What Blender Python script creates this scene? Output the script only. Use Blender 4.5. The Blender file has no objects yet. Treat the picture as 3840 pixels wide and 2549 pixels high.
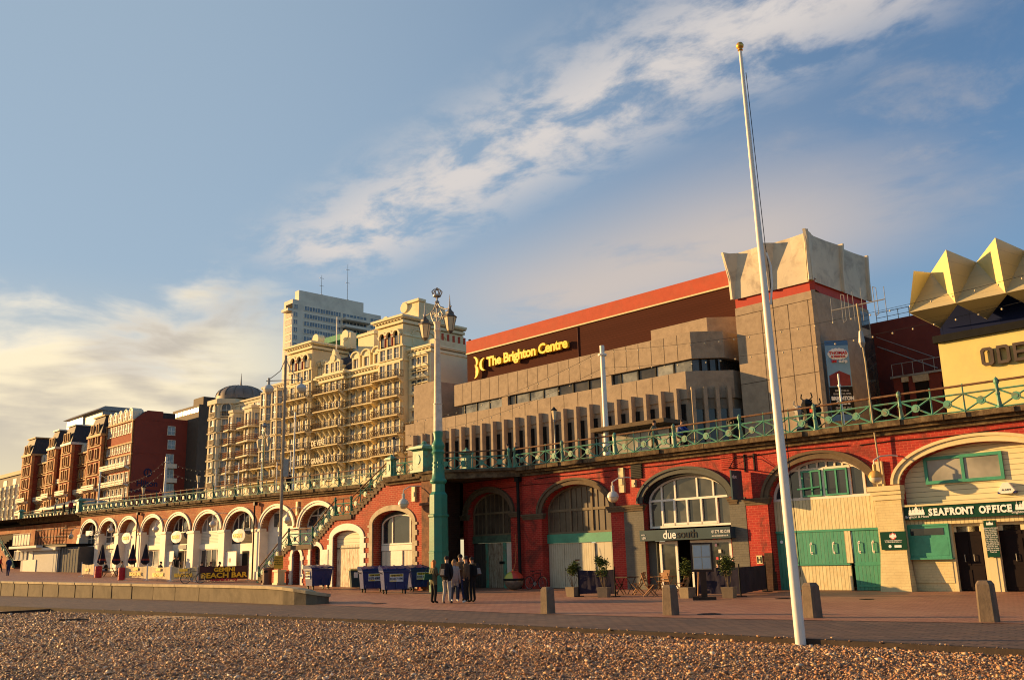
import bpy, bmesh, math, random
import numpy as np
from mathutils import Vector, Matrix
random.seed(11)
rad=math.radians
SC=bpy.context.scene; COL=SC.collection
# ---------------------------------------------------------------- camera
EYE=1.7; FPX=3470.; PITCH=rad(13.2); ROLL=rad(-1.52)
Fw=Vector((0,math.cos(PITCH),math.sin(PITCH))); R0=Vector((1,0,0)); U0=Vector((0,-math.sin(PITCH),math.cos(PITCH)))
RX=R0*math.cos(ROLL)+U0*math.sin(ROLL); UP=-R0*math.sin(ROLL)+U0*math.cos(ROLL)
CAMP=Vector((0,0,EYE))
cd=bpy.data.cameras.new('camera'); cam=bpy.data.objects.new('camera',cd); COL.objects.link(cam)
M=Matrix.Identity(4)
for i in range(3): M[i][0]=RX[i]; M[i][1]=UP[i]; M[i][2]=-Fw[i]; M[i][3]=CAMP[i]
cam.matrix_world=M; cd.sensor_width=36; cd.lens=36*FPX/3840; cd.clip_end=6000; cd.clip_start=.1
SC.camera=cam
# ---------------------------------------------------------------- light
SUN_AZ=rad(110); SUN_EL=rad(10.5)      # azimuth the light travels towards, clockwise from +Y
trav=Vector((math.sin(SUN_AZ)*math.cos(SUN_EL),math.cos(SUN_AZ)*math.cos(SUN_EL),-math.sin(SUN_EL)))
sl=bpy.data.lights.new('sun','SUN'); sl.energy=5.0; sl.angle=rad(.55); sl.color=(1,.59,.22)
so=bpy.data.objects.new('sun',sl); COL.objects.link(so); so.rotation_euler=(-trav).to_track_quat('Z','Y').to_euler()
w=bpy.data.worlds.new('World'); SC.world=w; w.use_nodes=True
STR=.10; EXPO=.92
def sky_world():
    nt=w.node_tree; N=nt.nodes; L=nt.links; N.clear()
    out=N.new('ShaderNodeOutputWorld'); bg=N.new('ShaderNodeBackground'); L.new(bg.outputs[0],out.inputs[0])
    sky=N.new('ShaderNodeTexSky'); sky.sky_type='NISHITA'; sky.sun_disc=False
    sky.sun_elevation=SUN_EL; sky.sun_rotation=SUN_AZ+math.pi; sky.air_density=1.; sky.dust_density=.7; sky.ozone_density=3.0
    bg.inputs[1].default_value=STR
    def math_(op,a,b=None,c=None):
        n=N.new('ShaderNodeMath'); n.operation=op
        for i,x in enumerate((a,b,c)):
            if x is None: continue
            if isinstance(x,(int,float)): n.inputs[i].default_value=x
            else: L.new(x,n.inputs[i])
        return n.outputs[0]
    def ramp(v,a,b,ca=0.,cb=1.):
        n=N.new('ShaderNodeMapRange'); n.interpolation_type='SMOOTHSTEP'; L.new(v,n.inputs[0])
        n.inputs[1].default_value=a;n.inputs[2].default_value=b;n.inputs[3].default_value=ca;n.inputs[4].default_value=cb
        return n.outputs[0]
    def mix(f,a,b):
        n=N.new('ShaderNodeMix'); n.data_type='RGBA'
        if isinstance(f,(int,float)): n.inputs[0].default_value=f
        else: L.new(f,n.inputs[0])
        for s,x in ((6,a),(7,b)):
            if isinstance(x,tuple): n.inputs[s].default_value=(*x,1)
            else: L.new(x,n.inputs[s])
        return n.outputs[2]
    tc=N.new('ShaderNodeTexCoord'); sep=N.new('ShaderNodeSeparateXYZ'); L.new(tc.outputs['Generated'],sep.inputs[0])
    x,y,z=sep.outputs
    zc=math_('MAXIMUM',z,.01)
    # cloud deck plane coordinates
    d=math_('ADD',zc,.09)
    cxv=math_('DIVIDE',x,d); cyv=math_('DIVIDE',y,d)
    comb=N.new('ShaderNodeCombineXYZ'); L.new(cxv,comb.inputs[0]); L.new(cyv,comb.inputs[1])
    def band(ax,ay,c,wd,lo,hi,scale,det,dist,off,t0,t1,along):
        # streak of cirrus: a soft band on the cloud deck times stretched fractal noise
        n=N.new('ShaderNodeVectorRotate'); n.rotation_type='Z_AXIS'; n.inputs['Angle'].default_value=along; L.new(comb.outputs[0],n.inputs[0])
        mp=N.new('ShaderNodeMapping'); L.new(n.outputs[0],mp.inputs[0]); mp.inputs[1].default_value=off; mp.inputs[3].default_value=(scale,scale*1.35,1)
        no=N.new('ShaderNodeTexNoise'); L.new(mp.outputs[0],no.inputs[0]); no.inputs['Scale'].default_value=1; no.inputs['Detail'].default_value=det; no.inputs['Roughness'].default_value=.62; no.inputs['Distortion'].default_value=dist
        s2=N.new('ShaderNodeSeparateXYZ'); L.new(n.outputs[0],s2.inputs[0])
        dd=math_('ABSOLUTE',math_('SUBTRACT',s2.outputs[1],c))
        m=ramp(dd,wd,0)
        al=math_('MULTIPLY',ramp(s2.outputs[0],lo[0],lo[1]),ramp(s2.outputs[0],hi[1],hi[0]))
        return math_('MULTIPLY',math_('MULTIPLY',m,al),ramp(no.outputs[0],t0,t1))
    K=1/(STR*2**EXPO)
    streak=band(0,0,1.27,.30,(-2.2,-1.9),(-.5,-.3),5.4,13,.22,(6.3,2.9,0),.36,.60,rad(45))
    veil=band(0,0,2.02,.60,(-2.3,-1.7),(-1.2,-.4),1.5,9,.3,(7.3,2.2,0),.22,.50,rad(45))
    wisps=band(0,0,1.75,.75,(-1.1,-.7),(.2,.6),2.4,9,.4,(1.3,5.2,0),.46,.70,rad(45))
    # low cumulus bank towards the sun, in direction space
    mp=N.new('ShaderNodeMapping'); L.new(tc.outputs['Generated'],mp.inputs[0]); mp.inputs[3].default_value=(6.,6.,17); mp.inputs[1].default_value=(.9,.2,.75)
    no=N.new('ShaderNodeTexNoise'); L.new(mp.outputs[0],no.inputs[0]); no.inputs['Scale'].default_value=1; no.inputs['Detail'].default_value=9; no.inputs['Roughness'].default_value=.55; no.inputs['Distortion'].default_value=.4
    wst=ramp(x,-.16,-.36)
    lim=math_('ADD',math_('MULTIPLY',no.outputs[0],.30),.105)
    bank=math_('MULTIPLY',math_('MULTIPLY',ramp(math_('SUBTRACT',lim,z),-.02,.045),wst),ramp(z,.03,.17,.25,1.))
    # warm glow on the sun side
    S_=(-trav).normalized()
    dp=N.new('ShaderNodeVectorMath'); dp.operation='DOT_PRODUCT'; L.new(tc.outputs['Generated'],dp.inputs[0]); dp.inputs[1].default_value=S_
    sunny=ramp(dp.outputs['Value'],-.1,.85)
    def vs(c,k=K): return tuple(v*k for v in c)
    ab=ramp(z,.02,.5)
    # haze thins upwards: real skies grade to grey-gold by the sun
    base=sky.outputs[0]
    base=mix(math_('MULTIPLY',ramp(z,.40,.0),.34),base,vs((.47,.49,.48)))
    base=mix(math_('MULTIPLY',ramp(dp.outputs['Value'],-.15,.75),.80),base,mix(ramp(z,.05,.30),vs((1.15,.88,.42)),vs((.37,.47,.56))))
    base=mix(math_('MULTIPLY',streak,.92),base,vs((.74,.68,.64)))
    base=mix(math_('MULTIPLY',wisps,.5),base,vs((.50,.47,.47)))
    base=mix(math_('MULTIPLY',veil,.85),base,vs((.66,.56,.49)))
    no2=N.new('ShaderNodeTexNoise'); mp2=N.new('ShaderNodeMapping'); L.new(tc.outputs['Generated'],mp2.inputs[0]); mp2.inputs[3].default_value=(5,5,22); mp2.inputs[1].default_value=(.1,.6,.1); L.new(mp2.outputs[0],no2.inputs[0]); no2.inputs['Scale'].default_value=1; no2.inputs['Detail'].default_value=7
    shade=ramp(no2.outputs[0],.40,.60)
    ccol=mix(shade,vs((.60,.53,.44)),vs((1.05,.90,.62)))
    edge=ramp(math_('SUBTRACT',lim,z),.06,.0)
    ccol=mix(math_('MULTIPLY',edge,.65),ccol,vs((1.1,.98,.80)))
    base=mix(math_('MULTIPLY',bank,.92),base,ccol)
    L.new(base,bg.inputs[0])
    return None
sky_world()
SC.view_settings.view_transform='Standard'; SC.view_settings.look='None'; SC.view_settings.exposure=EXPO; SC.view_settings.gamma=1
SC.cycles.max_bounces=5; SC.cycles.diffuse_bounces=3; SC.cycles.glossy_bounces=2; SC.cycles.transparent_max_bounces=8
SC.cycles.use_denoising=True; SC.cycles.filter_width=1.1
# ---------------------------------------------------------------- helpers
def ray(px,py): return (px-1920)*RX-(py-1274.5)*UP+FPX*Fw
def G(px,py,z=0.):
    d=ray(px,py); return CAMP+d*((z-EYE)/d.z)
AZ=rad(-45.7)
class Fr:
    """a street-aligned frame: u along the facades, y away from the beach, z up"""
    def __init__(s,D=None,p=None,az=AZ):
        s.az=az; s.x=Vector((math.cos(az),math.sin(az),0)); s.y=Vector((-math.sin(az),math.cos(az),0))
        s.p=Vector(p) if p else s.y*D
        s.p.z=0
    def q(s,px,py,y=0.):
        d=ray(px,py); t=(y-(CAMP-s.p).dot(s.y))/d.dot(s.y); P=CAMP+d*t
        return ((P-s.p).dot(s.x),P.z)
    def w(s,u,y=0.,z=0.): return s.p+s.x*u+s.y*y+Vector((0,0,z))
    def loc(s,P): v=P-s.p; return (v.dot(s.x),v.dot(s.y))
def solve_az(x1,y1,x2,y2):
    n=ray(x1,y1).cross(ray(x2,y2)); d=n.cross(Vector((0,0,1)))
    if d.x<0: d=-d
    return math.atan2(d.y,d.x)
OFF={}
class MB:
    def __init__(s): s.v=[];s.f=[];s.m=[];s.M=None
    def add(s,vs,fs,mi=0):
        b=len(s.v)
        s.v+= [tuple(s.M@Vector(v)) for v in vs] if s.M else [tuple(v) for v in vs]
        for f in fs: s.f.append([b+i for i in f]); s.m.append(mi)
        return s
    def box(s,x0,x1,y0,y1,z0,z1,mi=0):
        return s.add([(x0,y0,z0),(x1,y0,z0),(x1,y1,z0),(x0,y1,z0),(x0,y0,z1),(x1,y0,z1),(x1,y1,z1),(x0,y1,z1)],
          [(3,2,1,0),(4,5,6,7),(0,1,5,4),(1,2,6,5),(2,3,7,6),(3,0,4,7)],mi)
    def hexa(s,b,t,mi=0):
        n=len(b); return s.add(list(b)+list(t),[tuple(range(n))[::-1],tuple(range(n,2*n))]+[(i,(i+1)%n,n+(i+1)%n,n+i) for i in range(n)],mi)
    def prism(s,pts,y0,y1,mi=0):          # polygon in x,z pushed from y0 to y1
        n=len(pts); return s.add([(a,y0,b) for a,b in pts]+[(a,y1,b) for a,b in pts],[tuple(range(n)),tuple(range(n,2*n))[::-1]]+[(i,n+i,n+(i+1)%n,(i+1)%n) for i in range(n)],mi)
    def slab(s,pts,z0,z1,mi=0):           # polygon in x,y pushed from z0 to z1
        return s.hexa([(a,b,z0) for a,b in pts],[(a,b,z1) for a,b in pts],mi)
    def poly(s,pts,mi=0): return s.add(pts,[tuple(range(len(pts)))],mi)
    def tube(s,p,q,r0,r1=None,n=8,mi=0,cap=True):
        p=Vector(p);q=Vector(q); r1=r0 if r1 is None else r1
        d=(q-p); 
        if d.length<1e-6: return s
        d.normalize(); a=d.orthogonal().normalized(); b=d.cross(a)
        if n==4: a,b=(a+b).normalized(),(b-a).normalized()
        c=[a*math.cos(2*math.pi*i/n)+b*math.sin(2*math.pi*i/n) for i in range(n)]
        f=[(i,(i+1)%n,n+(i+1)%n,n+i) for i in range(n)]
        if cap: f+=[tuple(range(n))[::-1],tuple(range(n,2*n))]
        return s.add([p+x*r0 for x in c]+[q+x*r1 for x in c],f,mi)
    def path(s,pts,r,n=6,mi=0):
        for a,b in zip(pts,pts[1:]): s.tube(a,b,r,r,n,mi)
        return s
    def lathe(s,prof,n=16,c=(0,0,0),mi=0,ph=0.):
        vs=[];fs=[];k=len(prof)
        for r,z in prof:
            for i in range(n):
                a=2*math.pi*i/n+ph; vs.append((c[0]+r*math.cos(a),c[1]+r*math.sin(a),c[2]+z))
        for j in range(k-1):
            for i in range(n): fs.append((j*n+i,j*n+(i+1)%n,(j+1)*n+(i+1)%n,(j+1)*n+i))
        fs.append(tuple(range(n))[::-1]); fs.append(tuple((k-1)*n+i for i in range(n)))
        return s.add(vs,fs,mi)
    def ball(s,c,r,n=10,mi=0,sz=1.,z0=-1,z1=1):
        k=max(4,n//2); pr=[]
        for i in range(k+1):
            a=math.asin(z0)+(math.asin(z1)-math.asin(z0))*i/k; pr.append((max(1e-3,r*math.cos(a)),r*sz*math.sin(a)))
        return s.lathe(pr,n,c,mi)
    def build(s,name,mats,parent=None,smooth=False,fix=True,loc=None,rz=0.):
        me=bpy.data.meshes.new(name)
        off=Vector((0,0,0))
        if parent is not None: off=OFF.get(parent.name,off)
        vs=s.v if off.length==0 else [(a-off.x,b-off.y,c-off.z) for a,b,c in s.v]
        me.from_pydata(vs,[],s.f)
        if not isinstance(mats,(list,tuple)): mats=[mats]
        for m in mats: me.materials.append(m)
        if len(mats)>1: me.polygons.foreach_set('material_index',s.m)
        if fix:
            bm=bmesh.new(); bm.from_mesh(me); bmesh.ops.recalc_face_normals(bm,faces=bm.faces); bm.to_mesh(me); bm.free()
        if smooth:
            me.polygons.foreach_set('use_smooth',[True]*len(me.polygons))
            try: me.set_sharp_from_angle(angle=rad(38))
            except Exception: pass
        me.update()
        o=bpy.data.objects.new(name,me); COL.objects.link(o)
        if parent is not None: o.parent=parent; OFF[o.name]=off.copy()
        if loc is not None: o.location=loc
        if rz: o.rotation_euler.z=rz
        return o
def tag(o,label=None,cat=None,group=None,kind=None):
    for k,v in (('label',label),('category',cat),('group',group),('kind',kind)):
        if v: o[k]=v
    return o
def empty(name,loc,rz=0.,label=None,cat=None,group=None):
    o=bpy.data.objects.new(name,None); COL.objects.link(o); o.location=loc; o.rotation_euler.z=rz; o.empty_display_size=.3
    return tag(o,label,cat,group)
def fthing(fr,name,u,y,z,label,cat,group=None):     # a thing whose parts are written in frame coordinates
    o=empty(name,fr.w(u,y,z),fr.az,label,cat,group); OFF[o.name]=Vector((u,y,z)); return o
def kids(o): return [c for c in bpy.data.objects if c.parent==o]
CH={}
def copytree(o,parent=None,loc=None,rz=None,label=None,group=None):
    c=o.copy(); COL.objects.link(c); c.parent=parent
    if loc is not None: c.location=loc
    if rz is not None: c.rotation_euler.z=rz
    if label: c['label']=label
    if group: c['group']=group
    if o.name not in CH: CH[o.name]=kids(o)
    for k in CH[o.name]: copytree(k,c)
    return c
def text(s,size,mat,parent,name='lettering',u=0,y=0,z=0,depth=.02,align='LEFT',bold=0.,sx=1.,rot=0.,shear=0.,space=1.,M3=None):
    c=bpy.data.curves.new('t','FONT'); c.body=s; c.size=size; c.extrude=depth; c.offset=bold; c.align_x=align; c.shear=shear; c.space_character=space; c.resolution_u=3
    t=bpy.data.objects.new('t',c); COL.objects.link(t); bpy.context.view_layer.update()
    me=bpy.data.meshes.new_from_object(t); bpy.data.objects.remove(t); bpy.data.curves.remove(c)
    off=OFF.get(parent.name,Vector((0,0,0))) if parent is not None else Vector((0,0,0))
    T=Matrix.Translation(Vector((u,y,z))-off)@(M3 if M3 is not None else Matrix.Identity(4))@Matrix.Rotation(-rot,4,'Y')@Matrix.Rotation(rad(90),4,'X')@Matrix.Scale(sx,4,(1,0,0))
    me.transform(T); me.materials.clear(); me.materials.append(mat)
    o=bpy.data.objects.new(name,me); COL.objects.link(o)
    if parent is not None: o.parent=parent; OFF[o.name]=off.copy()
    return o
# ---------------------------------------------------------------- materials
def nodes(name):
    m=bpy.data.materials.new(name); m.use_nodes=True; nt=m.node_tree; b=nt.nodes['Principled BSDF']; return m,nt,b
def lk(nt,a,b): nt.links.new(a,b)
def c4(c): return (c[0],c[1],c[2],1)
def scl(c,k): return tuple(min(1,x*k) for x in c)
def noise(nt,scale,det=4,rough=.6,vec=None,dist=0.):
    n=nt.nodes.new('ShaderNodeTexNoise'); n.inputs['Scale'].default_value=scale; n.inputs['Detail'].default_value=det; n.inputs['Roughness'].default_value=rough; n.inputs['Distortion'].default_value=dist
    if vec is None:
        t=nt.nodes.new('ShaderNodeTexCoord'); vec=t.outputs['Object']
    lk(nt,vec,n.inputs[0]); return n.outputs[0]
def rampn(nt,v,stops):
    r=nt.nodes.new('ShaderNodeValToRGB'); lk(nt,v,r.inputs[0]); e=r.color_ramp.elements
    while len(e)<len(stops): e.new(.5)
    for i,(p,c) in enumerate(stops): e[i].position=p; e[i].color=c4(c)
    return r.outputs[0]
def mixc(nt,f,a,b,mode='MIX'):
    n=nt.nodes.new('ShaderNodeMix'); n.data_type='RGBA'; n.blend_type=mode
    if isinstance(f,(int,float)): n.inputs[0].default_value=f
    else: lk(nt,f,n.inputs[0])
    for s,x in ((6,a),(7,b)):
        if isinstance(x,tuple): n.inputs[s].default_value=c4(x)
        else: lk(nt,x,n.inputs[s])
    return n.outputs[2]
def bumpn(nt,b,h,st,dist=.02):
    n=nt.nodes.new('ShaderNodeBump'); n.inputs['Strength'].default_value=st; n.inputs['Distance'].default_value=dist; lk(nt,h,n.inputs['Height']); lk(nt,n.outputs[0],b.inputs['Normal'])
def uv(nt,sx=1.,sz=1.,plan=False):      # (x+y, z) of the object's own coordinates, or (x, y) for flat ground
    t=nt.nodes.new('ShaderNodeTexCoord'); s=nt.nodes.new('ShaderNodeSeparateXYZ'); lk(nt,t.outputs['Object'],s.inputs[0])
    c=nt.nodes.new('ShaderNodeCombineXYZ')
    if plan: lk(nt,s.outputs[0],c.inputs[0]); lk(nt,s.outputs[1],c.inputs[1])
    else:
        a=nt.nodes.new('ShaderNodeMath'); lk(nt,s.outputs[0],a.inputs[0]); lk(nt,s.outputs[1],a.inputs[1]); lk(nt,a.outputs[0],c.inputs[0]); lk(nt,s.outputs[2],c.inputs[1])
    return c.outputs[0]
def mat(name,col,rough=.8,var=.18,scale=2.5,col2=None,bump=.15,bs=30,metal=0.,stain=None,st=.5,emit=None):
    m,nt,b=nodes(name)
    a=scl(col,1-var); c=col2 or scl(col,1+var)
    col_=rampn(nt,noise(nt,scale,6,.65),[(.3,a),(.7,c)])
    if stain:
        col_=mixc(nt,mathn(nt,'MULTIPLY',rampn(nt,noise(nt,scale*.6,8,.7,dist=.6),[(.48,(0,0,0)),(.68,(1,1,1))]),st),col_,stain)
    lk(nt,col_,b.inputs['Base Color']); b.inputs['Roughness'].default_value=rough; b.inputs['Metallic'].default_value=metal; b.inputs['Specular IOR Level'].default_value=.12 if max(col)<.12 and not metal else .3
    if bump: bumpn(nt,b,noise(nt,bs,4),bump)
    if emit: b.inputs['Emission Color'].default_value=c4(emit[0]); b.inputs['Emission Strength'].default_value=emit[1]
    return m
def mathn(nt,op,a,b=None):
    n=nt.nodes.new('ShaderNodeMath'); n.operation=op
    for i,x in enumerate((a,b)):
        if x is None: continue
        if isinstance(x,(int,float)): n.inputs[i].default_value=x
        else: lk(nt,x,n.inputs[i])
    return n.outputs[0]
def brick(name,c1,c2,mortar,bw=.45,bh=.15,ms=.02,rough=.85,stain=None,st=.6,plan=False,off=.5,bump=.5,ss=.8):
    m,nt,b=nodes(name); v=uv(nt,plan=plan)
    t=nt.nodes.new('ShaderNodeTexBrick'); lk(nt,v,t.inputs[0])
    t.inputs['Scale'].default_value=1; t.inputs['Color1'].default_value=c4(c1); t.inputs['Color2'].default_value=c4(c2); t.inputs['Mortar'].default_value=c4(mortar)
    t.inputs['Mortar Size'].default_value=ms; t.inputs['Brick Width'].default_value=bw; t.inputs['Row Height'].default_value=bh; t.offset=off
    col=mixc(nt,rampn(nt,noise(nt,ss*3,6,.7),[(.35,(0,0,0)),(.75,(.55,.55,.55))]),t.outputs[0],scl(c1,.6))
    if stain: col=mixc(nt,mathn(nt,'MULTIPLY',rampn(nt,noise(nt,ss,8,.72,dist=.8),[(.5,(0,0,0)),(.66,(1,1,1))]),st),col,stain)
    lk(nt,col,b.inputs['Base Color']); b.inputs['Roughness'].default_value=rough; b.inputs['Specular IOR Level'].default_value=.2
    h=mathn(nt,'SUBTRACT',mathn(nt,'MULTIPLY',noise(nt,25,3),.5),t.outputs['Fac']); bumpn(nt,b,h,bump,.015)
    return m
def boards(name,col,wd=.14,horiz=False,rough=.6,stain=None,st=.5,var=.1,groove=.35):
    m,nt,b=nodes(name); v=uv(nt)
    t=nt.nodes.new('ShaderNodeTexBrick'); t.offset=0
    if horiz: t.inputs['Brick Width'].default_value=400; t.inputs['Row Height'].default_value=wd; t.offset=.37
    else: t.inputs['Brick Width'].default_value=wd; t.inputs['Row Height'].default_value=400
    mp=nt.nodes.new('ShaderNodeMapping'); mp.inputs[1].default_value=(100,0 if horiz else 100,0); lk(nt,v,mp.inputs[0]); lk(nt,mp.outputs[0],t.inputs[0])
    t.inputs['Scale'].default_value=1; t.inputs['Color1'].default_value=c4(scl(col,1-var)); t.inputs['Color2'].default_value=c4(scl(col,1+var)); t.inputs['Mortar'].default_value=c4(scl(col,groove)); t.inputs['Mortar Size'].default_value=.011; t.inputs['Mortar Smooth'].default_value=.2
    c=t.outputs[0]
    if stain:
        mp2=nt.nodes.new('ShaderNodeMapping'); mp2.inputs[3].default_value=(5,1.2,1); lk(nt,v,mp2.inputs[0])
        c=mixc(nt,mathn(nt,'MULTIPLY',rampn(nt,noise(nt,1.6,9,.75,vec=mp2.outputs[0]),[(.45,(0,0,0)),(.62,(1,1,1))]),st),c,stain)
    lk(nt,c,b.inputs['Base Color']); b.inputs['Roughness'].default_value=rough if max(col)>.1 else .9; b.inputs['Specular IOR Level'].default_value=.08 if max(col)<.1 else .3
    bumpn(nt,b,mathn(nt,'SUBTRACT',1.,t.outputs['Fac']),.6,.012)
    return m
def glass(name,col=(.02,.025,.03),rough=.06,spec=.7,tint=None):
    m,nt,b=nodes(name)
    c=rampn(nt,noise(nt,.7,3,.6),[(.3,scl(col,.6)),(.7,tint or scl(col,1.8))]); lk(nt,c,b.inputs['Base Color'])
    b.inputs['Roughness'].default_value=rough; b.inputs['Specular IOR Level'].default_value=spec
    bumpn(nt,b,noise(nt,1.3,2),.04,.05)
    return m
# ---------------------------------------------------------------- palette
M_={}
M_['brick_red']=brick('painted_red_brick',(.46,.036,.025),(.33,.024,.018),(.48,.10,.06),.32,.105,.014,.7,stain=(.09,.025,.018),st=.9,ss=.8)
M_['brick_left']=brick('weathered_brick',(.36,.10,.04),(.25,.055,.028),(.40,.21,.10),.34,.13,.018,.85,stain=(.5,.36,.18),st=.5,ss=.7)
M_['brick_stair']=brick('stair_brick',(.42,.055,.028),(.30,.035,.02),(.48,.20,.11),.34,.12,.016,.8,stain=(.13,.07,.03),st=.55,ss=.45)
M_['brick_dark']=brick('dark_brown_brick',(.07,.035,.02),(.045,.02,.014),(.08,.05,.03),.32,.105,.012,.85,stain=(.02,.014,.01),st=.6)  # much darker brick for the return wall and a buttress
M_['brick_grey']=brick('grey_painted_brick',(.16,.15,.12),(.14,.13,.105),(.12,.115,.095),.32,.105,.01,.7,stain=(.07,.07,.06),st=.4)
M_['cream']=mat('cream_paint',(.66,.55,.30),.55,.06,1.2,bump=.25,bs=9,stain=(.42,.32,.16),st=.35)
M_['cream_brick']=brick('cream_painted_brick',(.70,.58,.30),(.67,.55,.28),(.60,.49,.25),.32,.105,.009,.55,stain=(.45,.34,.16),st=.4,ss=.5)
M_['white_paint']=mat('white_paint',(.74,.68,.56),.6,.07,1.5,bump=.2,bs=14,stain=(.38,.3,.2),st=.35)
M_['white_board']=boards('white_board_door',(.66,.60,.46),.13,stain=(.22,.16,.1),st=.25)
M_['cream_board']=boards('cream_board',(.66,.58,.33),.16,var=.05,groove=.4,stain=(.42,.30,.13),st=.5)
M_['clap']=boards('cream_clapboard',(.70,.62,.36),.2,horiz=True,var=.03,groove=.4)
M_['green_board']=boards('green_board_door',(.055,.27,.17),.16,var=.08,groove=.4,rough=.4,stain=(.12,.30,.20),st=.5)
M_['green_paint']=mat('green_paint',(.06,.29,.18),.38,.12,2,bump=.15,stain=(.03,.13,.09),st=.4)
M_['rail_green']=mat('railing_green_paint',(.10,.30,.20),.45,.16,4,bump=.3,bs=30,stain=(.24,.08,.03),st=.85)
M_['rail_sunlit']=mat('railing_green_sunlit',(.34,.44,.28),.5,.18,4,bump=.3,bs=30,stain=(.30,.14,.06),st=.6)  # paler copy of the railing green, sunlight painted into the colour
M_['post_dark']=mat('post_dark_green_paint',(.035,.15,.10),.42,.2,4,bump=.2)
M_['rust']=mat('rusty_handrail',(.13,.055,.025),.8,.35,5,col2=(.22,.12,.06),bump=.4)
M_['stone_dark']=mat('sooty_stone_cornice',(.05,.036,.024),.9,.4,3,col2=(.16,.11,.06),bump=.9,bs=7,stain=(.30,.23,.13),st=.5)
M_['stone_ring']=mat('brown_stone_surround',(.12,.085,.05),.85,.25,3,bump=.4,bs=12)
M_['grey_ring']=mat('dark_grey_painted_surround',(.075,.08,.07),.45,.15,2,bump=.2)
M_['grey_blue']=mat('blue_grey_sign_paint',(.045,.075,.085),.4,.1,2,bump=0)
M_['pale_stone']=mat('pale_stone_surround',(.45,.38,.25),.8,.2,3,bump=.3,bs=14,stain=(.22,.17,.1),st=.4)
M_['black']=mat('black_paint',(.012,.012,.012),.5,.2,2,bump=0)
M_['inside']=mat('dark_interior',(.015,.012,.01),.9,.3,1,bump=0)
M_['glass']=glass('dark_glass'); M_['glass_b']=glass('brown_wired_glass',(.055,.042,.028),.35,.4,(.12,.09,.06))
M_['glass_w']=glass('pale_curtained_glass',(.10,.11,.11),.12,.6,(.32,.33,.30))
M_['metal']=mat('grey_galvanised_metal',(.30,.29,.26),.45,.15,5,metal=.4,bump=.1)
M_['white_metal']=mat('white_painted_metal',(.78,.74,.64),.35,.05,4,bump=.05)
M_['conc']=mat('brown_aggregate_concrete',(.235,.175,.115),.9,.14,1.2,bump=.6,bs=10,stain=(.15,.11,.075),st=.45)
M_['kerbstone']=mat('concrete_sea_wall',(.15,.12,.078),.9,.18,1.3,bump=.35,bs=12,stain=(.07,.055,.035),st=.75)
M_['coping']=mat('weathered_coping_stone',(.40,.32,.19),.85,.15,2,bump=.4,bs=10,stain=(.18,.13,.08),st=.5)
M_['pave']=brick('red_block_paving',(.46,.225,.13),(.34,.155,.09),(.13,.07,.045),.42,.21,.014,.6,plan=True,bump=.6,stain=(.44,.26,.15),st=.5,ss=.14)
M_['path']=brick('grey_block_path',(.21,.13,.088),(.11,.082,.068),(.045,.036,.03),.40,.20,.02,.75,plan=True,bump=.8,stain=(.22,.16,.11),st=.35,ss=.2)
M_['asphalt']=mat('asphalt',(.05,.05,.05),.9,.2,3)
M_['ground']=mat('far_ground',(.16,.12,.08),.95,.2,.3)
# ---------------------------------------------------------------- ground
BF=Fr(p=(.02,53.15,0))
def gz(u): return .0234*max(0.,-u-6)
def tz(u): return 6.12+.0165*max(0.,-u-6)          # top of the arcade brickwork
def dz(u): return tz(u)+.50                        # top of the stone edge = promenade deck
def gpt(px,py): return BF.loc(G(px,py,0.))
mb=MB(); mb.add([(-2500,-2500,-.6),(2500,-2500,-.6),(2500,3500,-.6),(-2500,3500,-.6)],[(0,1,2,3)])
tag(mb.build('ground',M_['ground']),kind='structure')
# sea wall front line (frame coordinates) with top heights
WL=[(-120,-16.6,2.3),(-80,-16.4,1.5),(-36.2,-16.1,.99),(-12.5,-15.3,.80),(-4,-15.5,.78),(.3,-15.7,.76)]
WL+=[(1.8,-15.8,.72),(2.6,-15.75,.66),(3.2,-15.55,.58),(3.55,-15.25,.50),(3.6,-14.9,.44),(3.3,-14.5,.40),(2.6,-14.05,.37),(1.8,-13.6,.35)]
def wfront(u):
    if u>3.9: 
        t=[(3.9,-15.4),(16.2,-16.2),(23.1,-15.9),(30.6,-14.5),(60,-9)]
    else: t=[(a,b) for a,b,c in WL[:6]]+[(3.9,-15.4)]
    for (a,b),(c,d) in zip(t,t[1:]):
        if a<=u<=c: return b+(d-b)*(u-a)/(c-a)
    return t[0][1] if u<t[0][0] else t[-1][1]
def strip(us,f0,f1,zf,nv,name,m,kind='structure',zj=0.):
    vs=[];fs=[]
    for u in us:
        a,b=f0(u),f1(u)
        for j in range(nv+1):
            y=a+(b-a)*j/nv; vs.append((u,y,zf(u,y)))
    n=nv+1
    for i in range(len(us)-1):
        for j in range(nv): fs.append((i*n+j,(i+1)*n+j,(i+1)*n+j+1,i*n+j+1))
    mb=MB(); mb.add(vs,fs); o=mb.build(name,m,loc=BF.p,rz=AZ,smooth=True,fix=False); return tag(o,kind=kind)
us=[-300+ k*2 for k in range(190)]
strip(us,lambda u:wfront(u)+(.3 if u<3 else 0),lambda u:4.,lambda u,y:gz(u)+.008,4,'promenade',M_['pave'])
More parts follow.
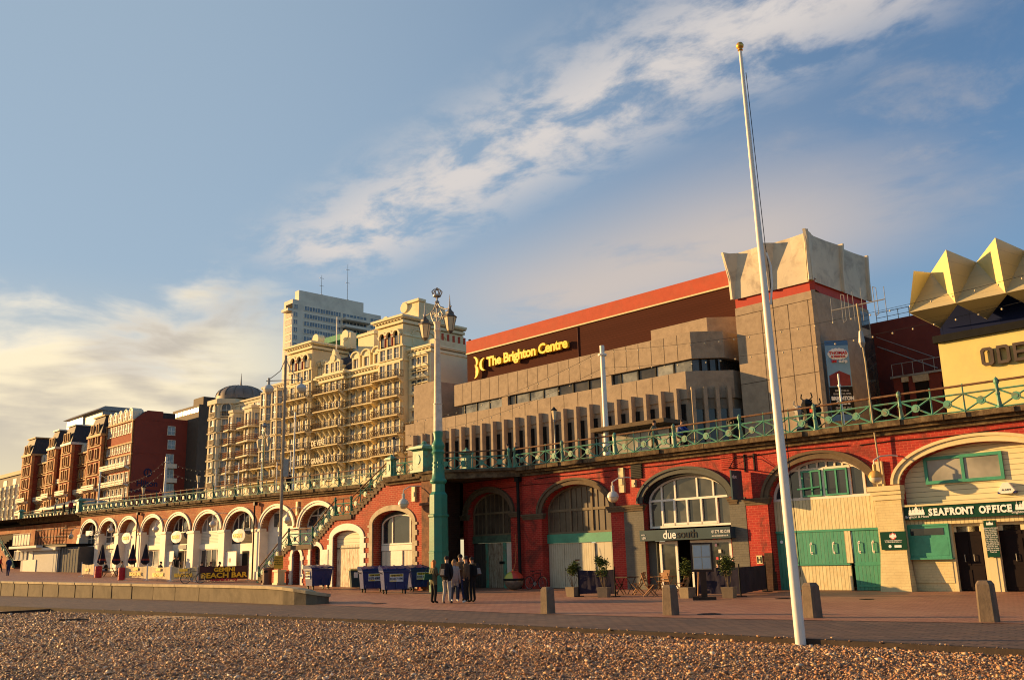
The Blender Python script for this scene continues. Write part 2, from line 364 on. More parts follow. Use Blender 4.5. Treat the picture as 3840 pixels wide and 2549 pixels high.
# grey path between the shingle and the red paving
def sfront(u):
    t=[(-300,-24.5),(-14.2,-22.3),(7.1,-20.8),(19.9,-19.9),(28,-19.8),(33,-19.9),(80,-21)]
    for (a,b),(c,d) in zip(t,t[1:]):
        if a<=u<=c: return b+(d-b)*(u-a)/(c-a)
strip([-300,-200,-100]+[-60+2*k for k in range(70)],sfront,lambda u:wfront(u)+(.4 if u<3 else -.005),lambda u,y:.0,3,'path',M_['path'])
mb=MB()
uu=[-80+2*k for k in range(80)]
for a,b in zip(uu,uu[1:]):
    ya,yb=sfront(a),sfront(b); mb.hexa([(a,ya-.16,-.3),(b,yb-.16,-.3),(b,yb-.003,-.3),(a,ya-.003,-.3)],[(a,ya-.16,.012),(b,yb-.16,.012),(b,yb-.003,.012),(a,ya-.003,.012)])
tag(mb.build('kerb',mat('dark_kerb',(.06,.045,.035),.9,.3,3,bump=.4),loc=BF.p,rz=AZ),kind='structure')
# shingle: undulating bed plus loose pebbles
def shz(x,y):
    u,v=BF.loc(Vector((x,y,0))); d=max(0.,sfront(max(-299,min(79,u)))-.16-v)
    left=max(0.,min(1.,(10-u)/22.))
    z=-.10-.10*left+min(1,d/1.2)*.03
    z+=.055*math.sin(y*1.15+.5*math.sin(x*.35))*min(1,d)*.6+.035*math.sin(x*.55+.7*math.sin(y*.4))*min(1,d)+.028*math.sin(y*.8+x*.3)*min(1,d)
    return z
m,nt,b=nodes('shingle_bed')
vo=nt.nodes.new('ShaderNodeTexVoronoi'); vo.inputs['Scale'].default_value=30
t=nt.nodes.new('ShaderNodeTexCoord'); lk(nt,t.outputs['Object'],vo.inputs['Vector'])
sp=nt.nodes.new('ShaderNodeSeparateColor'); lk(nt,vo.outputs['Color'],sp.inputs[0])
c=rampn(nt,sp.outputs[0],[(0,(.03,.018,.01)),(.3,(.12,.055,.025)),(.6,(.24,.11,.045)),(.85,(.36,.2,.09)),(1,(.5,.36,.22))])
lk(nt,c,b.inputs['Base Color']); b.inputs['Roughness'].default_value=.6; bumpn(nt,b,mathn(nt,'SUBTRACT',1.,vo.outputs['Distance']),1.,.06)
M_['shingle']=m
vs=[];fs=[]
us2=[-300,-200,-140,-100]+[-70+.8*k for k in range(160)]
nv=46
for u in us2:
    y1=sfront(max(-299,min(79,u)))-.10; 
    for j in range(nv+1):
        v=y1-(j/nv)**1.7*60; P=BF.w(u,v); vs.append((P.x,P.y,shz(P.x,P.y)))
n=nv+1
for i in range(len(us2)-1):
    for j in range(nv): fs.append((i*n+j,i*n+j+1,(i+1)*n+j+1,(i+1)*n+j))
mb=MB(); mb.add(vs,fs); tag(mb.build('shingle_beach',M_['shingle'],fix=False,smooth=True),kind='structure')
def pebbles():
    rng=np.random.default_rng(5)
    base=np.array([(1,0,0),(-1,0,0),(0,1,0),(0,-1,0),(0,0,1),(0,0,-1),(.68,.68,.25),(-.68,.68,.2),(.68,-.68,.2),(-.68,-.68,.25)],float)
    import itertools
    bm=bmesh.new(); [bm.verts.new(p) for p in base]; bmesh.ops.convex_hull(bm,input=bm.verts); bm.verts.index_update()
    bm.verts.ensure_lookup_table(); order=[v.co[:] for v in bm.verts]; F=np.array([[v.index for v in f.verts] for f in bm.faces if len(f.verts)==3]); base=np.array(order); bm.free()
    pts=[];N=0
    target=150000
    while len(pts)<target:
        # uniform in plan with a density that thins with distance
        Y=9.5+31*rng.random()**1.75; X=(rng.random()*2-1)*(Y*.60+1.2)
        if Y<9.5: continue
        uu=.698*(X-.02)-.716*(Y-53.15); vv=.716*(X-.02)+.698*(Y-53.15)
        if uu<-60 or uu>75: continue
        if vv>sfront(uu)-.17+abs(rng.normal())*.10*(rng.random()<.5)+(rng.random()<.004)*rng.random()*1.2: continue
        pts.append((X,Y,max(shz(X,Y),.004 if vv>sfront(uu)-.16 else -9),(max(Y,9)/13)**.6))
    P=np.array(pts); n=len(P)
    s=np.exp(rng.normal(0,.46,n))*.0130*P[:,3]; s=np.clip(s,.006,.06)
    sx=s*rng.uniform(.9,1.6,n); sy=s*rng.uniform(.7,1.1,n); sz=s*rng.uniform(.45,.8,n)
    a=rng.uniform(0,6.28,n); tl=rng.normal(0,.35,n)
    V=base[None]*np.stack([sx,sy,sz],1)[:,None]
    V=V+rng.normal(0,.10,V.shape)*s[:,None,None]
    X=V[...,0]*np.cos(tl)[:,None]+V[...,2]*np.sin(tl)[:,None]; Z=-V[...,0]*np.sin(tl)[:,None]+V[...,2]*np.cos(tl)[:,None]
    Xr=X*np.cos(a)[:,None]-V[...,1]*np.sin(a)[:,None]; Yr=X*np.sin(a)[:,None]+V[...,1]*np.cos(a)[:,None]
    V=np.stack([Xr+P[:,0,None],Yr+P[:,1,None],Z+P[:,2,None]+(sz*.35+rng.uniform(0,.014,n))[:,None]],-1).reshape(-1,3)
    FF=(F[None]+(np.arange(n)*len(base))[:,None,None]).reshape(-1,3)
    me=bpy.data.meshes.new('pebbles'); me.vertices.add(len(V)); me.vertices.foreach_set('co',V.ravel())
    me.loops.add(FF.size); me.loops.foreach_set('vertex_index',FF.ravel().astype(np.int32)); me.polygons.add(len(FF)); me.polygons.foreach_set('loop_start',np.arange(len(FF),dtype=np.int32)*3)
    me.update(calc_edges=True)
    at=me.attributes.new('tone','FLOAT','POINT'); at.data.foreach_set('value',np.repeat(rng.random(n),len(base)).astype(np.float32))
    me.polygons.foreach_set('use_smooth',[True]*len(FF))
    m,nt,b=nodes('pebble'); A=nt.nodes.new('ShaderNodeAttribute'); A.attribute_name='tone'
    c=rampn(nt,A.outputs['Fac'],[(0,(.03,.02,.015)),(.18,(.09,.045,.025)),(.36,(.26,.10,.035)),(.56,(.46,.19,.06)),(.76,(.58,.32,.12)),(.92,(.62,.42,.22)),(1,(.78,.66,.5))])
    c=mixc(nt,.22,c,rampn(nt,noise(nt,2.2,5),[(.3,(.26,.12,.05)),(.7,(.6,.36,.18))]))
    lk(nt,c,b.inputs['Base Color']); b.inputs['Roughness'].default_value=.5
    me.materials.append(m)
    o=bpy.data.objects.new('pebbles',me); COL.objects.link(o); tag(o,'loose brown, orange and pale flint pebbles spread over the beach','pebbles',kind='stuff')
pebbles()
# ---------------------------------------------------------------- low sea wall
sw=fthing(BF,'sea_wall',0,-15.7,0,'low curved concrete sea wall with pale coping between path and promenade','wall')
def offs(L,d):
    out=[]
    for i,(a,b,c) in enumerate(L):
        p=L[max(0,i-1)];q=L[min(len(L)-1,i+1)]; t=Vector((q[0]-p[0],q[1]-p[1])).normalized(); out.append((a-t.y*d,b+t.x*d,c))
    return out
A_=WL; B_=offs(WL,.45); C1=offs(WL,-.07); C2=offs(WL,.52)
mb=MB(); cp=MB()
for i in range(len(WL)-1):
    (a,b,h),(c,d,k)=A_[i],A_[i+1]; (e,f,_),(g,hh,_)=B_[i],B_[i+1]
    n=max(1,int(math.hypot(c-a,d-b)/2.4)) if i>1 else 8
    for j in range(n):
        s,t=j/n,(j+1)/n
        e0=.006; s2=s+e0/1.0*(1 if n>1 else 0); 
        L=lambda P,Q,r:P+(Q-P)*r
        mb.hexa([(L(a,c,s2),L(b,d,s2),-.1),(L(a,c,t),L(b,d,t),-.1),(L(e,g,t),L(f,hh,t),-.1),(L(e,g,s2),L(f,hh,s2),-.1)],
                [(L(a,c,s2),L(b,d,s2),L(h,k,s)-.13),(L(a,c,t),L(b,d,t),L(h,k,t)-.13),(L(e,g,t),L(f,hh,t),L(h,k,t)-.13),(L(e,g,s2),L(f,hh,s2),L(h,k,s)-.13)])
        p0,p1=C1[i],C1[i+1];q0,q1=C2[i],C2[i+1]
        cp.hexa([(L(p0[0],p1[0],s2),L(p0[1],p1[1],s2),L(h,k,s)-.127),(L(p0[0],p1[0],t),L(p0[1],p1[1],t),L(h,k,t)-.127),(L(q0[0],q1[0],t),L(q0[1],q1[1],t),L(h,k,t)-.127),(L(q0[0],q1[0],s2),L(q0[1],q1[1],s2),L(h,k,s)-.127)],
                [(L(p0[0],p1[0],s2),L(p0[1],p1[1],s2),L(h,k,s)),(L(p0[0],p1[0],t),L(p0[1],p1[1],t),L(h,k,t)),(L(q0[0],q1[0],t),L(q0[1],q1[1],t),L(h,k,t)),(L(q0[0],q1[0],s2),L(q0[1],q1[1],s2),L(h,k,s))])
mb.build('wall_face',M_['kerbstone'],sw); cp.build('coping',M_['coping'],sw)
# upper road deck
mb=MB()
ud=[-400,-200]+[-100+5*k for k in range(41)]+[200]
vs=[];fs=[]
for u in ud:
    for y in (.2,400): vs.append((u,y,dz(u)-.02))
for i in range(len(ud)-1): fs.append((2*i,2*i+2,2*i+3,2*i+1))
mb.add(vs,fs); tag(mb.build('road',M_['asphalt'],loc=BF.p,rz=AZ,fix=False),kind='structure')
# ---------------------------------------------------------------- arcade walls
class Op:
    def __init__(s,uL,uR,zs,za,zb=0.): s.uL=uL;s.uR=uR;s.zs=zs;s.za=za;s.zb=zb;s.uc=(uL+uR)/2;s.a=(uR-uL)/2
    def top(s,u):
        t=max(0.,1-((u-s.uc)/s.a)**2); return s.zs+(s.za-s.zs)*math.sqrt(t)
    def arc(s,n=20,g=0.):
        return [(s.uc-(s.a+g)*math.cos(math.pi*k/n),s.zs+(s.za-s.zs+g)*math.sin(math.pi*k/n)) for k in range(n+1)]
def opx(fr,xl,xr,ys,xa,ya,y,zb=0.):
    a,z1=fr.q(xl,ys,y); b,z2=fr.q(xr,ys,y); return Op(a,b,(z1+z2)/2,fr.q(xa,ya,y)[1],zb)
def archwall(mb,u0,u1,zb,zt,ops,y,dep,step=1.2):
    cur=u0; ops=sorted(ops,key=lambda o:o.uL)
    def solid(a,b):
        n=max(1,int(math.ceil((b-a)/step)))
        for k in range(n):
            p,q=a+(b-a)*k/n,a+(b-a)*(k+1)/n
            mb.poly([(p,y,zb(p)),(q,y,zb(q)),(q,y,zt(q)),(p,y,zt(p))])
    for o in ops:
        if o.uL>cur: solid(cur,o.uL)
        A=o.arc(22)
        for (a,c),(b,d) in zip(A,A[1:]):
            mb.poly([(a,y,c),(b,y,d),(b,y,zt(b)),(a,y,zt(a))]); mb.poly([(a,y,c),(a,y+dep,c),(b,y+dep,d),(b,y,d)])
        for u in (o.uL,o.uR): mb.poly([(u,y,zb(u)),(u,y,o.zs),(u,y+dep,o.zs),(u,y+dep,zb(u))])
        cur=o.uR
    if cur<u1: solid(cur,u1)
def ring(mb,o,t,y0,y1,legs=0.,n=26,mi=0,g=0.):      # band round the arch from g to g+t outside, y0 front, y1 back
    I=o.arc(n,g);O=o.arc(n,g+t)
    if legs: I=[(I[0][0],I[0][1]-legs)]+I+[(I[-1][0],I[-1][1]-legs)];O=[(O[0][0],O[0][1]-legs)]+O+[(O[-1][0],O[-1][1]-legs)]
    for k in range(len(I)-1):
        (a,b),(c,d),(e,f),(g_,h)=I[k],I[k+1],O[k+1],O[k]
        mb.add([(a,y0,b),(c,y0,d),(e,y0,f),(g_,y0,h),(a,y1,b),(c,y1,d),(e,y1,f),(g_,y1,h)],[(0,1,2,3),(3,2,6,7),(1,0,4,5)]+([(0,3,7,4)] if k==0 else [])+([(2,1,5,6)] if k==len(I)-2 else []),mi)
def archpoly(o,z0,n=22): return [(o.uL,z0)]+o.arc(n)+[(o.uR,z0)]
def archwin(o,z0,y,vb,hb,frame,gl,parent,name='window',bw=.07,edge=.08,thin=(),tw=.025):
    """arched window: pane, edge band, vertical bars at fractions vb, horizontal bars at fractions hb of the height"""
    mb=MB(); mb.prism(archpoly(o,z0),y+.05,y+.09,1)
    q=Op(o.uL+edge,o.uR-edge,o.zs,o.za-edge)
    ring(mb,q,edge-.004,y-.02,y+.05)
    mb.box(o.uL+.004,o.uL+edge,y-.02,y+.05,z0,o.zs); mb.box(o.uR-edge,o.uR-.004,y-.02,y+.05,z0,o.zs); mb.box(o.uL,o.uR,y-.03,y+.05,z0,z0+edge)
    for f in vb:
        u=o.uL+(o.uR-o.uL)*f; mb.box(u-bw/2,u+bw/2,y-.01,y+.05,z0+edge,o.top(u)-edge*.7)
    for f in thin:
        u=o.uL+(o.uR-o.uL)*f; mb.box(u-tw/2,u+tw/2,y+.015,y+.05,z0+edge,o.top(u)-edge*.7)
    for h in hb:
        w_=bw
        if isinstance(h,tuple): h,w_=h
        z=z0+(o.za-z0)*h
        hw=o.a*math.sqrt(max(0,1-((z-o.zs)/(o.za-o.zs))**2)) if z>o.zs else o.a
        mb.box(o.uc-hw+edge*.6,o.uc+hw-edge*.6,y-.004,y+.05,z-w_/2,z+w_/2)
    return mb.build(name,[frame,gl],parent)
def panel(parent,name,u0,u1,z0,z1,y,m,t=.05,frame=None,fw=.07):
    mb=MB(); mb.box(u0,u1,y,y+t,z0,z1)
    if frame:
        for a,b,c,d in ((u0,u1,z1-fw,z1),(u0,u1,z0,z0+fw),(u0,u0+fw,z0+fw,z1-fw),(u1-fw,u1,z0+fw,z1-fw)): mb.box(a,b,y-.03,y-.002,c,d,1)
        return mb.build(name,[m,frame],parent)
    return mb.build(name,m,parent)
def winbox(parent,u0,u1,z0,z1,y,fr_m,gl,nv=1,nh=1,fw=.06,name='window'):
    mb=MB(); mb.box(u0,u1,y+.04,y+.07,z0,z1,1)
    for a,b,c,d in ((u0,u1,z1-fw,z1),(u0,u1,z0,z0+fw),(u0,u0+fw,z0+fw,z1-fw),(u1-fw,u1,z0+fw,z1-fw)): mb.box(a,b,y-.02,y+.04,c,d)
    for k in range(1,nv+1-0):
        if nv>1 and k<nv: u=u0+(u1-u0)*k/nv; mb.box(u-fw/2,u+fw/2,y-.01,y+.04,z0+fw,z1-fw)
    for k in range(1,nh):
        z=z0+(z1-z0)*k/nh; mb.box(u0+fw,u1-fw,y,y+.04,z-fw*.35,z+fw*.35)
    return mb.build(name,[fr_m,gl],parent)
# ---- railings
def railpost(mb,u,y,z,h=1.05,w=.10,kind=0):
    mb.lathe([(w*1.05,0),(w*1.05,.05),(w*.62,.10),(w*.5,h*.45),(w*.78,h*.52),(w*.55,h*.6),(w*.5,h*.85),(w*.85,h*.9),(w*.85,h*1.0),(w*.5,h*1.07),(.01,h*1.12)],8,(u,y,z))
    mb.box(u-w*.45,u+w*.45,y+.02,y+.26,z,z+.1); mb.hexa([(u-.03,y+.06,z+.1),(u+.03,y+.06,z+.1),(u+.03,y+.26,z+.1),(u-.03,y+.26,z+.1)],[(u-.03,y+.03,z+h*.6),(u+.03,y+.03,z+h*.6),(u+.03,y+.07,z+h*.6),(u-.03,y+.07,z+h*.6)])
def railpanel(P,Q,n,parent,mg,h=1.05,ring_r=.165,slim=False):
    """lattice between two posts: bottom rail, crossed bars with rings, mid rail, short uprights; the rusty handrail apart"""
    P=Vector(P);Q=Vector(Q); up=Vector((0,0,1)); mb=MB(); D=Q-P
    z0=.07;zm=h*.70
    def at(f,z): return P+D*f+up*z
    r=.018
    mb.tube(at(.01,zm),at(.99,zm),.036,n=4); mb.tube(at(.01,z0),at(.99,z0),.03,n=4)
    nrm=Vector((-D.y,D.x,0)).normalized()
    for k in range(n):
        a,b,c=k/n,(k+.5)/n,(k+1)/n; mid=(z0+zm)/2
        Cn=at(b,mid)
        for f,z in ((a,z0),(a,zm),(c,z0),(c,zm)):
            E=at(f,z); d=(Cn-E); d=d*(1-ring_r/d.length); mb.tube(E,E+d,.034,n=4)
        mb.tube(Cn-nrm*.03,Cn+nrm*.03,ring_r,n=10); mb.tube(Cn-nrm*.045,Cn-nrm*.03,ring_r*.55,n=8)
        if k: mb.tube(at(a,0),at(a,h),.038,.03,n=5); mb.ball(at(a,h+.03),.045,6)
    o=mb.build('lattice_panel',mg,parent)
    hb=MB(); hb.tube(at(0.02,h),at(.98,h),.045,n=8); hb.build('handrail',M_['rust'],parent)
    return o
def railrun(name,label,pts,parent_anchor,nX,mg,mp,group=None,h=1.05,postw=.1):
    a=pts[0]; t=fthing(BF,name,a[0],a[1],a[2],label,'railing',group)
    for i,(p,q) in enumerate(zip(pts,pts[1:])): railpanel(p,q,nX if isinstance(nX,int) else nX[i],t,mg,h)
    for p in pts:
        mb=MB(); railpost(mb,*p,h=h*1.02,w=postw); mb.build('post',mp,t,smooth=True)
    return t
# ================= arcade A (left, white arches)
YA=0.
ca=[-64.6,-59.5,-54.4,-48.9,-43.4,-37.7,-32.1,-26.3,-20.6]
hwA=[2.1,2.1,2.15,2.2,2.25,2.3,2.35,2.35,2.35]
opsA=[Op(c-h,c+h,gz(c)+3.92,tz(c)-.62,0) for c,h in zip(ca,hwA)]
u0A,u1A=-67.3,-9.5
arA=fthing(BF,'arcade',u0A,YA,gz(u0A),'long weathered brick arcade with nine white arches and shopfronts under the promenade railing','arcade')
mb=MB(); archwall(mb,u0A,u1A,lambda u:gz(u)-.1,tz,opsA,YA,.75); mb.poly([(u0A,YA,gz(u0A)-.1),(u0A,YA,tz(u0A)),(u0A,YA+6,tz(u0A)),(u0A,YA+6,gz(u0A)-.1)])
mb.build('brick_wall',M_['brick_left'],arA,fix=False)
def cornice(parent,u0,u1,zf,y0=0.,mat_='stone_dark',dy=.55,y1=None):
    mb=MB(); n=int(abs(u1-u0)/.85)+1
    rn=random.Random(3)
    for k in range(n):
        a,b=u0+(u1-u0)*k/n,u0+(u1-u0)*(k+1)/n; za,zb_=zf(a),zf(b); j=rn.uniform(-.022,.022); j2=rn.uniform(-.07,.06)
        for (d0,e,h0,h1) in ((.16,0,0,.16),(.36,j,.163,.29),(dy+j2,j,.293,.5)):
            mb.hexa([(a+.003,y0-d0,za+h0),(b-.003,y0-d0,zb_+h0),(b-.003,y0+.9,zb_+h0),(a+.003,y0+.9,za+h0)],[(a+.003,y0-d0,za+h1+e),(b-.003,y0-d0,zb_+h1+e),(b-.003,y0+.9,zb_+h1+e),(a+.003,y0+.9,za+h1+e)])
    return mb.build('stone_cornice',M_[mat_],parent)
cornice(arA,u0A-.2,u1A,tz,YA)
for o in opsA:
    mb=MB(); ring(mb,o,.20,YA-.07,YA+.1); ring(mb,o,.13,YA-.13,YA+.1,g=.203); mb.build('arch_surround',M_['white_paint'],arA)
prev=u0A
for i in range(len(opsA)+1):
    a=opsA[i-1].uR if i else u0A; b=opsA[i].uL if i<len(opsA) else opsA[-1].uR+1.2
    zs=opsA[min(i,len(opsA)-1)].zs; g=gz((a+b)/2)-.1
    mb=MB(); mb.box(a-.03,b+.03,YA-.12,YA+.72,g,zs-.22); mb.box(a-.12,b+.12,YA-.2,YA+.4,zs-.217,zs-.05); mb.box(a-.08,b+.08,YA-.16,YA+.4,zs-.05,zs); mb.box(a-.09,b+.09,YA-.18,YA+.3,g,g+.7)
    if i==0: mb.hexa([(a-.75,YA-.5,g),(b-.1,YA-.5,g),(b-.1,YA+.6,g),(a-.75,YA+.6,g)],[(a-.1,YA-.2,zs-.3),(b-.1,YA-.2,zs-.3),(b-.1,YA+.6,zs-.3),(a-.1,YA+.6,zs-.3)])
    mb.build('pilaster',M_['white_paint'],arA)
GS=mat('gemini_sign_face',(.55,.53,.5),.4,.1,1,bump=0); YL=mat('yellow_lettering',(.75,.48,.03),.5,.05,1,bump=0); WHT=mat('white_lettering',(.8,.8,.76),.5,.03,1,bump=0)
shut=boards('white_roller_shutter',(.62,.58,.46),.12,horiz=True,var=.03)
louv=boards('dark_louvre',(.10,.085,.07),.10,horiz=True,groove=.15)
def whitefill(o,z0,z1,y,parent):   # white wall filling a bay up to z1
    return panel(parent,'shopfront',o.uL,o.uR,z0,z1,y,M_['white_paint'],.08)
for i,o in enumerate(opsA):
    g=gz(o.uc); y=YA+.62; W=o.uR-o.uL; U=lambda f:o.uL+W*f
    if i==0:
        archwin(o,g+2.5,y,(.25,.5,.75),(.35,),M_['white_paint'],M_['glass'],arA)
        sf=whitefill(o,g,g+2.45,y-.05,arA); winbox(sf,U(.12),U(.45),g+.2,g+2.1,y-.13,M_['white_paint'],M_['glass'],2); winbox(sf,U(.5),U(.88),g+.7,g+2.1,y-.13,M_['white_paint'],M_['glass_w'],2)
        mb=MB(); mb.box(U(.3),U(.75),YA-.06,YA+.02,g+3.7,g+4.2); mb.box(U(.05),U(.95),YA+.3,YA+.38,g+2.35,g+2.65); mb.build('shop_sign',M_['white_metal'],arA)
    elif i==1:
        archwin(o,g+2.9,y,(.33,.66),(.3,),M_['white_paint'],M_['glass'],arA)
        sf=whitefill(o,g,g+2.85,y-.05,arA); panel(sf,'roller_shutter',U(.12),U(.88),g+.1,g+2.2,y-.12,shut,.05); panel(sf,'fascia',U(.0)+.01,U(1)-.01,g+2.35,g+2.75,y-.25,M_['cream'],.15)
    elif i in (2,3):
        mb=MB(); mb.prism(archpoly(o,g+(3.7 if i==2 else 3.6)),y,y+.08); p=mb.build('boarded_arch',boards('white_arch_board_%d'%i,(.66,.6,.45),.6),arA)
        sf=whitefill(o,g,g+(3.7 if i==2 else 2.75),y-.02,arA)
        if i==2: panel(sf,'roller_shutter',U(.2),U(.8),g+.1,g+2.3,y-.10,shut,.05)
        else:
            panel(arA,'louvre',U(0)+.01,U(1)-.01,g+2.75,g+3.6,y-.02,shut,.05); panel(sf,'fascia',U(.06),U(.94),g+2.25,g+2.65,y-.3,M_['cream'],.22); winbox(sf,U(.1),U(.9),g+.75,g+2.2,y-.1,M_['white_paint'],M_['glass_w'],3)
    elif i in (4,5,6):
        archwin(o,g+(3.75),y,(.2,.4,.6,.8),(),M_['white_paint'],M_['glass'] if i!=5 else M_['glass_w'],arA)
        panel(arA,'slatted_band',U(0)+.01,U(1)-.01,g+2.75,g+3.75,y-.02,shut if i==5 else louv,.06)
        sf=whitefill(o,g,g+2.75,y-.04,arA)
        if i==4:
            winbox(sf,U(.62),U(.9),g+.5,g+2.2,y-.12,M_['white_paint'],M_['glass'],2); panel(sf,'door',U(.32),U(.6),g+.05,g+2.15,y-.11,M_['inside']); panel(sf,'open_door',U(-.05),U(.3),g+.5,g+2.15,y-.5,M_['white_metal']); panel(sf,'awning_box',U(.45),U(.8),g+2.3,g+2.65,y-.4,M_['grey_blue'],.3)
        if i==5:
            winbox(sf,U(.06),U(.9),g+.7,g+2.3,y-.12,M_['white_paint'],M_['glass'],4); panel(sf,'fascia',U(0)+.01,U(.97),g+2.32,g+2.74,y-.2,M_['white_paint'],.14)
        if i==6:
            panel(sf,'door',U(.42),U(.62),g+.05,g+2.15,y-.11,M_['inside']); d=panel(sf,'open_door',U(-.08),U(.40),g+.55,g+2.15,y-.55,M_['white_metal'],frame=M_['white_paint'],fw=.04)
            mb=MB(); mb.box(U(.04),U(.30),y-.57,y-.556,g+.78,g+.9); mb.build('green_notice',M_['green_paint'],sf)
            mb=MB(); mb.box(U(.13),U(.19),y-.57,y-.556,g+1.3,g+1.62); mb.build('red_mark',mat('red_mark',(.6,.03,.03),.5,bump=0),sf)
            mb=MB(); mb.box(U(.72),U(.84),y-.2,y-.06,g+1.15,g+1.65); mb.build('meter_box',M_['metal'],sf)
    elif i==7:
        mb=MB(); mb.prism(archpoly(o,g),y,y+.08); mb.build('boarded_arch',M_['white_paint'],arA)
        panel(arA,'louvre_window',U(.2),U(.38),g+4.0,g+5.0,y-.05,louv,.04); panel(arA,'louvre_window',U(.62),U(.80),g+4.0,g+4.9,y-.05,louv,.04)
        mb=MB(); mb.box(U(0),U(1),y-.04,y,g+2.7,g+2.76); mb.build('string_course',M_['white_paint'],arA)
    else:
        archwin(o,g+3.9,y,(.3,.5,.7),(.55,),M_['white_paint'],M_['glass'],arA); whitefill(o,g,g+3.9,y-.03,arA)
    if i in (2,4,6):
        uo=U(.62); zo=g+3.35
        t=fthing(BF,'oval_sign',uo,YA-.35,zo,{2:'faded oval bar sign on the third white arch from the left end',4:'oval hanging bar sign between the open white door and glass arch',6:'oval hanging bar sign on the arch nearest the brown banner'}[i],'sign','oval signs on the white arches')
        mb=MB(); K=28; mb.prism([(uo+1.05*math.cos(2*math.pi*k/K),zo+.52*math.sin(2*math.pi*k/K)) for k in range(K)],YA-.38,YA-.32); mb.build('sign_board',GS,t)
        mb=MB(); mb.prism([(uo+.42+.65*math.cos(2*math.pi*k/K),zo+.5*math.sin(2*math.pi*k/K)) for k in range(K)],YA-.386,YA-.381); mb.build('grey_disc',mat('grey_violet_disc',(.22,.2,.26),.5,bump=0),t)
        mb=MB(); mb.tube((uo-.5,YA-.35,zo+.45),(uo-.5,YA+.3,zo+.75),.02); mb.tube((uo+.5,YA-.35,zo+.45),(uo+.5,YA+.3,zo+.75),.02); mb.build('bracket',M_['black'],t)
        text('GEMINI',.46,YL,t,u=uo-.86,y=YA-.40,z=zo-.16,depth=.01,bold=.012,sx=.98)
# ---- drainpipes on A
for k,u in enumerate((-51.7,-29.25)):
    mb=MB(); mb.tube((u,YA-.3,gz(u)),(u,YA-.3,tz(u)-.2),.06); mb.box(u-.12,u+.12,YA-.38,YA-.1,tz(u)-.3,tz(u)-.05)
    tag(mb.build('drainpipe',M_['black'],loc=BF.p,rz=AZ),('black drainpipe down the pilaster between third and fourth white arches','black drainpipe beside the arch with two louvres')[k],'pipe','drainpipes')
# left railing: long run, 15 posts
pts=[]; n=15
for k in range(n+1):
    u=-66.8+(u1A-.6+66.8)*k/n; pts.append((u,YA-.2,dz(u)))
railrun('railing','long sunlit lattice railing above the white arches','' or pts,None,3,M_['rail_sunlit'],M_['post_dark'],'promenade railings')
# ================= flank wall of the steps (S)
YS=-3.2
qs=lambda px,py: BF.q(px,py,YS)
uS1=qs(1600,1900)[0]
PR=[qs(965,2184),qs(1085,2046),qs(1170,2040),qs(1259,1935),qs(1308,1930),qs(1352,1900),qs(1446,1817)]
zc=dz(-6)-.5
PR=[(PR[0][0],gz(PR[0][0])),(PR[1][0],PR[1][1]),(PR[2][0],PR[1][1]),(PR[3][0],PR[3][1]),(PR[4][0]+.3,PR[3][1]),(PR[6][0]+.25,zc+.45)]
uTop=PR[-1][0]
def sz(u):
    if u>=uTop: return zc
    for (a,b),(c,d) in zip(PR,PR[1:]):
        if a<=u<=c: return b+(d-b)*(u-a)/(c-a)-.26
    return PR[0][1]
stt=fthing(BF,'staircase',uTop,YS,0,'red brick flight of steps with landings rising across the arcade to the green railings','staircase')
os1=opx(BF,1089+8,1128,2085,1113,2062,YS); os2=opx(BF,1166,1203,2065,1187,2045,YS); os3=opx(BF,1250,1352,2015,1300,1987,YS); os4=opx(BF,1398,1547,1962,1470,1913,YS)
mb=MB(); bps=sorted([p[0] for p in PR]+[uS1-.0])
archwall(mb,PR[0][0]+.5,uS1-.25,lambda u:gz(u)-.1,sz,[os1,os2,os3,os4],YS,.7,step=.35)
mb.build('brick_wall',M_['brick_stair'],stt,fix=False)
mb=MB()
for (a,b),(c,d) in zip(PR,PR[1:]):
    if d-b>.2:
        n=max(2,round((d-b)/.175)); 
        for k in range(n):
            p=a+(c-a)*k/n; q=a+(c-a)*(k+1)/n; z1=b+(d-b)*(k+1)/n; mb.box(p-.05,q+.0,YS-.06,YS+1.9,z1-.34,z1-.0)
            mb.box(p-.09,q-.003,YS-.1,YS+1.9,z1+.001,z1+.05)
    else: mb.box(a-.2,c+.15,YS-.14,YS+2.4,b-.26,b+.02)
mb.build('stone_steps',M_['stone_ring'],stt)
# back side of the flank and landing undersides
mb=MB(); mb.box(uTop-.2,uS1-.2,YS+.05,-.05,zc+.3,zc+.44); mb.build('landing',M_['stone_dark'],stt)
cornice(stt,uTop-.1,uS1-.2,lambda u:zc,YS,dy=.3)
# surrounds
def surround(o,y,t,m,parent,quoin=True,g0=0.,pr=.06):
    mb=MB(); ring(mb,o,t,y-pr,y+.08)
    for s,u in ((-1,o.uL),(1,o.uR)):
        z=g0
        k=0
        while z<o.zs-.01:
            h=min(.3,o.zs-z); w=t*(1.0 if k%2 or not quoin else 1.5); a,b=(u-w,u) if s<0 else (u,u+w); mb.box(a,b,y-pr+(.0 if k%2 else .004),y+.08,z,z+h-.003); z+=h;k+=1
    return mb.build('arch_surround',m,parent)
surround(os1,YS,.27,M_['white_paint'],stt,g0=.1); surround(os2,YS,.27,M_['white_paint'],stt,g0=.1); surround(os3,YS,.42,M_['white_paint'],stt,g0=.1); surround(os4,YS,.32,M_['pale_stone'],stt,g0=.1)
mb=MB(); mb.prism(archpoly(os1,.1),YS+.55,YS+.6); mb.build('back_panel',M_['inside'],stt)
mb=MB(); mb.box(os1.uc-.05,os1.uc+.25,YS+.4,YS+.5,1.2,1.7); mb.box(os1.uc-.05,os1.uc+.25,YS+.4,YS+.5,.5,.8); mb.build('meter_box',M_['white_metal'],stt)
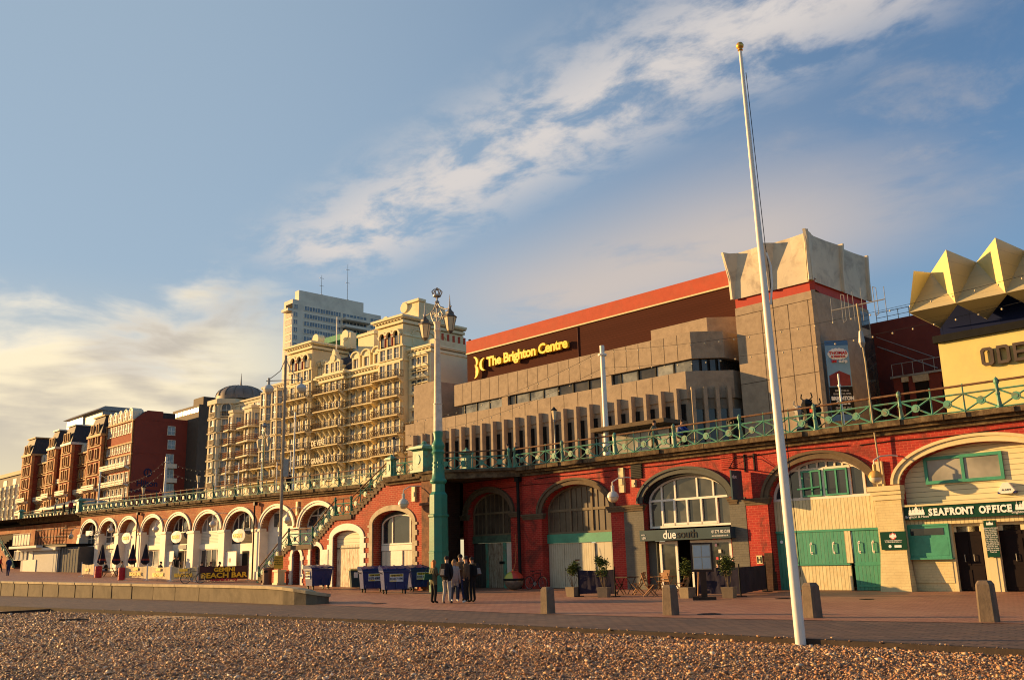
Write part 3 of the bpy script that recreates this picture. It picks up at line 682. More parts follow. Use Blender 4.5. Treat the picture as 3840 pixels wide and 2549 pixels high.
archwin(os2,.4,YS+.35,(.33,.66),(.2,.4,.6,.8),M_['rust'],M_['glass'],stt,bw=.03,edge=.04); panel(stt,'white_board',os2.uR+.12,os2.uR+.95,.6,2.5,YS-.09,M_['white_paint'])
# big white double door
mb=MB(); mb.prism([(a,b) for a,b in archpoly(os3,2.75)],YS+.3,YS+.36); mb.build('boarded_arch',boards('white_clap',(.66,.58,.40),.24,horiz=True,var=.03),stt)
peel=boards('peeling_white_door',(.66,.57,.40),.17,stain=(.24,.14,.07),st=.95)
for s in (0,1):
    a=os3.uL+.12+s*(os3.uR-os3.uL-.24)/2; b=a+(os3.uR-os3.uL-.24)/2-.02; d=panel(stt,'door',a,b,.15,2.72,YS+.22,peel)
    mb=MB(); mb.box(a+.02,b-.02,YS+.19,YS+.218,2.5,2.57); mb.build('hinge',M_['black'],d)
mb=MB(); mb.box(os3.uL,os3.uR,YS+.32,YS+.4,.1,2.8); mb.build('door_frame',M_['white_paint'],stt)
# grey arch with window and panels
gz4=2.75
def bigwin():
    o=Op(os4.uL+.28,os4.uR-.02,os4.zs-.1,os4.za-.22)
    mb=MB(); mb.prism(archpoly(os4,.1),YS+.62,YS+.66); mb.build('reveal_back',M_['grey_ring'],stt)
    archwin(o,2.62,YS+.5,(.29,.77),(),M_['white_paint'],M_['glass'],stt,bw=.10,edge=.09)
    panel(stt,'white_board',o.uL,o.uR,2.28,2.6,YS+.46,M_['white_paint'],.06); panel(stt,'door',o.uL,o.uL+.95,.1,2.26,YS+.5,M_['white_board']); panel(stt,'door',o.uL+.97,o.uL+2.1,.1,2.26,YS+.44,M_['white_paint']); panel(stt,'door',o.uL+2.12,o.uR,.1,2.26,YS+.5,M_['white_board'])
bigwin()
mb=MB(); ring(mb,os4,-.05,YS+.0,YS+.6) if 0 else None
# end pier, dark side walls round the corner
mb=MB(); p0=uS1-.25
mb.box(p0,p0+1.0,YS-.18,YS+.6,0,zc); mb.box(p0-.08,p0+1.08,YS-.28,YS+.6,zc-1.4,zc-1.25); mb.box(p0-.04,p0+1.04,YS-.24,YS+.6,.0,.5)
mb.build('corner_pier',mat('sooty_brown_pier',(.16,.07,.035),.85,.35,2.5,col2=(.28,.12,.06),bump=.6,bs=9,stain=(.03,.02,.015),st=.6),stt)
# stair railings
newel=[(965,2117),(1097,1966),(1158,1963),(1268,1848),(1344,1843)]
def P3(i,dy=0.): a,b=PR[i]; return (a,YS-.02+dy,b)
A0=(PR[0][0]+.15,YS,PR[0][1]+.02); A1=(PR[1][0]-.1,YS,PR[1][1]+.03); A2=(PR[2][0]+.05,YS,PR[1][1]+.03); A3=(PR[3][0]-.05,YS,PR[3][1]+.03); A4=(PR[4][0]-.05,YS,PR[3][1]+.03); A5=(uTop+.2,YS,zc+.5)
srl=railrun('stair_railing','green lattice railing climbing the brick steps',[A0,A1,A2,A3,A4],None,[4,2,4,2],M_['rail_green'],M_['post_dark'],'promenade railings',postw=.12)
railpanel(A4,A5,4,srl,M_['rail_green'])
# newel pedestals at the head of the steps and by the tall lamp
def pedestal(name,label,u,y,z,w,h,group=None):
    t=fthing(BF,name,u,y,z,label,'pedestal',group)
    mb=MB(); mb.box(u-w*.62,u+w*.62,y-w*.62,y+w*.62,z,z+.14); mb.box(u-w*.5,u+w*.5,y-w*.5,y+w*.5,z+.14,z+h*.72); mb.build('shaft',M_['rail_green'],t)
    mb=MB(); 
    for a,b,c,d in ((.6,.72,.76,0),(.78,.76,.82,0),(.66,.82,.86,0)): mb.box(u-w*a,u+w*a,y-w*a,y+w*a,z+h*b,z+h*c)
    mb.hexa([(u-w*.55,y-w*.55,z+h*.86),(u+w*.55,y-w*.55,z+h*.86),(u+w*.55,y+w*.55,z+h*.86),(u-w*.55,y+w*.55,z+h*.86)],[(u-w*.16,y-w*.16,z+h*.95),(u+w*.16,y-w*.16,z+h*.95),(u+w*.16,y+w*.16,z+h*.95),(u-w*.16,y+w*.16,z+h*.95)]); mb.ball((u,y,z+h*.98),w*.16,8); mb.build('cap',M_['rail_green'],t)
    mb=MB(); K=14; mb.prism([(u+w*.22*math.cos(2*math.pi*k/K),z+h*.42+h*.16*math.sin(2*math.pi*k/K)) for k in range(K)],y-w*.5-.03,y-w*.5-.002); mb.build('oval_panel',mat('pale_green_panel',(.22,.45,.32),.5,.1,3),t)
    return t
ub,zb_=qs(1586,1778)
pedestal('railing_pedestal','largest green cast pedestal on the dark corner pier left of the tall lamp',ub,YS+.1,zc+.5,.95,1.75)
pedestal('railing_pedestal','slim green pedestal at the head of the brick steps',A5[0]+.1,YS+.02,zc+.48,.42,1.35)
rt=railrun('corner_railing','short green lattice railing between the stair head and the big pedestal',[(A5[0]+.35,YS,zc+.5),(ub-.5,YS,zc+.5)],None,2,M_['rail_green'],M_['rail_green'],'promenade railings')
# ================= tall green lamp column
uL_,zL_=BF.q(1647,2200,YS-1.1); lampP=BF.w(uL_,YS-1.1,0)
def lampcolumn():
    t=empty('lamp_column',lampP,AZ,'tall green and white column with crown top and twin hanging lanterns','street lamp')
    gr=M_['green_col']=mat('lamp_green_paint',(.04,.22,.135),.42,.10,1.2,bump=.12,bs=9,stain=(.10,.08,.03),st=.35)
    mb=MB(); r=.545
    prof=[(r*1.03,0),(r*1.03,2.6),(r*1.06,2.62),(r*1.06,2.7),(r,2.72),(r*.985,5.0),(r*1.1,5.05),(r*1.1,5.18),(r*.95,5.22),(r*.93,6.55),(r*.70,6.75),(r*.68,7.3)]
    mb.lathe(prof,8,ph=rad(22.5)); mb.build('base',gr,t)
    mb=MB(); mb.lathe([(.38,7.3),(.47,7.42),(.47,7.55),(.36,7.7),(.33,8.2),(.29,9.1),(.31,9.2),(.29,9.35),(.37,9.5),(.34,9.62),(.30,9.7),(.37,9.95),(.36,10.05),(.25,10.3),(.23,10.5),(.28,10.9),(.25,11.0)],16)
    for k in range(8):
        a=k*math.pi/4
        for z in (7.8,8.1,8.4,8.7): mb.box(.3*math.cos(a)-.03,.3*math.cos(a)+.03,.3*math.sin(a)-.03,.3*math.sin(a)+.03,z,z+.12)
    mb.build('ornate_shaft',gr,t,smooth=True)
    wm=mat('flaking_white_paint',(.70,.62,.48),.6,.10,3,bump=.6,bs=6,stain=(.36,.26,.16),st=.4)
    mb=MB(); mb.lathe([(.25,11.0),(.235,12.9),(.26,12.93),(.26,13.0),(.215,13.02),(.16,17.6),(.2,17.7),(.15,17.75),(.15,18.25),(.21,18.35),(.17,18.5),(.18,18.8),(.23,19.0)],16); mb.build('shaft',wm,t,smooth=True)
    sv=M_['silver']=mat('silver_painted_ironwork',(.36,.33,.29),.4,.2,6,metal=.5,bump=.3)
    mb=MB()
    for s in (-1,1):
        pts=[(0,0,19.0),(.35*s,0,19.15),(.5*s,0,19.5),(.32*s,0,19.85),(.12*s,0,19.7),(.2*s,0,19.45)]; mb.path(pts,.035,6)
        pts=[(.1*s,0,20.4),(.3*s,0,20.05),(.7*s,0,19.8),(1.15*s,0,19.75),(1.25*s,0,19.9)]; mb.path(pts,.04,6)
        mb.path([(0,.4*s,19.2),(0,.45*s,19.6),(0,.2*s,19.9)],.03,6)
        mb.tube((1.12*s,0,19.7),(1.12*s,0,20.0),.09,.05,8); mb.tube((1.12*s,0,20.0),(1.12*s,0,20.75),.05,.01,8)
        K=10; mb.path([(.28*s+.2*math.cos(2*math.pi*k/K),0,19.5+.2*math.sin(2*math.pi*k/K)) for k in range(K+1)],.03,6)
    mb.tube((0,0,19.),(0,0,20.9),.06,.05,8); mb.ball((0,0,20.5),.14,8); mb.ball((0,0,20.15),.12,8)
    mb.build('scrollwork',sv,t,smooth=True)
    mb=MB(); mb.lathe([(.1,20.85),(.24,20.95),(.24,21.05),(.2,21.08)],12)
    for k in range(6):
        a=k*math.pi/3; mb.path([(.22*math.cos(a),.22*math.sin(a),21.05),(.3*math.cos(a),.3*math.sin(a),21.3),(.15*math.cos(a),.15*math.sin(a),21.5),(0,0,21.42)],.035,5)
    mb.ball((0,0,21.55),.08,8); mb.build('crown',sv,t,smooth=True)
    for s in (-1,1):
        x=1.12*s; l=empty('lantern',(x,0,0)); l.parent=t
        mb=MB(); mb.lathe([(.17,18.05),(.2,18.1),(.36,19.05),(.34,19.06),(.15,18.06)],6,(x,0,0)); o=mb.build('lantern',M_['lampglass']if 'lampglass' in M_ else M_.setdefault('lampglass',mat('frosted_lamp_glass',(.62,.50,.30),.3,.1,2,bump=0)),None)
        bpy.data.objects.remove(l); o.parent=t
        mb=MB()
        for k in range(6):
            a=k*math.pi/3; mb.tube((x+.19*math.cos(a),.19*math.sin(a),18.08),(x+.37*math.cos(a),.37*math.sin(a),19.06),.022,n=4)
        mb.lathe([(.4,19.05),(.42,19.12),(.3,19.25),(.24,19.3),(.24,19.45),(.12,19.6),(.05,19.75)],6,(x,0,0)); mb.lathe([(.03,17.85),(.08,17.9),(.19,18.06)],6,(x,0,0))
        mb.build('lantern_frame',mat('lantern_iron',(.12,.10,.08),.5,.2,4),o)
    return t
zs_=BF.q(1640,1078,YS-1.1)[1]; lc=lampcolumn(); k_=zs_/21.62
lc.scale=(1,1,k_); lc.location.z=0
# ================= arcade B (right, painted red brick)
q0=lambda px,py,y=0.: BF.q(px,py,y)
uB1=42.
ob1=opx(BF,1754,1917,1925,1830,1846,0); ob2=opx(BF,2033,2290,1915,2156,1815,0); ob3=opx(BF,2411,2735,1875,2572,1773,0); ob4=opx(BF,2883,3288,1866,3095,1716,0)
z5=4.15; u5L=q0(3375,1811)[0]; u5c=q0(3662,1657)[0]; ob5=Op(u5L,2*u5c-u5L,z5,q0(3662,1657)[1]); ob6=Op(ob5.uR+1.6,ob5.uR+7.0,z5,5.5); ob7=Op(ob6.uR+1.6,ob6.uR+7.0,z5,5.5)
opsB=[ob1,ob2,ob3,ob4,ob5,ob6,ob7]
uB0=-4.6
arB=fthing(BF,'arcade',uB0,0,0,'glossy red painted brick arcade with large segmental arches under the near railing','arcade')
mb=MB(); ug1a,ug1b=q0(2345,2000)[0],q0(2805,2000)[0]; uCr=q0(3330,1900)[0]
# front in colour zones: dark by the lamp, red, grey round the cafe arch, red, cream at the office
zones=[(uB0,-1.0,'brick_dark'),(-1.0,uCr,'brick_red'),(uCr,uB1+.3,'brick_red')]
for a,b,m in zones:
    mb=MB(); ops=[o for o in opsB if o.uL>=a-.01 and o.uR<=b+.01]
    if m=='brick_dark': ops=[Op(ob1.uL,-1.0,ob1.zs,ob1.za)]; 
    # the first arch is cut by the zone line: build it whole in the red zone
for nm,a,b,ops in (('brick_wall',uB0,uB1,opsB),):
    mb=MB(); archwall(mb,a,b,lambda u:-.1,lambda u:6.12,ops,0.,.8); o=mb.build(nm,M_['brick_red'],arB,fix=False)
# grey painted zone as separate proud skin each side of the cafe arch
mb=MB(); mb.box(ug1a,ob3.uL-.0,-.035,.0-.003,0,ob3.zs-.05); mb.build('grey_painted_brick',M_['brick_grey'],arB); MB().box(ob3.uR,ug1b,-.035,-.003,0,ob3.zs-.05).build('grey_painted_brick',M_['brick_grey'],arB)
cornice(arB,uB0,uB1,lambda u:6.12,0.,dy=.6)
mb=MB(); mb.slab([(uS1-.25,YS-.3),(uS1+.95,YS-.3),(.6,-.3),(.6,.6),(uS1-.25,.6)],zc,zc+.36); mb.slab([(uS1-.25,YS-.42),(uS1+1.05,YS-.42),(.8,-.42),(.8,.6),(uS1-.25,.6)],zc+.363,zc+.5); mb.build('corner_cornice',M_['stone_dark'],arB)
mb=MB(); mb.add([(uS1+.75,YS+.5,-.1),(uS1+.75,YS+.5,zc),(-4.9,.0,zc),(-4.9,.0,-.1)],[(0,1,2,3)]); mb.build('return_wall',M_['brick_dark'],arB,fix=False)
# rings
for o,m,t1 in ((ob1,'stone_ring',.34),(ob2,'stone_ring',.36),(ob3,'grey_ring',.34),(ob4,'stone_ring',.36),(ob5,'cream',.34),(ob6,'cream',.34)):
    mb=MB(); ring(mb,o,t1*.62,-.09,.1); ring(mb,o,t1*.34,-.16,.1,g=t1*.62+.003); mb.build('arch_surround',M_[m],arB)
ring_b=MB(); ring(ring_b,Op(ob3.uL+.10,ob3.uR-.10,ob3.zs,ob3.za-.10),.095,.02,.3); ring_b.build('inner_reveal',M_['black'],arB)
# imposts and piers
def impost(a,b,z,m,h=.30,pr=.18):
    mb=MB(); mb.box(a,b,-pr*.55,.1,z-h,z-h*.62); mb.box(a-.05,b+.05,-pr*.8,.1,z-h*.617,z-h*.3); mb.box(a-.1,b+.1,-pr,.1,z-h*.297,z); return mb.build('impost',M_[m],arB)
pr1=q0(1957,2000)[0]
impost(ob1.uR-.05,pr1-.12,ob1.zs,'stone_ring'); impost(pr1+.18,ob2.uL+.12,ob2.zs,'stone_ring'); impost(ob2.uR-.1,ob3.uL+.02,4.1,'stone_ring'); impost(ob3.uR+.0,ob3.uR+.45,4.1,'stone_ring',pr=.14); impost(ug1b+.05,ob4.uL+.02,4.0,'stone_ring'); impost(ob1.uL-.6,ob1.uL+.03,ob1.zs,'stone_ring')
# pier faces a little proud
mb=MB(); mb=0
for a_,b_,c_ in ((ob4.uL-1.15,ob4.uL-.05,3.7),(ob1.uR,pr1-.2,3.85),(pr1+.25,ob2.uL,3.7)): MB().box(a_,b_,-.06,-.004,0,c_).build('pier_face',M_['brick_red'],arB)
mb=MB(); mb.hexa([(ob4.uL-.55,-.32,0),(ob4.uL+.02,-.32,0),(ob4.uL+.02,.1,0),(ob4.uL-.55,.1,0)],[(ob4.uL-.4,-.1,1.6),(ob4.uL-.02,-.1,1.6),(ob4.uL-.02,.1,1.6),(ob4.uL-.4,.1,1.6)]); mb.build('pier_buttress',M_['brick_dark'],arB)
# ---- arch 1
y=.45; zb1=q0(1830,2008,y)[1]
archwin(ob1,zb1,y,(.30,.70),(.52,),M_['wframe'] if 'wframe' in M_ else M_.setdefault('wframe',mat('faded_brown_frame',(.17,.13,.075),.7,.2,3,bump=.2)),M_['glass_b'],arB,bw=.12,edge=.1,thin=(.1,.2,.4,.5,.6,.8,.9))
panel(arB,'lintel',ob1.uL,ob1.uR,zb1-.42,zb1-.003,y-.1,mat('faded_green_timber',(.09,.15,.095),.7,.25,3,bump=.3,stain=(.05,.045,.03),st=.6),.12)
W=ob1.uR-ob1.uL; zt1=zb1-.425
d=panel(arB,'door',ob1.uL+.02,ob1.uL+W*.30,.03,zt1,y-.02,boards('dark_grey_door',(.07,.06,.05),.2,stain=(.13,.1,.07),st=.5))
d=panel(arB,'door',ob1.uL+W*.36,ob1.uL+W*.70,.03,zt1,y-.06,boards('rust_stained_white_door',(.42,.36,.25),.17,stain=(.13,.07,.03),st=.9),.06); mb=MB(); mb.box(ob1.uL+W*.62,ob1.uL+W*.73,y-.12,y-.065,1.35,1.5); mb.build('padlock_bar',M_['black'],d)
panel(arB,'door',ob1.uL+W*.76,ob1.uR-.01,.03,zt1,y-.02,M_['white_paint']); mb=MB(); mb.box(ob1.uL+W*.30,ob1.uL+W*.36,y-.09,y+.06,0,zt1); mb.build('door_post',M_['rail_green'],arB); MB().box(ob1.uL+W*.70,ob1.uL+W*.76,y-.09,y+.06,0,zt1).build('door_post',M_['rail_green'],arB)
# ---- arch 2
zb2=q0(2156,1999,y)[1]
archwin(ob2,zb2,y,(.345,.66),(.49,),M_['wframe'],M_['glass_b'],arB,bw=.13,edge=.11,thin=(.085,.17,.26,.43,.51,.59,.74,.83,.92)); 
panel(arB,'lintel',ob2.uL,ob2.uR,zb2-.48,zb2-.003,y-.12,M_['green_paint'],.14)
W=ob2.uR-ob2.uL; zt2=zb2-.485
wd=boards('cream_white_warehouse_door',(.52,.48,.34),.16,stain=(.3,.2,.1),st=.35,var=.03,groove=.6)
d=panel(arB,'door',ob2.uL+.03,ob2.uL+W*.24,.03,zt2,y-.05,wd); d=panel(arB,'door',ob2.uL+W*.245,ob2.uL+W*.635,.03,zt2,y-.05,wd)
mb=MB()
for zz in (1.45,1.25,1.02): mb.box(ob2.uL+W*.40,ob2.uL+W*.46,y-.09,y-.052,zz,zz+.06)
mb.build('rusty_hasp',M_['rust'],d); panel(arB,'door',ob2.uL+W*.70,ob2.uR-.02,.03,zt2,y-.05,boards('plain_white_door',(.50,.46,.33),.5,var=.02))
mb=MB(); mb.box(ob2.uL+W*.64,ob2.uL+W*.695,y-.12,y+.05,0,zt2-.05); mb.build('door_post',wd,arB); 
# ---- arch 3: cafe
y=.35
zb3=q0(2572,1975,y)[1]
hz=(q0(2572,1865,y)[1]-zb3)/(ob3.za-zb3)
ow=Op(ob3.uL+.1,ob3.uR-.1,ob3.zs,ob3.za-.1)
cw=archwin(ow,zb3,y,(),((hz,.10),),M_['white_metal'],glass('cafe_glass',(.05,.052,.045),.05,.8,(.10,.10,.085)),arB,bw=.08,edge=.10)
mb=MB(); W=ow.uR-ow.uL; zh=zb3+(ow.za-zb3)*hz
for f in (.17,.34,.61,.80): u=ow.uL+W*f; mb.box(u-.045,u+.045,y-.02,y+.045,zh+.05,ow.top(u)-.08)
for f in (.17,.325,.48,.65,.83): u=ow.uL+W*f; mb.box(u-.05,u+.05,y-.05,y+.045,zb3+.1,zh-.05)
mb.box(ow.uL+W*.17,ow.uL+W*.83,y-.05,y+.04,zb3+.1,zb3+.22); mb.build('glazing_bars',M_['white_metal'],cw)
fs=panel(arB,'fascia_sign',q0(2398,1995,-.45)[0],q0(2737,1980,-.45)[0],zb3-.60,zb3-.10,-.45,M_['grey_blue'],.85)
fu0=q0(2398,1995,-.45)[0]; fu1=q0(2737,1980,-.45)[0]; FW=fu1-fu0
text('due',.56,WHT,fs,u=fu0+FW*.275,y=-.465,z=zb3-.52,bold=.006,sx=.93,depth=.01); text('south',.56,mat('dark_lettering',(.02,.02,.02),.5,bump=0),fs,u=fu0+FW*.43,y=-.465,z=zb3-.52,sx=.93,depth=.01)
text('01273 821218',.19,WHT,fs,u=fu0+FW*.81,y=-.465,z=zb3-.36,sx=.9,depth=.006); text('www.duesouth.co.uk',.11,WHT,fs,u=fu0+FW*.81,y=-.465,z=zb3-.51,sx=.95,depth=.006); text('arch',.12,WHT,fs,u=fu0+.12,y=-.465,z=zb3-.34,depth=.006); text('139',.17,WHT,fs,u=fu0+.12,y=-.465,z=zb3-.53,depth=.006)
zt3=zb3-.62
mb=MB(); mb.box(ow.uL-.1,ow.uR+.1,1.6,1.65,0,zb3-.05); mb.box(ow.uL-.1,ow.uR+.1,y-.0,y+1.2,zt3+.02,zb3-.1); mb.build('dark_interior',M_['inside'],arB)
for a,b,nm,yy in ((.12,.345,'glazed_door',y-.12),(.50,.72,'glazed_door',y-.1),(.73,.99,'glazed_door',y-.22)):
    winbox(arB,ow.uL+W*a,ow.uL+W*b,.05,zt3-.02,yy,M_['white_metal'],glass('door_glass_%d'%int(a*100),(.03,.035,.03),.05,.8,(.08,.08,.065)),1,1,fw=.13,name=nm)
stk=MB()
ud=ow.uL+W*.78
for du,z_,r in ((.12,2.35,.1),(.42,2.35,.1)): stk.tube((ud+du,y-.26,z_),(ud+du,y-.255,z_),r,n=12,mi=0)
for du,z_,w_,h_,mi in ((.3,1.65,.14,.16,1),(.15,1.35,.12,.12,0),(.35,1.3,.12,.14,1),(.12,1.1,.12,.14,1),(.3,1.05,.12,.16,1),(.14,1.95,.1,.14,2)): stk.box(ud+du,ud+du+w_,y-.262,y-.252,z_,z_+h_,mi)
stk.build('stickers',[mat('red_sticker',(.55,.04,.06),.5,bump=0),mat('white_sticker',(.6,.58,.5),.5,bump=0),mat('violet_sticker',(.15,.08,.2),.5,bump=0)],arB)
panel(arB,'grey_post',ow.uL-.08,ow.uL+W*.09,0,zt3,y-.15,M_['grey_ring'],.3)
# projecting blade sign
bs=fthing(BF,'projecting_sign',ob3.uR+.15,-.5,4.3,'dark blue-grey blade sign hanging from an iron bracket between the cafe arch and cream arch','sign')
bu=q0(2770,1900,-.6)[0]
mb=MB(); mb.box(bu-.04,bu+.04,-1.05,-.2,3.95,5.25); mb.build('board',M_['grey_blue'],bs); text('due',.26,WHT,bs,u=bu-.5,y=-.62,z=4.95,depth=.006,M3=None) if 0 else None
tt=text('due',.24,WHT,bs,u=bu+.045,y=-1.0,z=4.9,depth=.004,M3=Matrix.Rotation(rad(90),4,'Z')); 
mb=MB(); mb.tube((bu,-1.15,5.35),(bu,0,5.35),.03,n=6); mb.path([(bu,-1.1,5.35),(bu,-.5,5.9),(bu,0,5.95)],.02,5); mb.path([(bu+.9,0,5.95),(bu,-1.1,5.35)],.012,4); mb.box(bu+.1,bu+.16,-.06,-.002,5.2,6.0); mb.box(bu+.6,bu+.66,-.06,-.002,5.2,6.0); mb.build('bracket',M_['black'],bs)
# ---- arch 4: cream boards and green doors
y=.4; W=ob4.uR-ob4.uL; U4=lambda px,py=2050: q0(px,py,y)[0]
zb4=q0(3080,1870,y)[1]; zl=q0(3080,1985,y)[1]
hz=(q0(3080,1755,y)[1]-zb4)/(ob4.za-zb4)
w4=archwin(ob4,zb4,y,(),((hz,.09),),M_['white_paint'],M_['glass'],arB,bw=.09,edge=.11)
mb=MB(); zh=zb4+(ob4.za-zb4)*hz
for f in (.12,.28,.745,.87): u=ob4.uL+W*f; mb.box(u-.05,u+.05,y-.02,y+.045,zb4+.1,ob4.top(u)-.08)
for f in (.36,.455,.54,.62,.69): u=ob4.uL+W*f; mb.box(u-.04,u+.04,y-.02,y+.045,zh+.05,ob4.top(u)-.08)
mb.box(ob4.uL+W*.5-.05,ob4.uL+W*.5+.05,y-.02,y+.045,zb4+.1,zh); mb.build('glazing_bars',M_['white_paint'],w4)
for a,b in ((.30,.485),(.52,.73)):
    winbox(w4,ob4.uL+W*a,ob4.uL+W*b,zb4+.12,zh-.06,y-.06,M_['green_paint'],M_['glass'],2,1,fw=.07,name='green_casement')
mb=MB(); mb.tube((ob4.uL+W*.28,y-.3,zb4+.45),(ob4.uL+W*.49,y-.3,zb4+.5),.035,n=6); mb.build('green_rail',M_['green_paint'],arB)
panel(arB,'cream_boarding',ob4.uL,ob4.uR,zl,zb4-.003,y-.03,M_['cream_board'],.08)
panel(arB,'green_lintel',ob4.uL,ob4.uR,zl-.09,zl-.003,y-.09,M_['green_paint'],.12)
gd=panel(arB,'door',U4(2896),U4(2968),.02,zl-.095,y-.03,M_['green_board']); mb=MB(); mb.tube((U4(2935),y-.06,2.05),(U4(2935),y-.035,2.05),.07,n=10); mb.build('round_plate',WHT,gd)
panel(arB,'cream_post',U4(2968),U4(2990),.02,zl-.095,y-.05,M_['cream_board'],.07)
sh=panel(arB,'shutters',U4(2991),U4(3172),q0(3080,2112,y)[1],zl-.095,y-.06,M_['green_board'],.06)
def handle(parent,u,z,y,m='white_metal'):
    mb=MB(); mb.path([(u,y,z+.2),(u,y-.09,z+.2),(u,y-.09,z-.2),(u,y,z-.2)],.018,6); mb.box(u-.03,u+.03,y-.008,y,z+.15,z+.25); mb.box(u-.03,u+.03,y-.008,y,z-.25,z-.15); return mb.build('handle',M_[m],parent)
zz=q0(3050,2055,y)[1]
handle(sh,U4(3046),zz,y-.061); handle(sh,U4(3130),zz,y-.061)
panel(arB,'sill',U4(2990),U4(3186),q0(3080,2118,y)[1],q0(3080,2112,y)[1]-.003,y-.12,M_['green_paint'],.15)
panel(arB,'cream_boarding',U4(2991),U4(3186),.02,q0(3080,2119,y)[1],y-.035,M_['cream_board'],.06)
panel(arB,'cream_post',U4(3173),U4(3196),q0(3080,2111,y)[1]+.0,zl-.095,y-.07,M_['cream_board'],.09)
gd=panel(arB,'door',U4(3199),ob4.uR-.01,.02,zl-.095,y-.03,M_['green_board']); handle(gd,U4(3225),zz,y-.031); handle(gd,U4(3277),zz,y-.031)
mb=MB(); mb.box(U4(3206),ob4.uR-.05,y-.05,y-.031,1.0,1.14); mb.box(U4(3206),ob4.uR-.05,y-.05,y-.031,.15,.25); mb.build('door_rail',M_['green_paint'],gd)
# ---- cream pilaster
pa,pb=ob4.uR-.03,ob5.uL+.02
mb=MB(); mb.box(pa,pb,-.16,.1,0,3.55); mb.hexa([(pa-.05,-.42,0),(pb+.12,-.42,0),(pb+.12,.1,0),(pa-.05,.1,0)],[(pa,-.17,1.45),(pb,-.17,1.45),(pb,.1,1.45),(pa,.1,1.45)]); mb.build('cream_pilaster',M_['cream_brick'],arB)
mb=MB(); mb.box(pa-.05,pb+.05,-.22,.1,3.55,3.75); mb.box(pa-.1,pb+.08,-.28,.1,3.753,3.9); mb.box(pa-.2,pb+.1,-.34,.1,3.903,4.1); mb.build('impost',M_['cream'],arB)
def notice(name,label,u0,u1,z0,z1,y,m,rows,title=None,fr=BF,txt=WHT,parent=None):
    t=fthing(fr,name,(u0+u1)/2,y,z0,label,'notice') if parent is None else parent
    mb=MB(); mb.box(u0,u1,y-.03,y,z0,z1); o=mb.build('board',m,t)
    return t
NG=mat('bottle_green_board',(.008,.05,.03),.35,.1,1,bump=0)
n1u0,n1z1=q0(3300,1994,-.2); n1u1,_=q0(3397,1994,-.2); n1z0=q0(3345,2060,-.2)[1]
nt_=notice('green_notice_board','square dark green notice with no-dogs roundel on the cream pilaster','' or n1u0,n1u1,n1z0,n1z1,-.2,NG,0)
cu=(n1u0+n1u1)/2; NW=n1u1-n1u0
def pavilion(u,z,s,y,parent):      # small domed-palace emblem
    mb=MB(); mb.box(u-.5*s,u+.5*s,y-.012,y,z,z+.16*s)
    for d,h,w_ in ((-.4,.3,.08),(-.2,.26,.1),(0,.5,.16),(.2,.26,.1),(.4,.3,.08)):
        mb.prism([(u+d*s-w_*s,z+.16*s),(u+d*s+w_*s,z+.16*s),(u+d*s+w_*s*.9,z+.28*s),(u+d*s,z+h*s+.1*s),(u+d*s-w_*s*.9,z+.28*s)],y-.012,y)
        mb.box(u+d*s-.012*s,u+d*s+.012*s,y-.012,y,z+h*s,z+h*s+.2*s)
    return mb.build('emblem',WHT,parent)
pavilion(cu,n1z1-.22,.28,-.232,nt_)
for k,(zz_,ww) in enumerate(((n1z1-.36,.9),(n1z1-.42,.85),(n1z0+.34,.85),(n1z0+.29,.6))): text('By order no dogs are allowed here' if k<2 else 'Please keep the seafront clean',.055,WHT,nt_,u=cu,y=-.235,z=zz_,align='CENTER',depth=.003,sx=ww)
mb=MB(); 
for k in range(20):
    a=2*math.pi*k/20;b_=2*math.pi*(k+1)/20; mb.prism([(cu+.13*math.cos(a),n1z0+.52+.13*math.sin(a)),(cu+.13*math.cos(b_),n1z0+.52+.13*math.sin(b_)),(cu+.10*math.cos(b_),n1z0+.52+.10*math.sin(b_)),(cu+.10*math.cos(a),n1z0+.52+.10*math.sin(a))],-.24,-.232,0)
mb.prism([(cu+.1*math.cos(2*math.pi*k/16),n1z0+.52+.1*math.sin(2*math.pi*k/16)) for k in range(16)],-.236,-.232,1); mb.prism([(cu-.08,n1z0+.6),(cu-.06,n1z0+.62),(cu+.08,n1z0+.44),(cu+.06,n1z0+.42)],-.242,-.237,0); mb.build('roundel',[mat('roundel_red',(.6,.05,.03),.5,bump=0),WHT],nt_)
mb=MB(); mb.tube((cu-.16,-.24,n1z0+.13),(cu-.16,-.232,n1z0+.13),.06,n=10); mb.box(cu+.02,cu+.3,-.24,-.232,n1z0+.08,n1z0+.17); mb.build('badge',WHT,nt_)
# ---- arch 5: seafront office
y=.42; zs5a=q0(3600,1888,y)[1]; 
mb=MB(); mb.prism(archpoly(ob5,2.2),y,y+.08); mb.build('clapboard_gable',M_['clap'],arB)
q5=lambda px,py,yy=y: q0(px,py,yy)
a,b=q5(3463,1718),q5(3772,1794); z0w,z1w=q5(3620,1806)[1],q5(3620,1702)[1]
winbox(arB,a[0],b[0],z0w,z1w,y-.08,M_['green_paint'],glass('creased_blind_glass',(.30,.29,.24),.35,.4,(.42,.40,.33)),2,1,fw=.12,name='green_window')
sgn=fthing(BF,'office_sign',u5c,0,3,'long dark green seafront office name board over the brown doors','sign')
su0=ob5.uL+.05; sz1=q0(3600,1889,-.05)[1]; sz0=q0(3600,1940,-.05)[1]
mb=MB(); mb.box(su0,ob5.uR-.1,-.05,.1,sz0,sz1); mb.build('board',NG,sgn)
mb=MB(); mb.box(su0-.05,ob5.uR,-.11,.1,sz1+.003,sz1+.07); mb.build('moulding',M_['cream'],sgn)
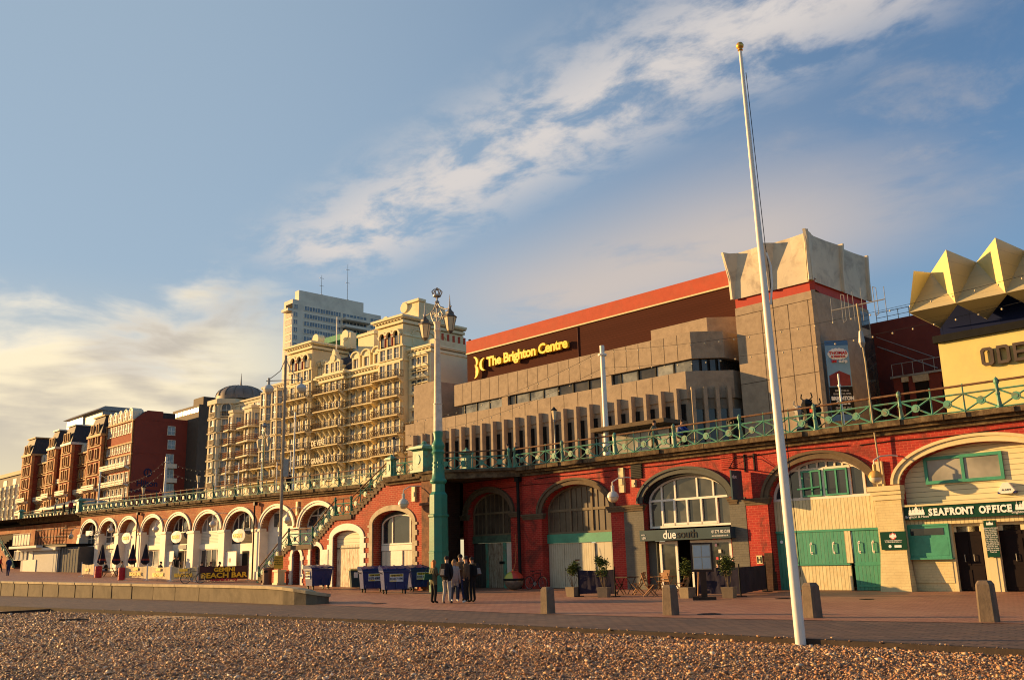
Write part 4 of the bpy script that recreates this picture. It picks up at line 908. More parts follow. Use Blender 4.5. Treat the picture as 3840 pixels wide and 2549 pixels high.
def serif_text(s,u,z,h,adv,parent,y,m):
    # upright capitals with slab serifs added at the stem ends
    stems={'S':[],'E':[0],'A':[-.32,.32],'F':[0],'R':[0],'O':[],'N':[0,1],'T':[.5],'I':[.5],'C':[]}
    for i,chh in enumerate(s):
        if chh==' ': u+=adv*.55; continue
        wd={'I':.42,'E':.86,'F':.82,'T':.92,'O':1.05,'N':1.08,'A':1.05,'R':1.0,'S':.82,'C':1.0}[chh]*adv
        o=text(chh,h/.70,m,parent,name='letter',u=u+wd/2,y=y,z=z,align='CENTER',depth=.008,bold=.018,sx=.84)
        xs=[v.co.x for v in o.data.vertices]; off=OFF.get(parent.name,Vector((0,0,0))); x0,x1=min(xs)+off.x,max(xs)+off.x
        mb=MB(); e=.035*h/.3; tk=.03*h/.3
        def bar(a_,b_,zz): mb.box(a_,b_,y-.009,y+.007,zz,zz+tk)
        if chh in 'EFR': bar(x0-e,x0+h*.25,z); bar(x0-e,x0+h*.15,z+h-tk)
        if chh=='N': bar(x0-e,x0+h*.2,z); bar(x0-e,x0+h*.16,z+h-tk); bar(x1-h*.2,x1+e,z+h-tk)
        if chh=='A': bar(x0-e,x0+h*.2,z); bar(x1-h*.2,x1+e,z)
        if chh=='R': bar(x1-h*.1,x1+e,z)
        if chh=='T': bar((x0+x1)/2-h*.2,(x0+x1)/2+h*.2,z); mb.box(x0,x0+tk,y-.009,y+.007,z+h*.72,z+h); mb.box(x1-tk,x1,y-.009,y+.007,z+h*.72,z+h)
        if chh=='I': bar(x0-h*.12,x1+h*.12,z); bar(x0-h*.12,x1+h*.12,z+h-tk)
        if chh in 'EF': mb.box(x1-tk,x1,y-.009,y+.007,z+h*.72,z+h)
        if chh=='E': mb.box(x1-tk,x1,y-.009,y+.007,z,z+h*.26)
        if mb.v: mb.build('serif',m,o)
        u+=wd
    return u
hl=(sz1-sz0)*.50; u1_=q5(3480,1915,-.05)[0]; u2_=q5(3652,1905,-.05)[0]; u3_=q5(3671,1905,-.05)[0]
serif_text('SEAFRONT',u1_,sz0+(sz1-sz0)*.27,hl,(u2_-u1_)/7.57,sgn,-.065,WHT); serif_text('OFFICE',u3_,sz0+(sz1-sz0)*.27,hl,(q5(3797,1897,-.05)[0]-u3_)/5.0,sgn,-.065,WHT)
for px in (3437,3845):
    uu_=q5(px,1920,-.05)[0]; pavilion(uu_,sz0+(sz1-sz0)*.36,.62,-.052,sgn); text('Brighton & Hove',.135,WHT,sgn,u=uu_,y=-.056,z=sz0+.07,align='CENTER',depth=.004)
panel(arB,'cream_panel',ob5.uL,ob5.uR,q5(3600,1962)[1],sz0,y-.25,M_['cream_board'],.08)
# hatch, doors, posts
h0,h1=q5(3410,2000),q5(3570,2000); hz0,hz1=q5(3495,2090)[1],q5(3495,1964)[1]
panel(arB,'cream_wall',ob5.uL,q5(3583,2100)[0],0,q5(3600,1962)[1]-.003,y-.17,M_['cream_brick'],.1)
ht=panel(arB,'serving_hatch',h0[0],h1[0],hz0,hz1,y-.26,M_['green_paint'],.08,frame=M_['green_paint'],fw=.07)
mb=MB(); mb.box(h0[0]+.16,h1[0]-.2,y-.275,y-.262,hz1-.42,hz1-.16); mb.build('hatch_glass',M_['glass'],ht)
mb=MB(); mb.box(h0[0]+.08,h1[0]-.08,y-.285,y-.262,hz0+.08,hz1-.52); mb.build('hatch_flap',M_['green_paint'],ht)
mb=MB(); mb.box(h0[0]-.02,h1[0]+.06,y-.42,y-.2,hz0-.06,hz0-.003); mb.build('sill',M_['green_paint'],ht)
mb=MB(); mb.box(h0[0]+.1,h1[0]-.05,y-.20,y-.172,hz0-.95,hz0-.15); mb.build('sunk_panel',M_['cream_brick'],arB)
DB=mat('dark_brown_door',(.010,.005,.005),.6,.3,2,bump=.1)
def paneldoor(u0,u1,z1):
    d=panel(arB,'door',u0,u1,.05,z1,y+.02,DB,.06); mb=MB(); w_=u1-u0
    for a_,b_ in ((.1,.45),(.55,.9)):
        for c_,e_ in ((.05,.30),(.36,.75),(.80,.95)): mb.box(u0+w_*a_,u0+w_*b_,y-.0,y+.018,.05+z1*c_,.05+(z1-.05)*e_)
    mb.build('door_panels',DB,d)
    mb=MB(); 
    for s in (.3,.62): mb.path([(u0+w_*s,y+.0,1.35),(u0+w_*s,y-.07,1.35),(u0+w_*s,y-.07,1.1),(u0+w_*s,y+.0,1.1)],.014,5)
    mb.build('handle',M_['metal'],d); return d
zd=q5(3620,1960)[1]
d1a,d1b=q5(3588,2080)[0],q5(3697,2080)[0]; d2a,d2b=q5(3756,2080)[0],q5(3756,2080)[0]+1.75
paneldoor(d1a,d1b,zd); paneldoor(d2a,d2b,zd)
mb=MB(); MB().box(q5(3576,2080)[0],d1a,y-.18,y+.1,0,zd).build('door_jamb',M_['cream'],arB); MB().box(d2b,ob5.uR,y-.18,y+.1,0,zd).build('door_jamb',M_['cream'],arB); mb.box(d1b,d1b+.12,y-.18,y+.1,0,zd); mb.box(d1b+.12,d2a-.14,y-.2,y+.1,0,zd-1.3); mb.box(d1b+.12,d2a-.14,y-.15,y+.1,zd-1.3,zd); mb.box(d2a-.14,d2a,y-.18,y+.1,0,zd); mb.build('door_frame',M_['cream'],arB)
nb=fthing(BF,'beach_rules_board',d1b+.5,y-.25,1.5,'tall narrow dark green board of small text between the brown doors','notice')
nu0,nu1=q5(3697,2020,y-.25)[0],q5(3743,2020,y-.25)[0]; nz0,nz1=q5(3720,2088,y-.25)[1],q5(3710,1950,y-.25)[1]
mb=MB(); mb.box(nu0,nu1,y-.27,y-.22,nz0,nz1); mb.build('board',NG,nb); pavilion((nu0+nu1)/2,nz1-.17,.25,y-.272,nb)
L_=['Welcome to the beach','Please take care in','the sea at all times','and obey the flags.','Lifeguards patrol in','season. First aid and','lost children here.','No cycling on the','lower esplanade and','no barbecues on the','beach after dark.','Keep clear of boats','and of the groynes.','Thank you']
for k,s in enumerate(L_): text(s,.075,WHT,nb,u=(nu0+nu1)/2,y=y-.276,z=nz1-.3-k*(nz1-nz0-.4)/14,align='CENTER',depth=.003,sx=.75)
# alarm box
au,az_=q5(3776,1829,y-.1)
al=fthing(BF,'alarm_box',au,y,az_,'small white triangular alarm box on the cream clapboards','alarm box'); mb=MB(); mb.prism([(au-.3,az_-.1),(au-.18,az_-.2),(au+.18,az_-.2),(au+.3,az_-.1),(au+.1,az_+.2),(au-.1,az_+.2)],y-.22,y-.0); mb.build('case',M_['white_metal'],al)
text('ALARM',.10,M_['black'],al,u=au,y=y-.225,z=az_-.1,align='CENTER',depth=.003); mb=MB(); mb.box(au-.32,au-.22,y-.2,y,az_-.2,az_-.13); mb.box(au+.22,au+.32,y-.2,y,az_-.2,az_-.13); mb.build('blue_lens',mat('blue_lens',(.02,.03,.15),.2,bump=0),al)
# ob6 simple cream infill beyond the frame
mb=MB(); mb.prism(archpoly(ob6,0),.4,.5); mb.prism(archpoly(ob7,0),.4,.5); mb.build('boarded_arch',M_['cream_board'],arB)
mb=MB(); mb.box(uB1-.02,uB1,0,8,-.1,6.1); mb.build('end_wall',M_['brick_red'],arB)
# ---- railing B
n=11; pts=[(.2+ (uB1-1-.2)*k/n,-.28,dz(0)) for k in range(n+1)]
railrun('railing','near green lattice railing with rust stains above the red arches',pts,None,3,M_['rail_green'],M_['rail_green'],'promenade railings',postw=.12)
cr=railrun('corner_railing','angled green lattice railing just right of the tall lamp',[(ub+1.0,YS+.2,dz(0)),(.2-.3,-.45,dz(0))],None,4,M_['rail_green'],M_['rail_green'],'promenade railings')
pedestal('railing_pedestal','green pedestal where the near railing begins right of the tall lamp',q0(1752,1750,-1.2)[0],-1.25,dz(0)-.02,.42,1.4)
# ================= helpers for far buildings
def qside(fr,px,py,u):       # ray meets the plane u = const of a frame: returns (y, z)
    d=ray(px,py); t=(u-(CAMP-fr.p).dot(fr.x))/d.dot(fr.x); P=CAMP+d*t; return ((P-fr.p).dot(fr.y),P.z)
def coldist(P,dirv,px):      # distance from P along a horizontal direction to the image column px
    n=ray(px,0).cross(ray(px,2549)); return (CAMP-P).dot(n)/dirv.dot(n)
def inst(me,name,parent,u,y,z,rz=0.,sx=1.,sz=1.):
    o=bpy.data.objects.new(name,me); COL.objects.link(o); o.parent=parent; off=OFF.get(parent.name,Vector((0,0,0)))
    o.location=Vector((u,y,z))-off; o.rotation_euler.z=rz; o.scale=(sx,1,sz); OFF[o.name]=Vector((0,0,0)); return o
def mesh_of(mb,mats):
    o=mb.build('tmp',mats); me=o.data; bpy.data.objects.remove(o); return me
def winmesh(w,h,fm,gm,sill=True,arch=False,nv=2,nh=2,sur=.14,dep=.12,hood=False):
    """window centred on u=0 with its sill at z=0: proud surround, frame and pane"""
    mb=MB(); 
    if arch:
        o=Op(-w/2,w/2,h-w/2,h); mb.prism(archpoly(o,0,10),-.03,-.002,1); ring(mb,o,sur,-dep,0,legs=h-w/2,n=10)
    else:
        mb.box(-w/2,w/2,-.03,-.002,0,h,1); mb.box(-w/2-sur,-w/2,-dep,0,0,h); mb.box(w/2,w/2+sur,-dep,0,0,h); mb.box(-w/2-sur,w/2+sur,-dep,0,h,h+sur)
    for k in range(1,nv): u=-w/2+w*k/nv; mb.box(u-.03,u+.03,-.06,-.03,0,h-(w*.2 if arch else 0),2)
    for k in range(1,nh): z=h*k/nh; mb.box(-w/2,w/2,-.055,-.03,z-.03,z+.03,2)
    if sill: mb.box(-w/2-sur*1.3,w/2+sur*1.3,-dep*1.7,0,-.13,-.003)
    if hood: mb.prism([(-w/2-sur*1.8,h+sur+.003),(w/2+sur*1.8,h+sur+.003),(0,h+sur+.45)],-dep*2,0)
    return mesh_of(mb,[fm,gm,M_['white_metal']])
def place_at(px,py,fr,y=0.): return fr.q(px,py,y)
# ================= concrete conference hall
BC=Fr(D=74.)
bq=BC.q
cz=lambda px,py,y=0.: bq(px,py,y)[1]; cu_=lambda px,py,y=0.: bq(px,py,y)[0]
uc1,zc1=bq(2586.6,1244); Pc=BC.w(uc1,0,0); Lc=coldist(Pc,Vector((1,0,0)),2781); yt=Lc*.7157
hall=fthing(BC,'conference_hall',uc1,0,6,'huge brown concrete conference hall with red brick top band and dark louvred upper wall','building')
W1=mat('hall_red_brick',(.44,.075,.035),.8,.10,1.,bump=.4,bs=6,stain=(.36,.10,.05),st=.5)
LV=boards('dark_brown_louvre',(.065,.022,.014),.28,horiz=True,groove=.4,var=.06)
yh=7.
uh0,zh0=bq(1751,1281,yh); zs0=cz(1752,1328,yh); uh1=cu_(2760,1100,yh)
mb=MB(); mb.box(uh0,uh1,yh,yh+30,6,zs0-.103); mb.build('louvred_wall',LV,hall)
mb=MB(); mb.box(uh0-.02,uh1,yh-.12,yh+30.1,zs0+.063,zh0); mb.build('brick_band',W1,hall)
mb=MB(); mb.box(uh0-.05,uh1,yh-.2,yh+30,zs0-.1,zs0+.06); mb.build('cream_stripe',M_['cream'],hall)
mb=MB(); uj=cu_(2170,1300,yh); mb.box(uj-.03,uj+.03,yh-.14,yh-.003,6,zs0-.2); mb.build('joint',mat('dark_red_joint',(.12,.04,.025),.8),hall)
zr=cz(2500,1280,yh-.1); 
mb=MB(); mb.box(uh0,uh1,yh-.1,yh-.003,6,zr+.2); mb.build('brick_base',W1,hall)
# concrete tiers
CP=mat('aggregate_concrete_panel',(.36,.28,.195),.92,.13,1.5,bump=.7,bs=9,stain=(.15,.11,.075),st=.4)
GB=glass('hall_dark_glass',(.03,.03,.028),.08,.6,(.07,.065,.055))
def tier(y,u0,u1,z0,z1,name,back=20.,cham=True,L=None,m=None):
    """a concrete band: front, 45 degree end running back to the tower"""
    L=L if L is not None else (yt-y)/.7157
    pts=[(u0,y),(u1,y)]+([(u1+.6984*L,y+.7157*L)] if cham else [])+[(u1+(.6984*L if cham else 0),y+back),(u0,y+back)]
    mb=MB(); mb.slab(pts,z0,z1); return mb.build(name,m or CP,hall)
u10=cu_(1703,1444); zf1=cz(1703,1444.6); zw1=cz(1708,1523); 
tier(0,u10,uc1,zw1,zf1,'upper_fascia')
zl1=cz(1690,1570,-1.); zl1=cz(2570,1391.5,-1.); ul0=cu_(1520,1600,-1.); ul1=cu_(2570,1400,-1.)
tier(-1.,ul0,ul1,cz(2540,1500,-1.)-.0,zl1,'lower_fascia',back=14)
tier(-.85,ul0+.3,ul1-.1,6,cz(2540,1500,-1.)+.02,'lower_wall',back=14)
# recessed window band of the upper tier
tier(.4,u10+1,uc1-.2,zl1-.05,zw1+.02,'window_band',m=GB,back=10)
tier(.2,u10+1,uc1-.2,zl1-.02,zl1+.12,'sill',back=9)
mb=MB(); rn=random.Random(4)
for px in [2235+50*0.]: pass
u=u10+1.6; k=0; piers=MB(); lits=MB()
while u<uc1-.6:
    mb.box(u-.07,u+.07,.25,.4,zl1+.12,zw1); 
    if k%7==3: MB().box(u+.1,u+1.1,.1,.4,zl1+.13,zw1).build('window_pier',CP,hall)
    elif rn.random()<.45: MB().box(u+.12,u+2.1,.34,.39,zl1+.2,zw1-.1).build('blind',M_['glass_w'],hall)
    u+=2.25; k+=1
mb.build('mullions',M_['black'],hall)
for k in range(1,4):
    s=k/4*Lc; mb=MB(); a=Vector((uc1-.2+.6984*s,.4+.7157*s-.1)); mb.box(a.x-.06,a.x+.06,a.y-.1,a.y+.3,zl1,zw1); mb.build('mullion',M_['black'],hall)
# panel joints as thin grooves
jm=mat('concrete_joint',(.09,.065,.045),.9,bump=0)
mb=MB()
for k in range(1,22):
    u=u10+(uc1-u10)*k/22; mb.box(u-.03,u+.03,-.006,.01,zw1+.05,zf1-.05)
    u=ul0+(ul1-ul0)*k/22; mb.box(u-.03,u+.03,-1.006,-.99,cz(2540,1500,-1.)+.9,zl1-.05)
mb.build('panel_joints',jm,hall)
# fins with windows between
nf=23; uf1=cu_(2540,1600,-1.6); uf0=cu_(1547,1700,-1.6); zft=cz(2540,1452,-1.6); zwt=cz(2532,1525,-.3)
fs_=(uf1-uf0)/(nf-1)
mb=MB(); mb.hexa([(-.17,-.62,0),(.17,-.62,0),(.17,.6,0),(-.17,.6,0)],[(-.17,-.62,zft-6.1),(.17,-.62,zft-6.1),(.17,.6,zft-6),(-.17,.6,zft-6)]); fm=mesh_of(mb,[CP])
mb=MB(); mb.box(-fs_*.5+.19,fs_*.5-.19,-.05,-.01,0,zwt-6,0); mb.box(-fs_*.5+.19,-fs_*.5+.5,-.15,-.05,0,zwt-6,1); mb.box(-fs_*.2,-fs_*.2+.08,-.12,-.05,0,zwt-6,1); gm=mesh_of(mb,[mat('fin_glass_reflection',(.17,.145,.11),.35,.25,.4,bump=0),M_['black']])  # pane paled to paint its reflection; black left strip paints the shaded reveal
zlf=cz(2540,1500,-1.)
for k in range(nf):
    inst(fm,'concrete_fin',hall,uf0+k*fs_,-1.0,6)
    if k<nf: inst(gm,'window',hall,uf0+(k+.5)*fs_,-.87,6)
# chamfer windows and fins
for k in range(4):
    s=(k+.45)/4*((yt+1)/.7157); inst(fm,'concrete_fin',hall,ul1+.6984*s,-1.0+.7157*s,6,rz=rad(45.7)); 
mb=MB(); a=(ul1+.12,-.93); b=(ul1+.12+.6984*12,-.93+.7157*12); mb.hexa([(a[0],a[1],6),(b[0],b[1],6),(b[0]-.1,b[1]+.1,6),(a[0]-.1,a[1]+.1,6)],[(a[0],a[1],zwt-.6),(b[0],b[1],zwt-.6),(b[0]-.1,b[1]+.1,zwt-.6),(a[0]-.1,a[1]+.1,zwt-.6)]); mb.build('glazing',GB,hall)
# left block and notch
ub0,zb0_=bq(1552,1446); ub1=cu_(1628,1430); mb=MB(); mb.box(ub0,ub1,.0,12,6,zb0_); mb.build('end_block',CP,hall)
mb=MB(); mb.box(ub1+.003,u10+.2,4.,9,6,cz(1700,1468,4.)); mb.build('notch_wall',CP,hall)
# set-back tier near the tower
y3=4.; a,zt3_=bq(2440,1238,y3); b=cu_(2649,1190,y3); z3=cz(2649,1190,y3); L3=2.2/.7157
mb=MB(); mb.slab([(a,y3),(b,y3),(b+.6984*L3*2,y3+.7157*L3*2),(b+.6984*L3*2,y3+12),(a,y3+12)],zf1-1,z3); mb.build('setback_tier',CP,hall)
# name sign
ylw=mat('yellow_sign_lettering',(.85,.58,.02),.45,.03,1,bump=0)
uS,zS=bq(1828,1374,yh-.5); uE,zE=bq(2132,1302,yh-.5); hS=bq(1828,1338,yh-.5)[1]-zS
nm=fthing(BC,'name_sign',uS,yh-.4,zS,'big yellow raised name lettering with curled emblem on the dark louvred wall','sign')
t1=text('The Brighton Centre',hS*1.36,ylw,nm,u=uS,y=yh-.45,z=zS,depth=.18,bold=.06,space=.93)
wd=max(v.co.x for v in t1.data.vertices)-min(v.co.x for v in t1.data.vertices); k_=(uE-uS)/wd
for v in t1.data.vertices: v.co.x*=k_
# emblem: three crescents
def crescent(mb,cx_,cz_,r,a0,a1,t,y,n=14):
    O=[(cx_+r*math.cos(a0+(a1-a0)*k/n),cz_+r*math.sin(a0+(a1-a0)*k/n)) for k in range(n+1)]
    I=[(cx_+(r-t*math.sin(math.pi*k/n)**.8)*math.cos(a0+(a1-a0)*k/n),cz_+(r-t*math.sin(math.pi*k/n)**.8)*math.sin(a0+(a1-a0)*k/n)) for k in range(n+1)]
    for k in range(n):
        mb.add([(O[k][0],y,O[k][1]),(O[k+1][0],y,O[k+1][1]),(I[k+1][0],y,I[k+1][1]),(I[k][0],y,I[k][1]),(O[k][0],y+.3,O[k][1]),(O[k+1][0],y+.3,O[k+1][1]),(I[k+1][0],y+.3,I[k+1][1]),(I[k][0],y+.3,I[k][1])],[(0,1,2,3),(0,1,5,4),(3,2,6,7)])
ex,ez=bq(1793,1371,yh-.5); R_=bq(1793,1338,yh-.5)[1]-ez
mb=MB(); crescent(mb,ex-R_*.55,ez+R_*.48,R_*.60,rad(105),rad(-85),R_*.34,yh-.6); crescent(mb,ex-R_*.65,ez-R_*.62,R_*.78,rad(80),rad(-85),R_*.5,yh-.6); crescent(mb,ex+R_*1.0,ez+R_*.0,R_*.72,rad(78),rad(285),R_*.40,yh-.6)
mb.build('emblem',ylw,nm,fix=False)
# ---- tower
tu0,tz0=bq(2756,1161.6,yt); tu1,tz1=bq(3056,1081,yt); ztop=(tz0+tz1)/2
Pt=BC.w(tu1,yt,0); Lt=coldist(Pt,Vector((1,0,0)),3149); tu2=tu1+.6984*Lt; ty2=yt+.7157*Lt
ty3=qside(BC,3250,1110,tu2)[0]
FCL=mat('clean_fin_concrete',(.64,.56,.42),.8,.05,.8,bump=.15,bs=6,stain=(.4,.33,.24),st=.3)
tw=fthing(BC,'concrete_tower',tu1,yt,6,'tall chamfered concrete tower with red band and white fan-shaped fin crown','tower')
outl=[(tu0,yt),(tu1,yt),(tu2,ty2),(tu2,ty3),(tu2-3,ty3+6),(tu0,ty3+6)]
mb=MB(); mb.slab(outl,5,ztop); mb.build('shaft',CP,tw)
zrb=cz(3056,1052,yt)
mb=MB(); mb.slab([(tu0+.05,yt+.1),(tu1,yt+.1),(tu2-.1,ty2+.05),(tu2-.1,ty3),(tu2-3,ty3+6),(tu0+.05,ty3+6)],ztop+.003,zrb+.3); mb.build('red_band',mat('red_tile_band',(.42,.05,.03),.7,.1,1),tw)
mb=MB(); 
for f in (.33,.66,.9): u=tu0+(tu1-tu0)*f; mb.box(u-.03,u+.03,yt-.008,yt+.01,6,ztop-.8)
for z in (ztop-.8,ztop-7.5,ztop-14): mb.box(tu0,tu1,yt-.008,yt+.01,z-.03,z+.03)
mb.build('panel_joints',jm,tw)
FC=mat('white_fin_concrete',(.62,.54,.40),.8,.06,.8,bump=.2,bs=6,stain=(.24,.19,.15),st=.6)
zcb=zrb+.02; zct=bq(2650+205*.574,800+270*.574,yt+.3)[1]
# perimeter nodes of the crown, outward normals
def crown():
    per=[((tu0,ty3-5),(-1,0)),((tu0+.1,yt),(-.25,-.97)),(((tu0+tu1)/2-.3,yt),(0,-1)),((tu1-.1,yt),(.2,-.98)),((tu2+.0,ty2),(.6,-.8)),((tu2,ty2+(ty3-ty2)*.52),(1,0)),((tu2,ty3),(1,0))]
    H_=zct-zcb
    for k in range(len(per)):
        (p,n)=per[k]; p=Vector(p); n=Vector(n).normalized()
        tg=Vector((-n.y,n.x)); 
        tip=(.5,1.0,1.1,1.1,.7,.55,.4)[k]
        # fin plate
        mb=MB(); w_=.14
        b0=p+n*.15; b1=p+n*.45; t0=p-n*.4; t1=p+n*(tip+.2)
        m1=p+n*(.42+.12*tip)
        vs=[]
        for s in (-w_,w_):
            for q_,z in ((b0,zcb),(b1,zcb),(m1,zcb+H_*.45),(t1,zct+.12),(t0,zct+.1)): vs.append((q_.x+tg.x*s,q_.y+tg.y*s,z))
        mb.add(vs,[(0,1,2,3,4),(9,8,7,6,5)]+[(i,(i+1)%5,5+(i+1)%5,5+i) for i in range(5)]); mb.build('fin',FCL,tw)
        if k<len(per)-1:
            p2,n2=Vector(per[k+1][0]),Vector(per[k+1][1]).normalized(); d=(p2-p); nn=Vector((d.y,-d.x)).normalized()
            if nn.dot(n+n2)<0: nn=-nn
            mb=MB(); R=7;vs=[];fs=[]
            for r in range(R+1):
                t=r/R; e=t**1.7
                row=[p+n*(.15+tip*t), p+d*.22*t+nn*(.12+.02*t), p+d*.6+nn*(.12+.08*e), p+d*.985+nn*(.12+.30*e)]
                for q_ in row: vs.append((q_.x,q_.y,zcb+H_*t))
                for q_ in row: vs.append((q_.x-nn.x*.25,q_.y-nn.y*.25,zcb+H_*t))
            for r in range(R):
                for c in range(3): fs.append((r*8+c,r*8+c+1,(r+1)*8+c+1,(r+1)*8+c)); fs.append((r*8+4+c,(r+1)*8+4+c,(r+1)*8+5+c,r*8+5+c))
            for c in range(3): fs.append((R*8+c,R*8+c+1,R*8+5+c,R*8+4+c))
            mb.add(vs,fs); mb.build('crown_panel',FC,tw,fix=False)
crown()
mb=MB(); mb.slab([(tu0+1,yt+1.5),(tu1-1,yt+1.5),(tu2-1.5,ty2+1),(tu2-1.5,ty3),(tu0+1,ty3)],zcb,zct-.6); mb.build('core',CP,tw)
# side windows of the tower
mb=MB()
for py0,py1,px0,px1 in ((1165,1225,3225,3253),(1260,1640,3237,3275)):
    a=qside(BC,px0,py0,tu2+.02); b=qside(BC,px1,py0,tu2+.02); z0=qside(BC,px0,py1,tu2)[1]; mb.box(tu2-.1,tu2+.03,a[0],min(b[0],a[0]+9),z0,a[1])
mb.build('side_window',GB,tw)
# hanging event banner on the chamfered face
TF=Fr(p=BC.w(tu1,yt,0),az=0.)
pu0,pz1=TF.q(2650+765*.574,800+835*.574); pu1=TF.q(2650+915*.574,800+830*.574)[0]; pz0=TF.q(2650+900*.574,1578)[1]
bn=fthing(TF,'event_banner',pu0,-.1,pz0,'tall blue and black hanging banner with a cloud-shaped show title on the tower','banner')
Wb=pu1-pu0;Hb=pz1-pz0; BL=mat('banner_blue',(.05,.15,.33),.5,.1,.8,bump=0); SK=mat('banner_sky_blue',(.18,.34,.5),.5,.15,.6,bump=0)
mb=MB(); mb.box(pu0,pu1,-.14,-.05,pz0,pz1); mb.build('cloth',SK,bn)
mb=MB(); mb.box(pu0,pu1,-.15,-.142,pz1-Hb*.06,pz1); mb.build('blue_band',BL,bn); MB().box(pu0,pu1,-.15,-.142,pz0,pz0+Hb*.08).build('blue_band',BL,bn)
mb=MB(); mb.box(pu0,pu1,-.15,-.142,pz0+Hb*.08,pz0+Hb*.42); mb.build('black_band',M_['black'],bn)
cxb=pu0+Wb*.52; czb=pz1-Hb*.17
mb=MB()
for k in range(14):
    a=2*math.pi*k/14; mb.tube((cxb+Wb*.34*math.cos(a),-.160-.0025*k,czb+Hb*.045*math.sin(a)),(cxb+Wb*.34*math.cos(a),-.152,czb+Hb*.045*math.sin(a)),Wb*.11,n=12)
mb.box(cxb-Wb*.34,cxb+Wb*.34,-.202,-.153,czb-Hb*.045,czb+Hb*.045); mb.build('cloud',WHT,bn)
RDT=mat('red_lettering',(.55,.02,.02),.5,bump=0); GRY=mat('grey_lettering',(.4,.38,.36),.5,bump=0)
def ctext(s,hh,m,f,bold=.02,sx=1.): return text(s,Hb*hh,m,bn,u=cxb,y=-.225,z=pz1-Hb*f,align='CENTER',depth=.01,bold=bold,sx=sx)
ctext('THOMAS',.052,RDT,.175,.012,1.05); ctext('& FRIENDS',.037,RDT,.215,.008,1.)
ctext('Live!',.045,RDT,.275,.03,.7).location.x-=Wb*.2; ctext('on stage',.045,WHT,.275,.03,.7).location.x+=Wb*.18
ctext('FRIDAY 4th to',.028,GRY,.64,.01); ctext('SUNDAY 6th APRIL',.028,GRY,.68,.01,.93); ctext('BRIGHTON',.06,WHT,.745,.03,.9); ctext('Centre',.06,WHT,.80,.03,.95); ctext('0844 847 1515',.036,GRY,.855,.01,.9)
# plain red shed-like block of colour where the show artwork was
mb=MB(); mb.prism([(pu0+Wb*.05,pz0+Hb*.43),(pu1-Wb*.05,pz0+Hb*.43),(pu1-Wb*.05,pz0+Hb*.56),(pu0+Wb*.5,pz0+Hb*.62),(pu0+Wb*.05,pz0+Hb*.56)],-.16,-.152); mb.build('red_gable',mat('dull_red_print',(.20,.03,.03),.5,.3,2,bump=0),bn)
# ================= cinema
OD=Fr(D=72.)
oq=lambda px,py,y=0.: OD.q(2650+px*.574,800+py*.574,y)
ou0,oz1=oq(1512,850); ou1=ou0+60
cin=fthing(OD,'cinema',ou0,0,6,'pale yellow cinema with navy band and folded zigzag pyramid roof','building')
mb=MB(); mb.box(ou0,ou1,0,30,5,oz1); mb.build('rendered_wall',mat('pale_yellow_render',(.74,.60,.22),.7,.05,.5,bump=.2,bs=10,stain=(.5,.4,.2),st=.3),cin)
ozb=oq(1530,740,.6)[1]; 
mb=MB(); mb.box(ou0-.25,ou1,-.35,30,oz1+.003,oz1+.55); mb.build('dark_ledge',M_['black'],cin)
mb=MB(); mb.box(ou0+.1,ou1,.5,30,oz1+.553,ozb+3.2); mb.build('navy_band',boards('navy_cladding',(.012,.018,.06),2.1,var=.1),cin)
yM=-2.6
M0=oq(1322,652,yM);M1=oq(1625,585,yM);M2=oq(1952,518,yM);du=(M2[0]-M0[0])/2
zM=(M0[1]+M1[1]+M2[1])/3; zP=oq(1563,237,yM-.6)[1]; uP=oq(1563,237,yM-.6)[0]; yV=.8; zV=(oq(1465,388,yV)[1]+oq(1770,317,yV)[1])/2; uV=oq(1465,388,yV)[0]; yN=.0; zN=(oq(1515,740,yN)[1]+oq(1835,683,yN)[1])/2; uN=oq(1515,740,yN)[0]
RF=boards('cream_roof_cladding',(.46,.39,.22),.9,horiz=True,var=.05,groove=.7,rough=.55); RL=mat('smooth_sunlit_cladding',(.70,.59,.25),.5,.04,.7,bump=0)  # sun-facing folds painted brighter yellow, the other facets darker
K_=9
Mv=[(M0[0]+du*k,yM,zM) for k in range(K_)]; Pv=[(uP+du*(k-1),yM-.6,zP) for k in range(K_+1)]; Vv=[(uV+du*(k),yV,zV) for k in range(-1,K_)]; Nv=[(uN+du*k,yN,zN) for k in range(K_)]
# triangular facets: peak k sits over M[k]; valley k between peak k and k+1
for k in range(K_-1):
    mb=MB(); vL=(uV+du*(k-1),yV,zV); vR=(uV+du*k,yV,zV); P_=(uP+du*(k-1),yM-.6,zP); Mk=Mv[k]; Mk1=Mv[k+1]
    back=lambda p:(p[0],p[1]+.35,p[2]-.05)
    def facet(a,b,c,m,nm): 
        mb=MB(); mb.add([a,b,c,back(a),back(b),back(c)],[(0,1,2),(5,4,3),(0,1,4,3),(1,2,5,4),(2,0,3,5)]); mb.build(nm,m,cin)
    if k==0:
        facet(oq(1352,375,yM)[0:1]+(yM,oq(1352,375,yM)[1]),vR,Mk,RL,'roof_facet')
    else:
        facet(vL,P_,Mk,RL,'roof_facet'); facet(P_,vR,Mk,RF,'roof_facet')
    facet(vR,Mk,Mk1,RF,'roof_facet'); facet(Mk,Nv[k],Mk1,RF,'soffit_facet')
mb=MB(); mb.box(ou0+1,ou1,yV+.5,20,ozb,zV-.3); mb.build('roof_core',M_['black'],cin)
lu0,lz0=oq(1800,998,-.4); lz1=oq(1800,880,-.4)[1]; lu1=oq(1985,965,-.4)[0]
lt=fthing(OD,'cinema_lettering',lu0,-.3,lz0,'bronze capital letters standing off the pale yellow cinema wall','sign')
BZ=mat('bronze_letter',(.10,.075,.06),.45,.2,2,bump=0); BZ2=mat('bronze_letter_face',(.26,.21,.18),.4,.15,2,bump=0)
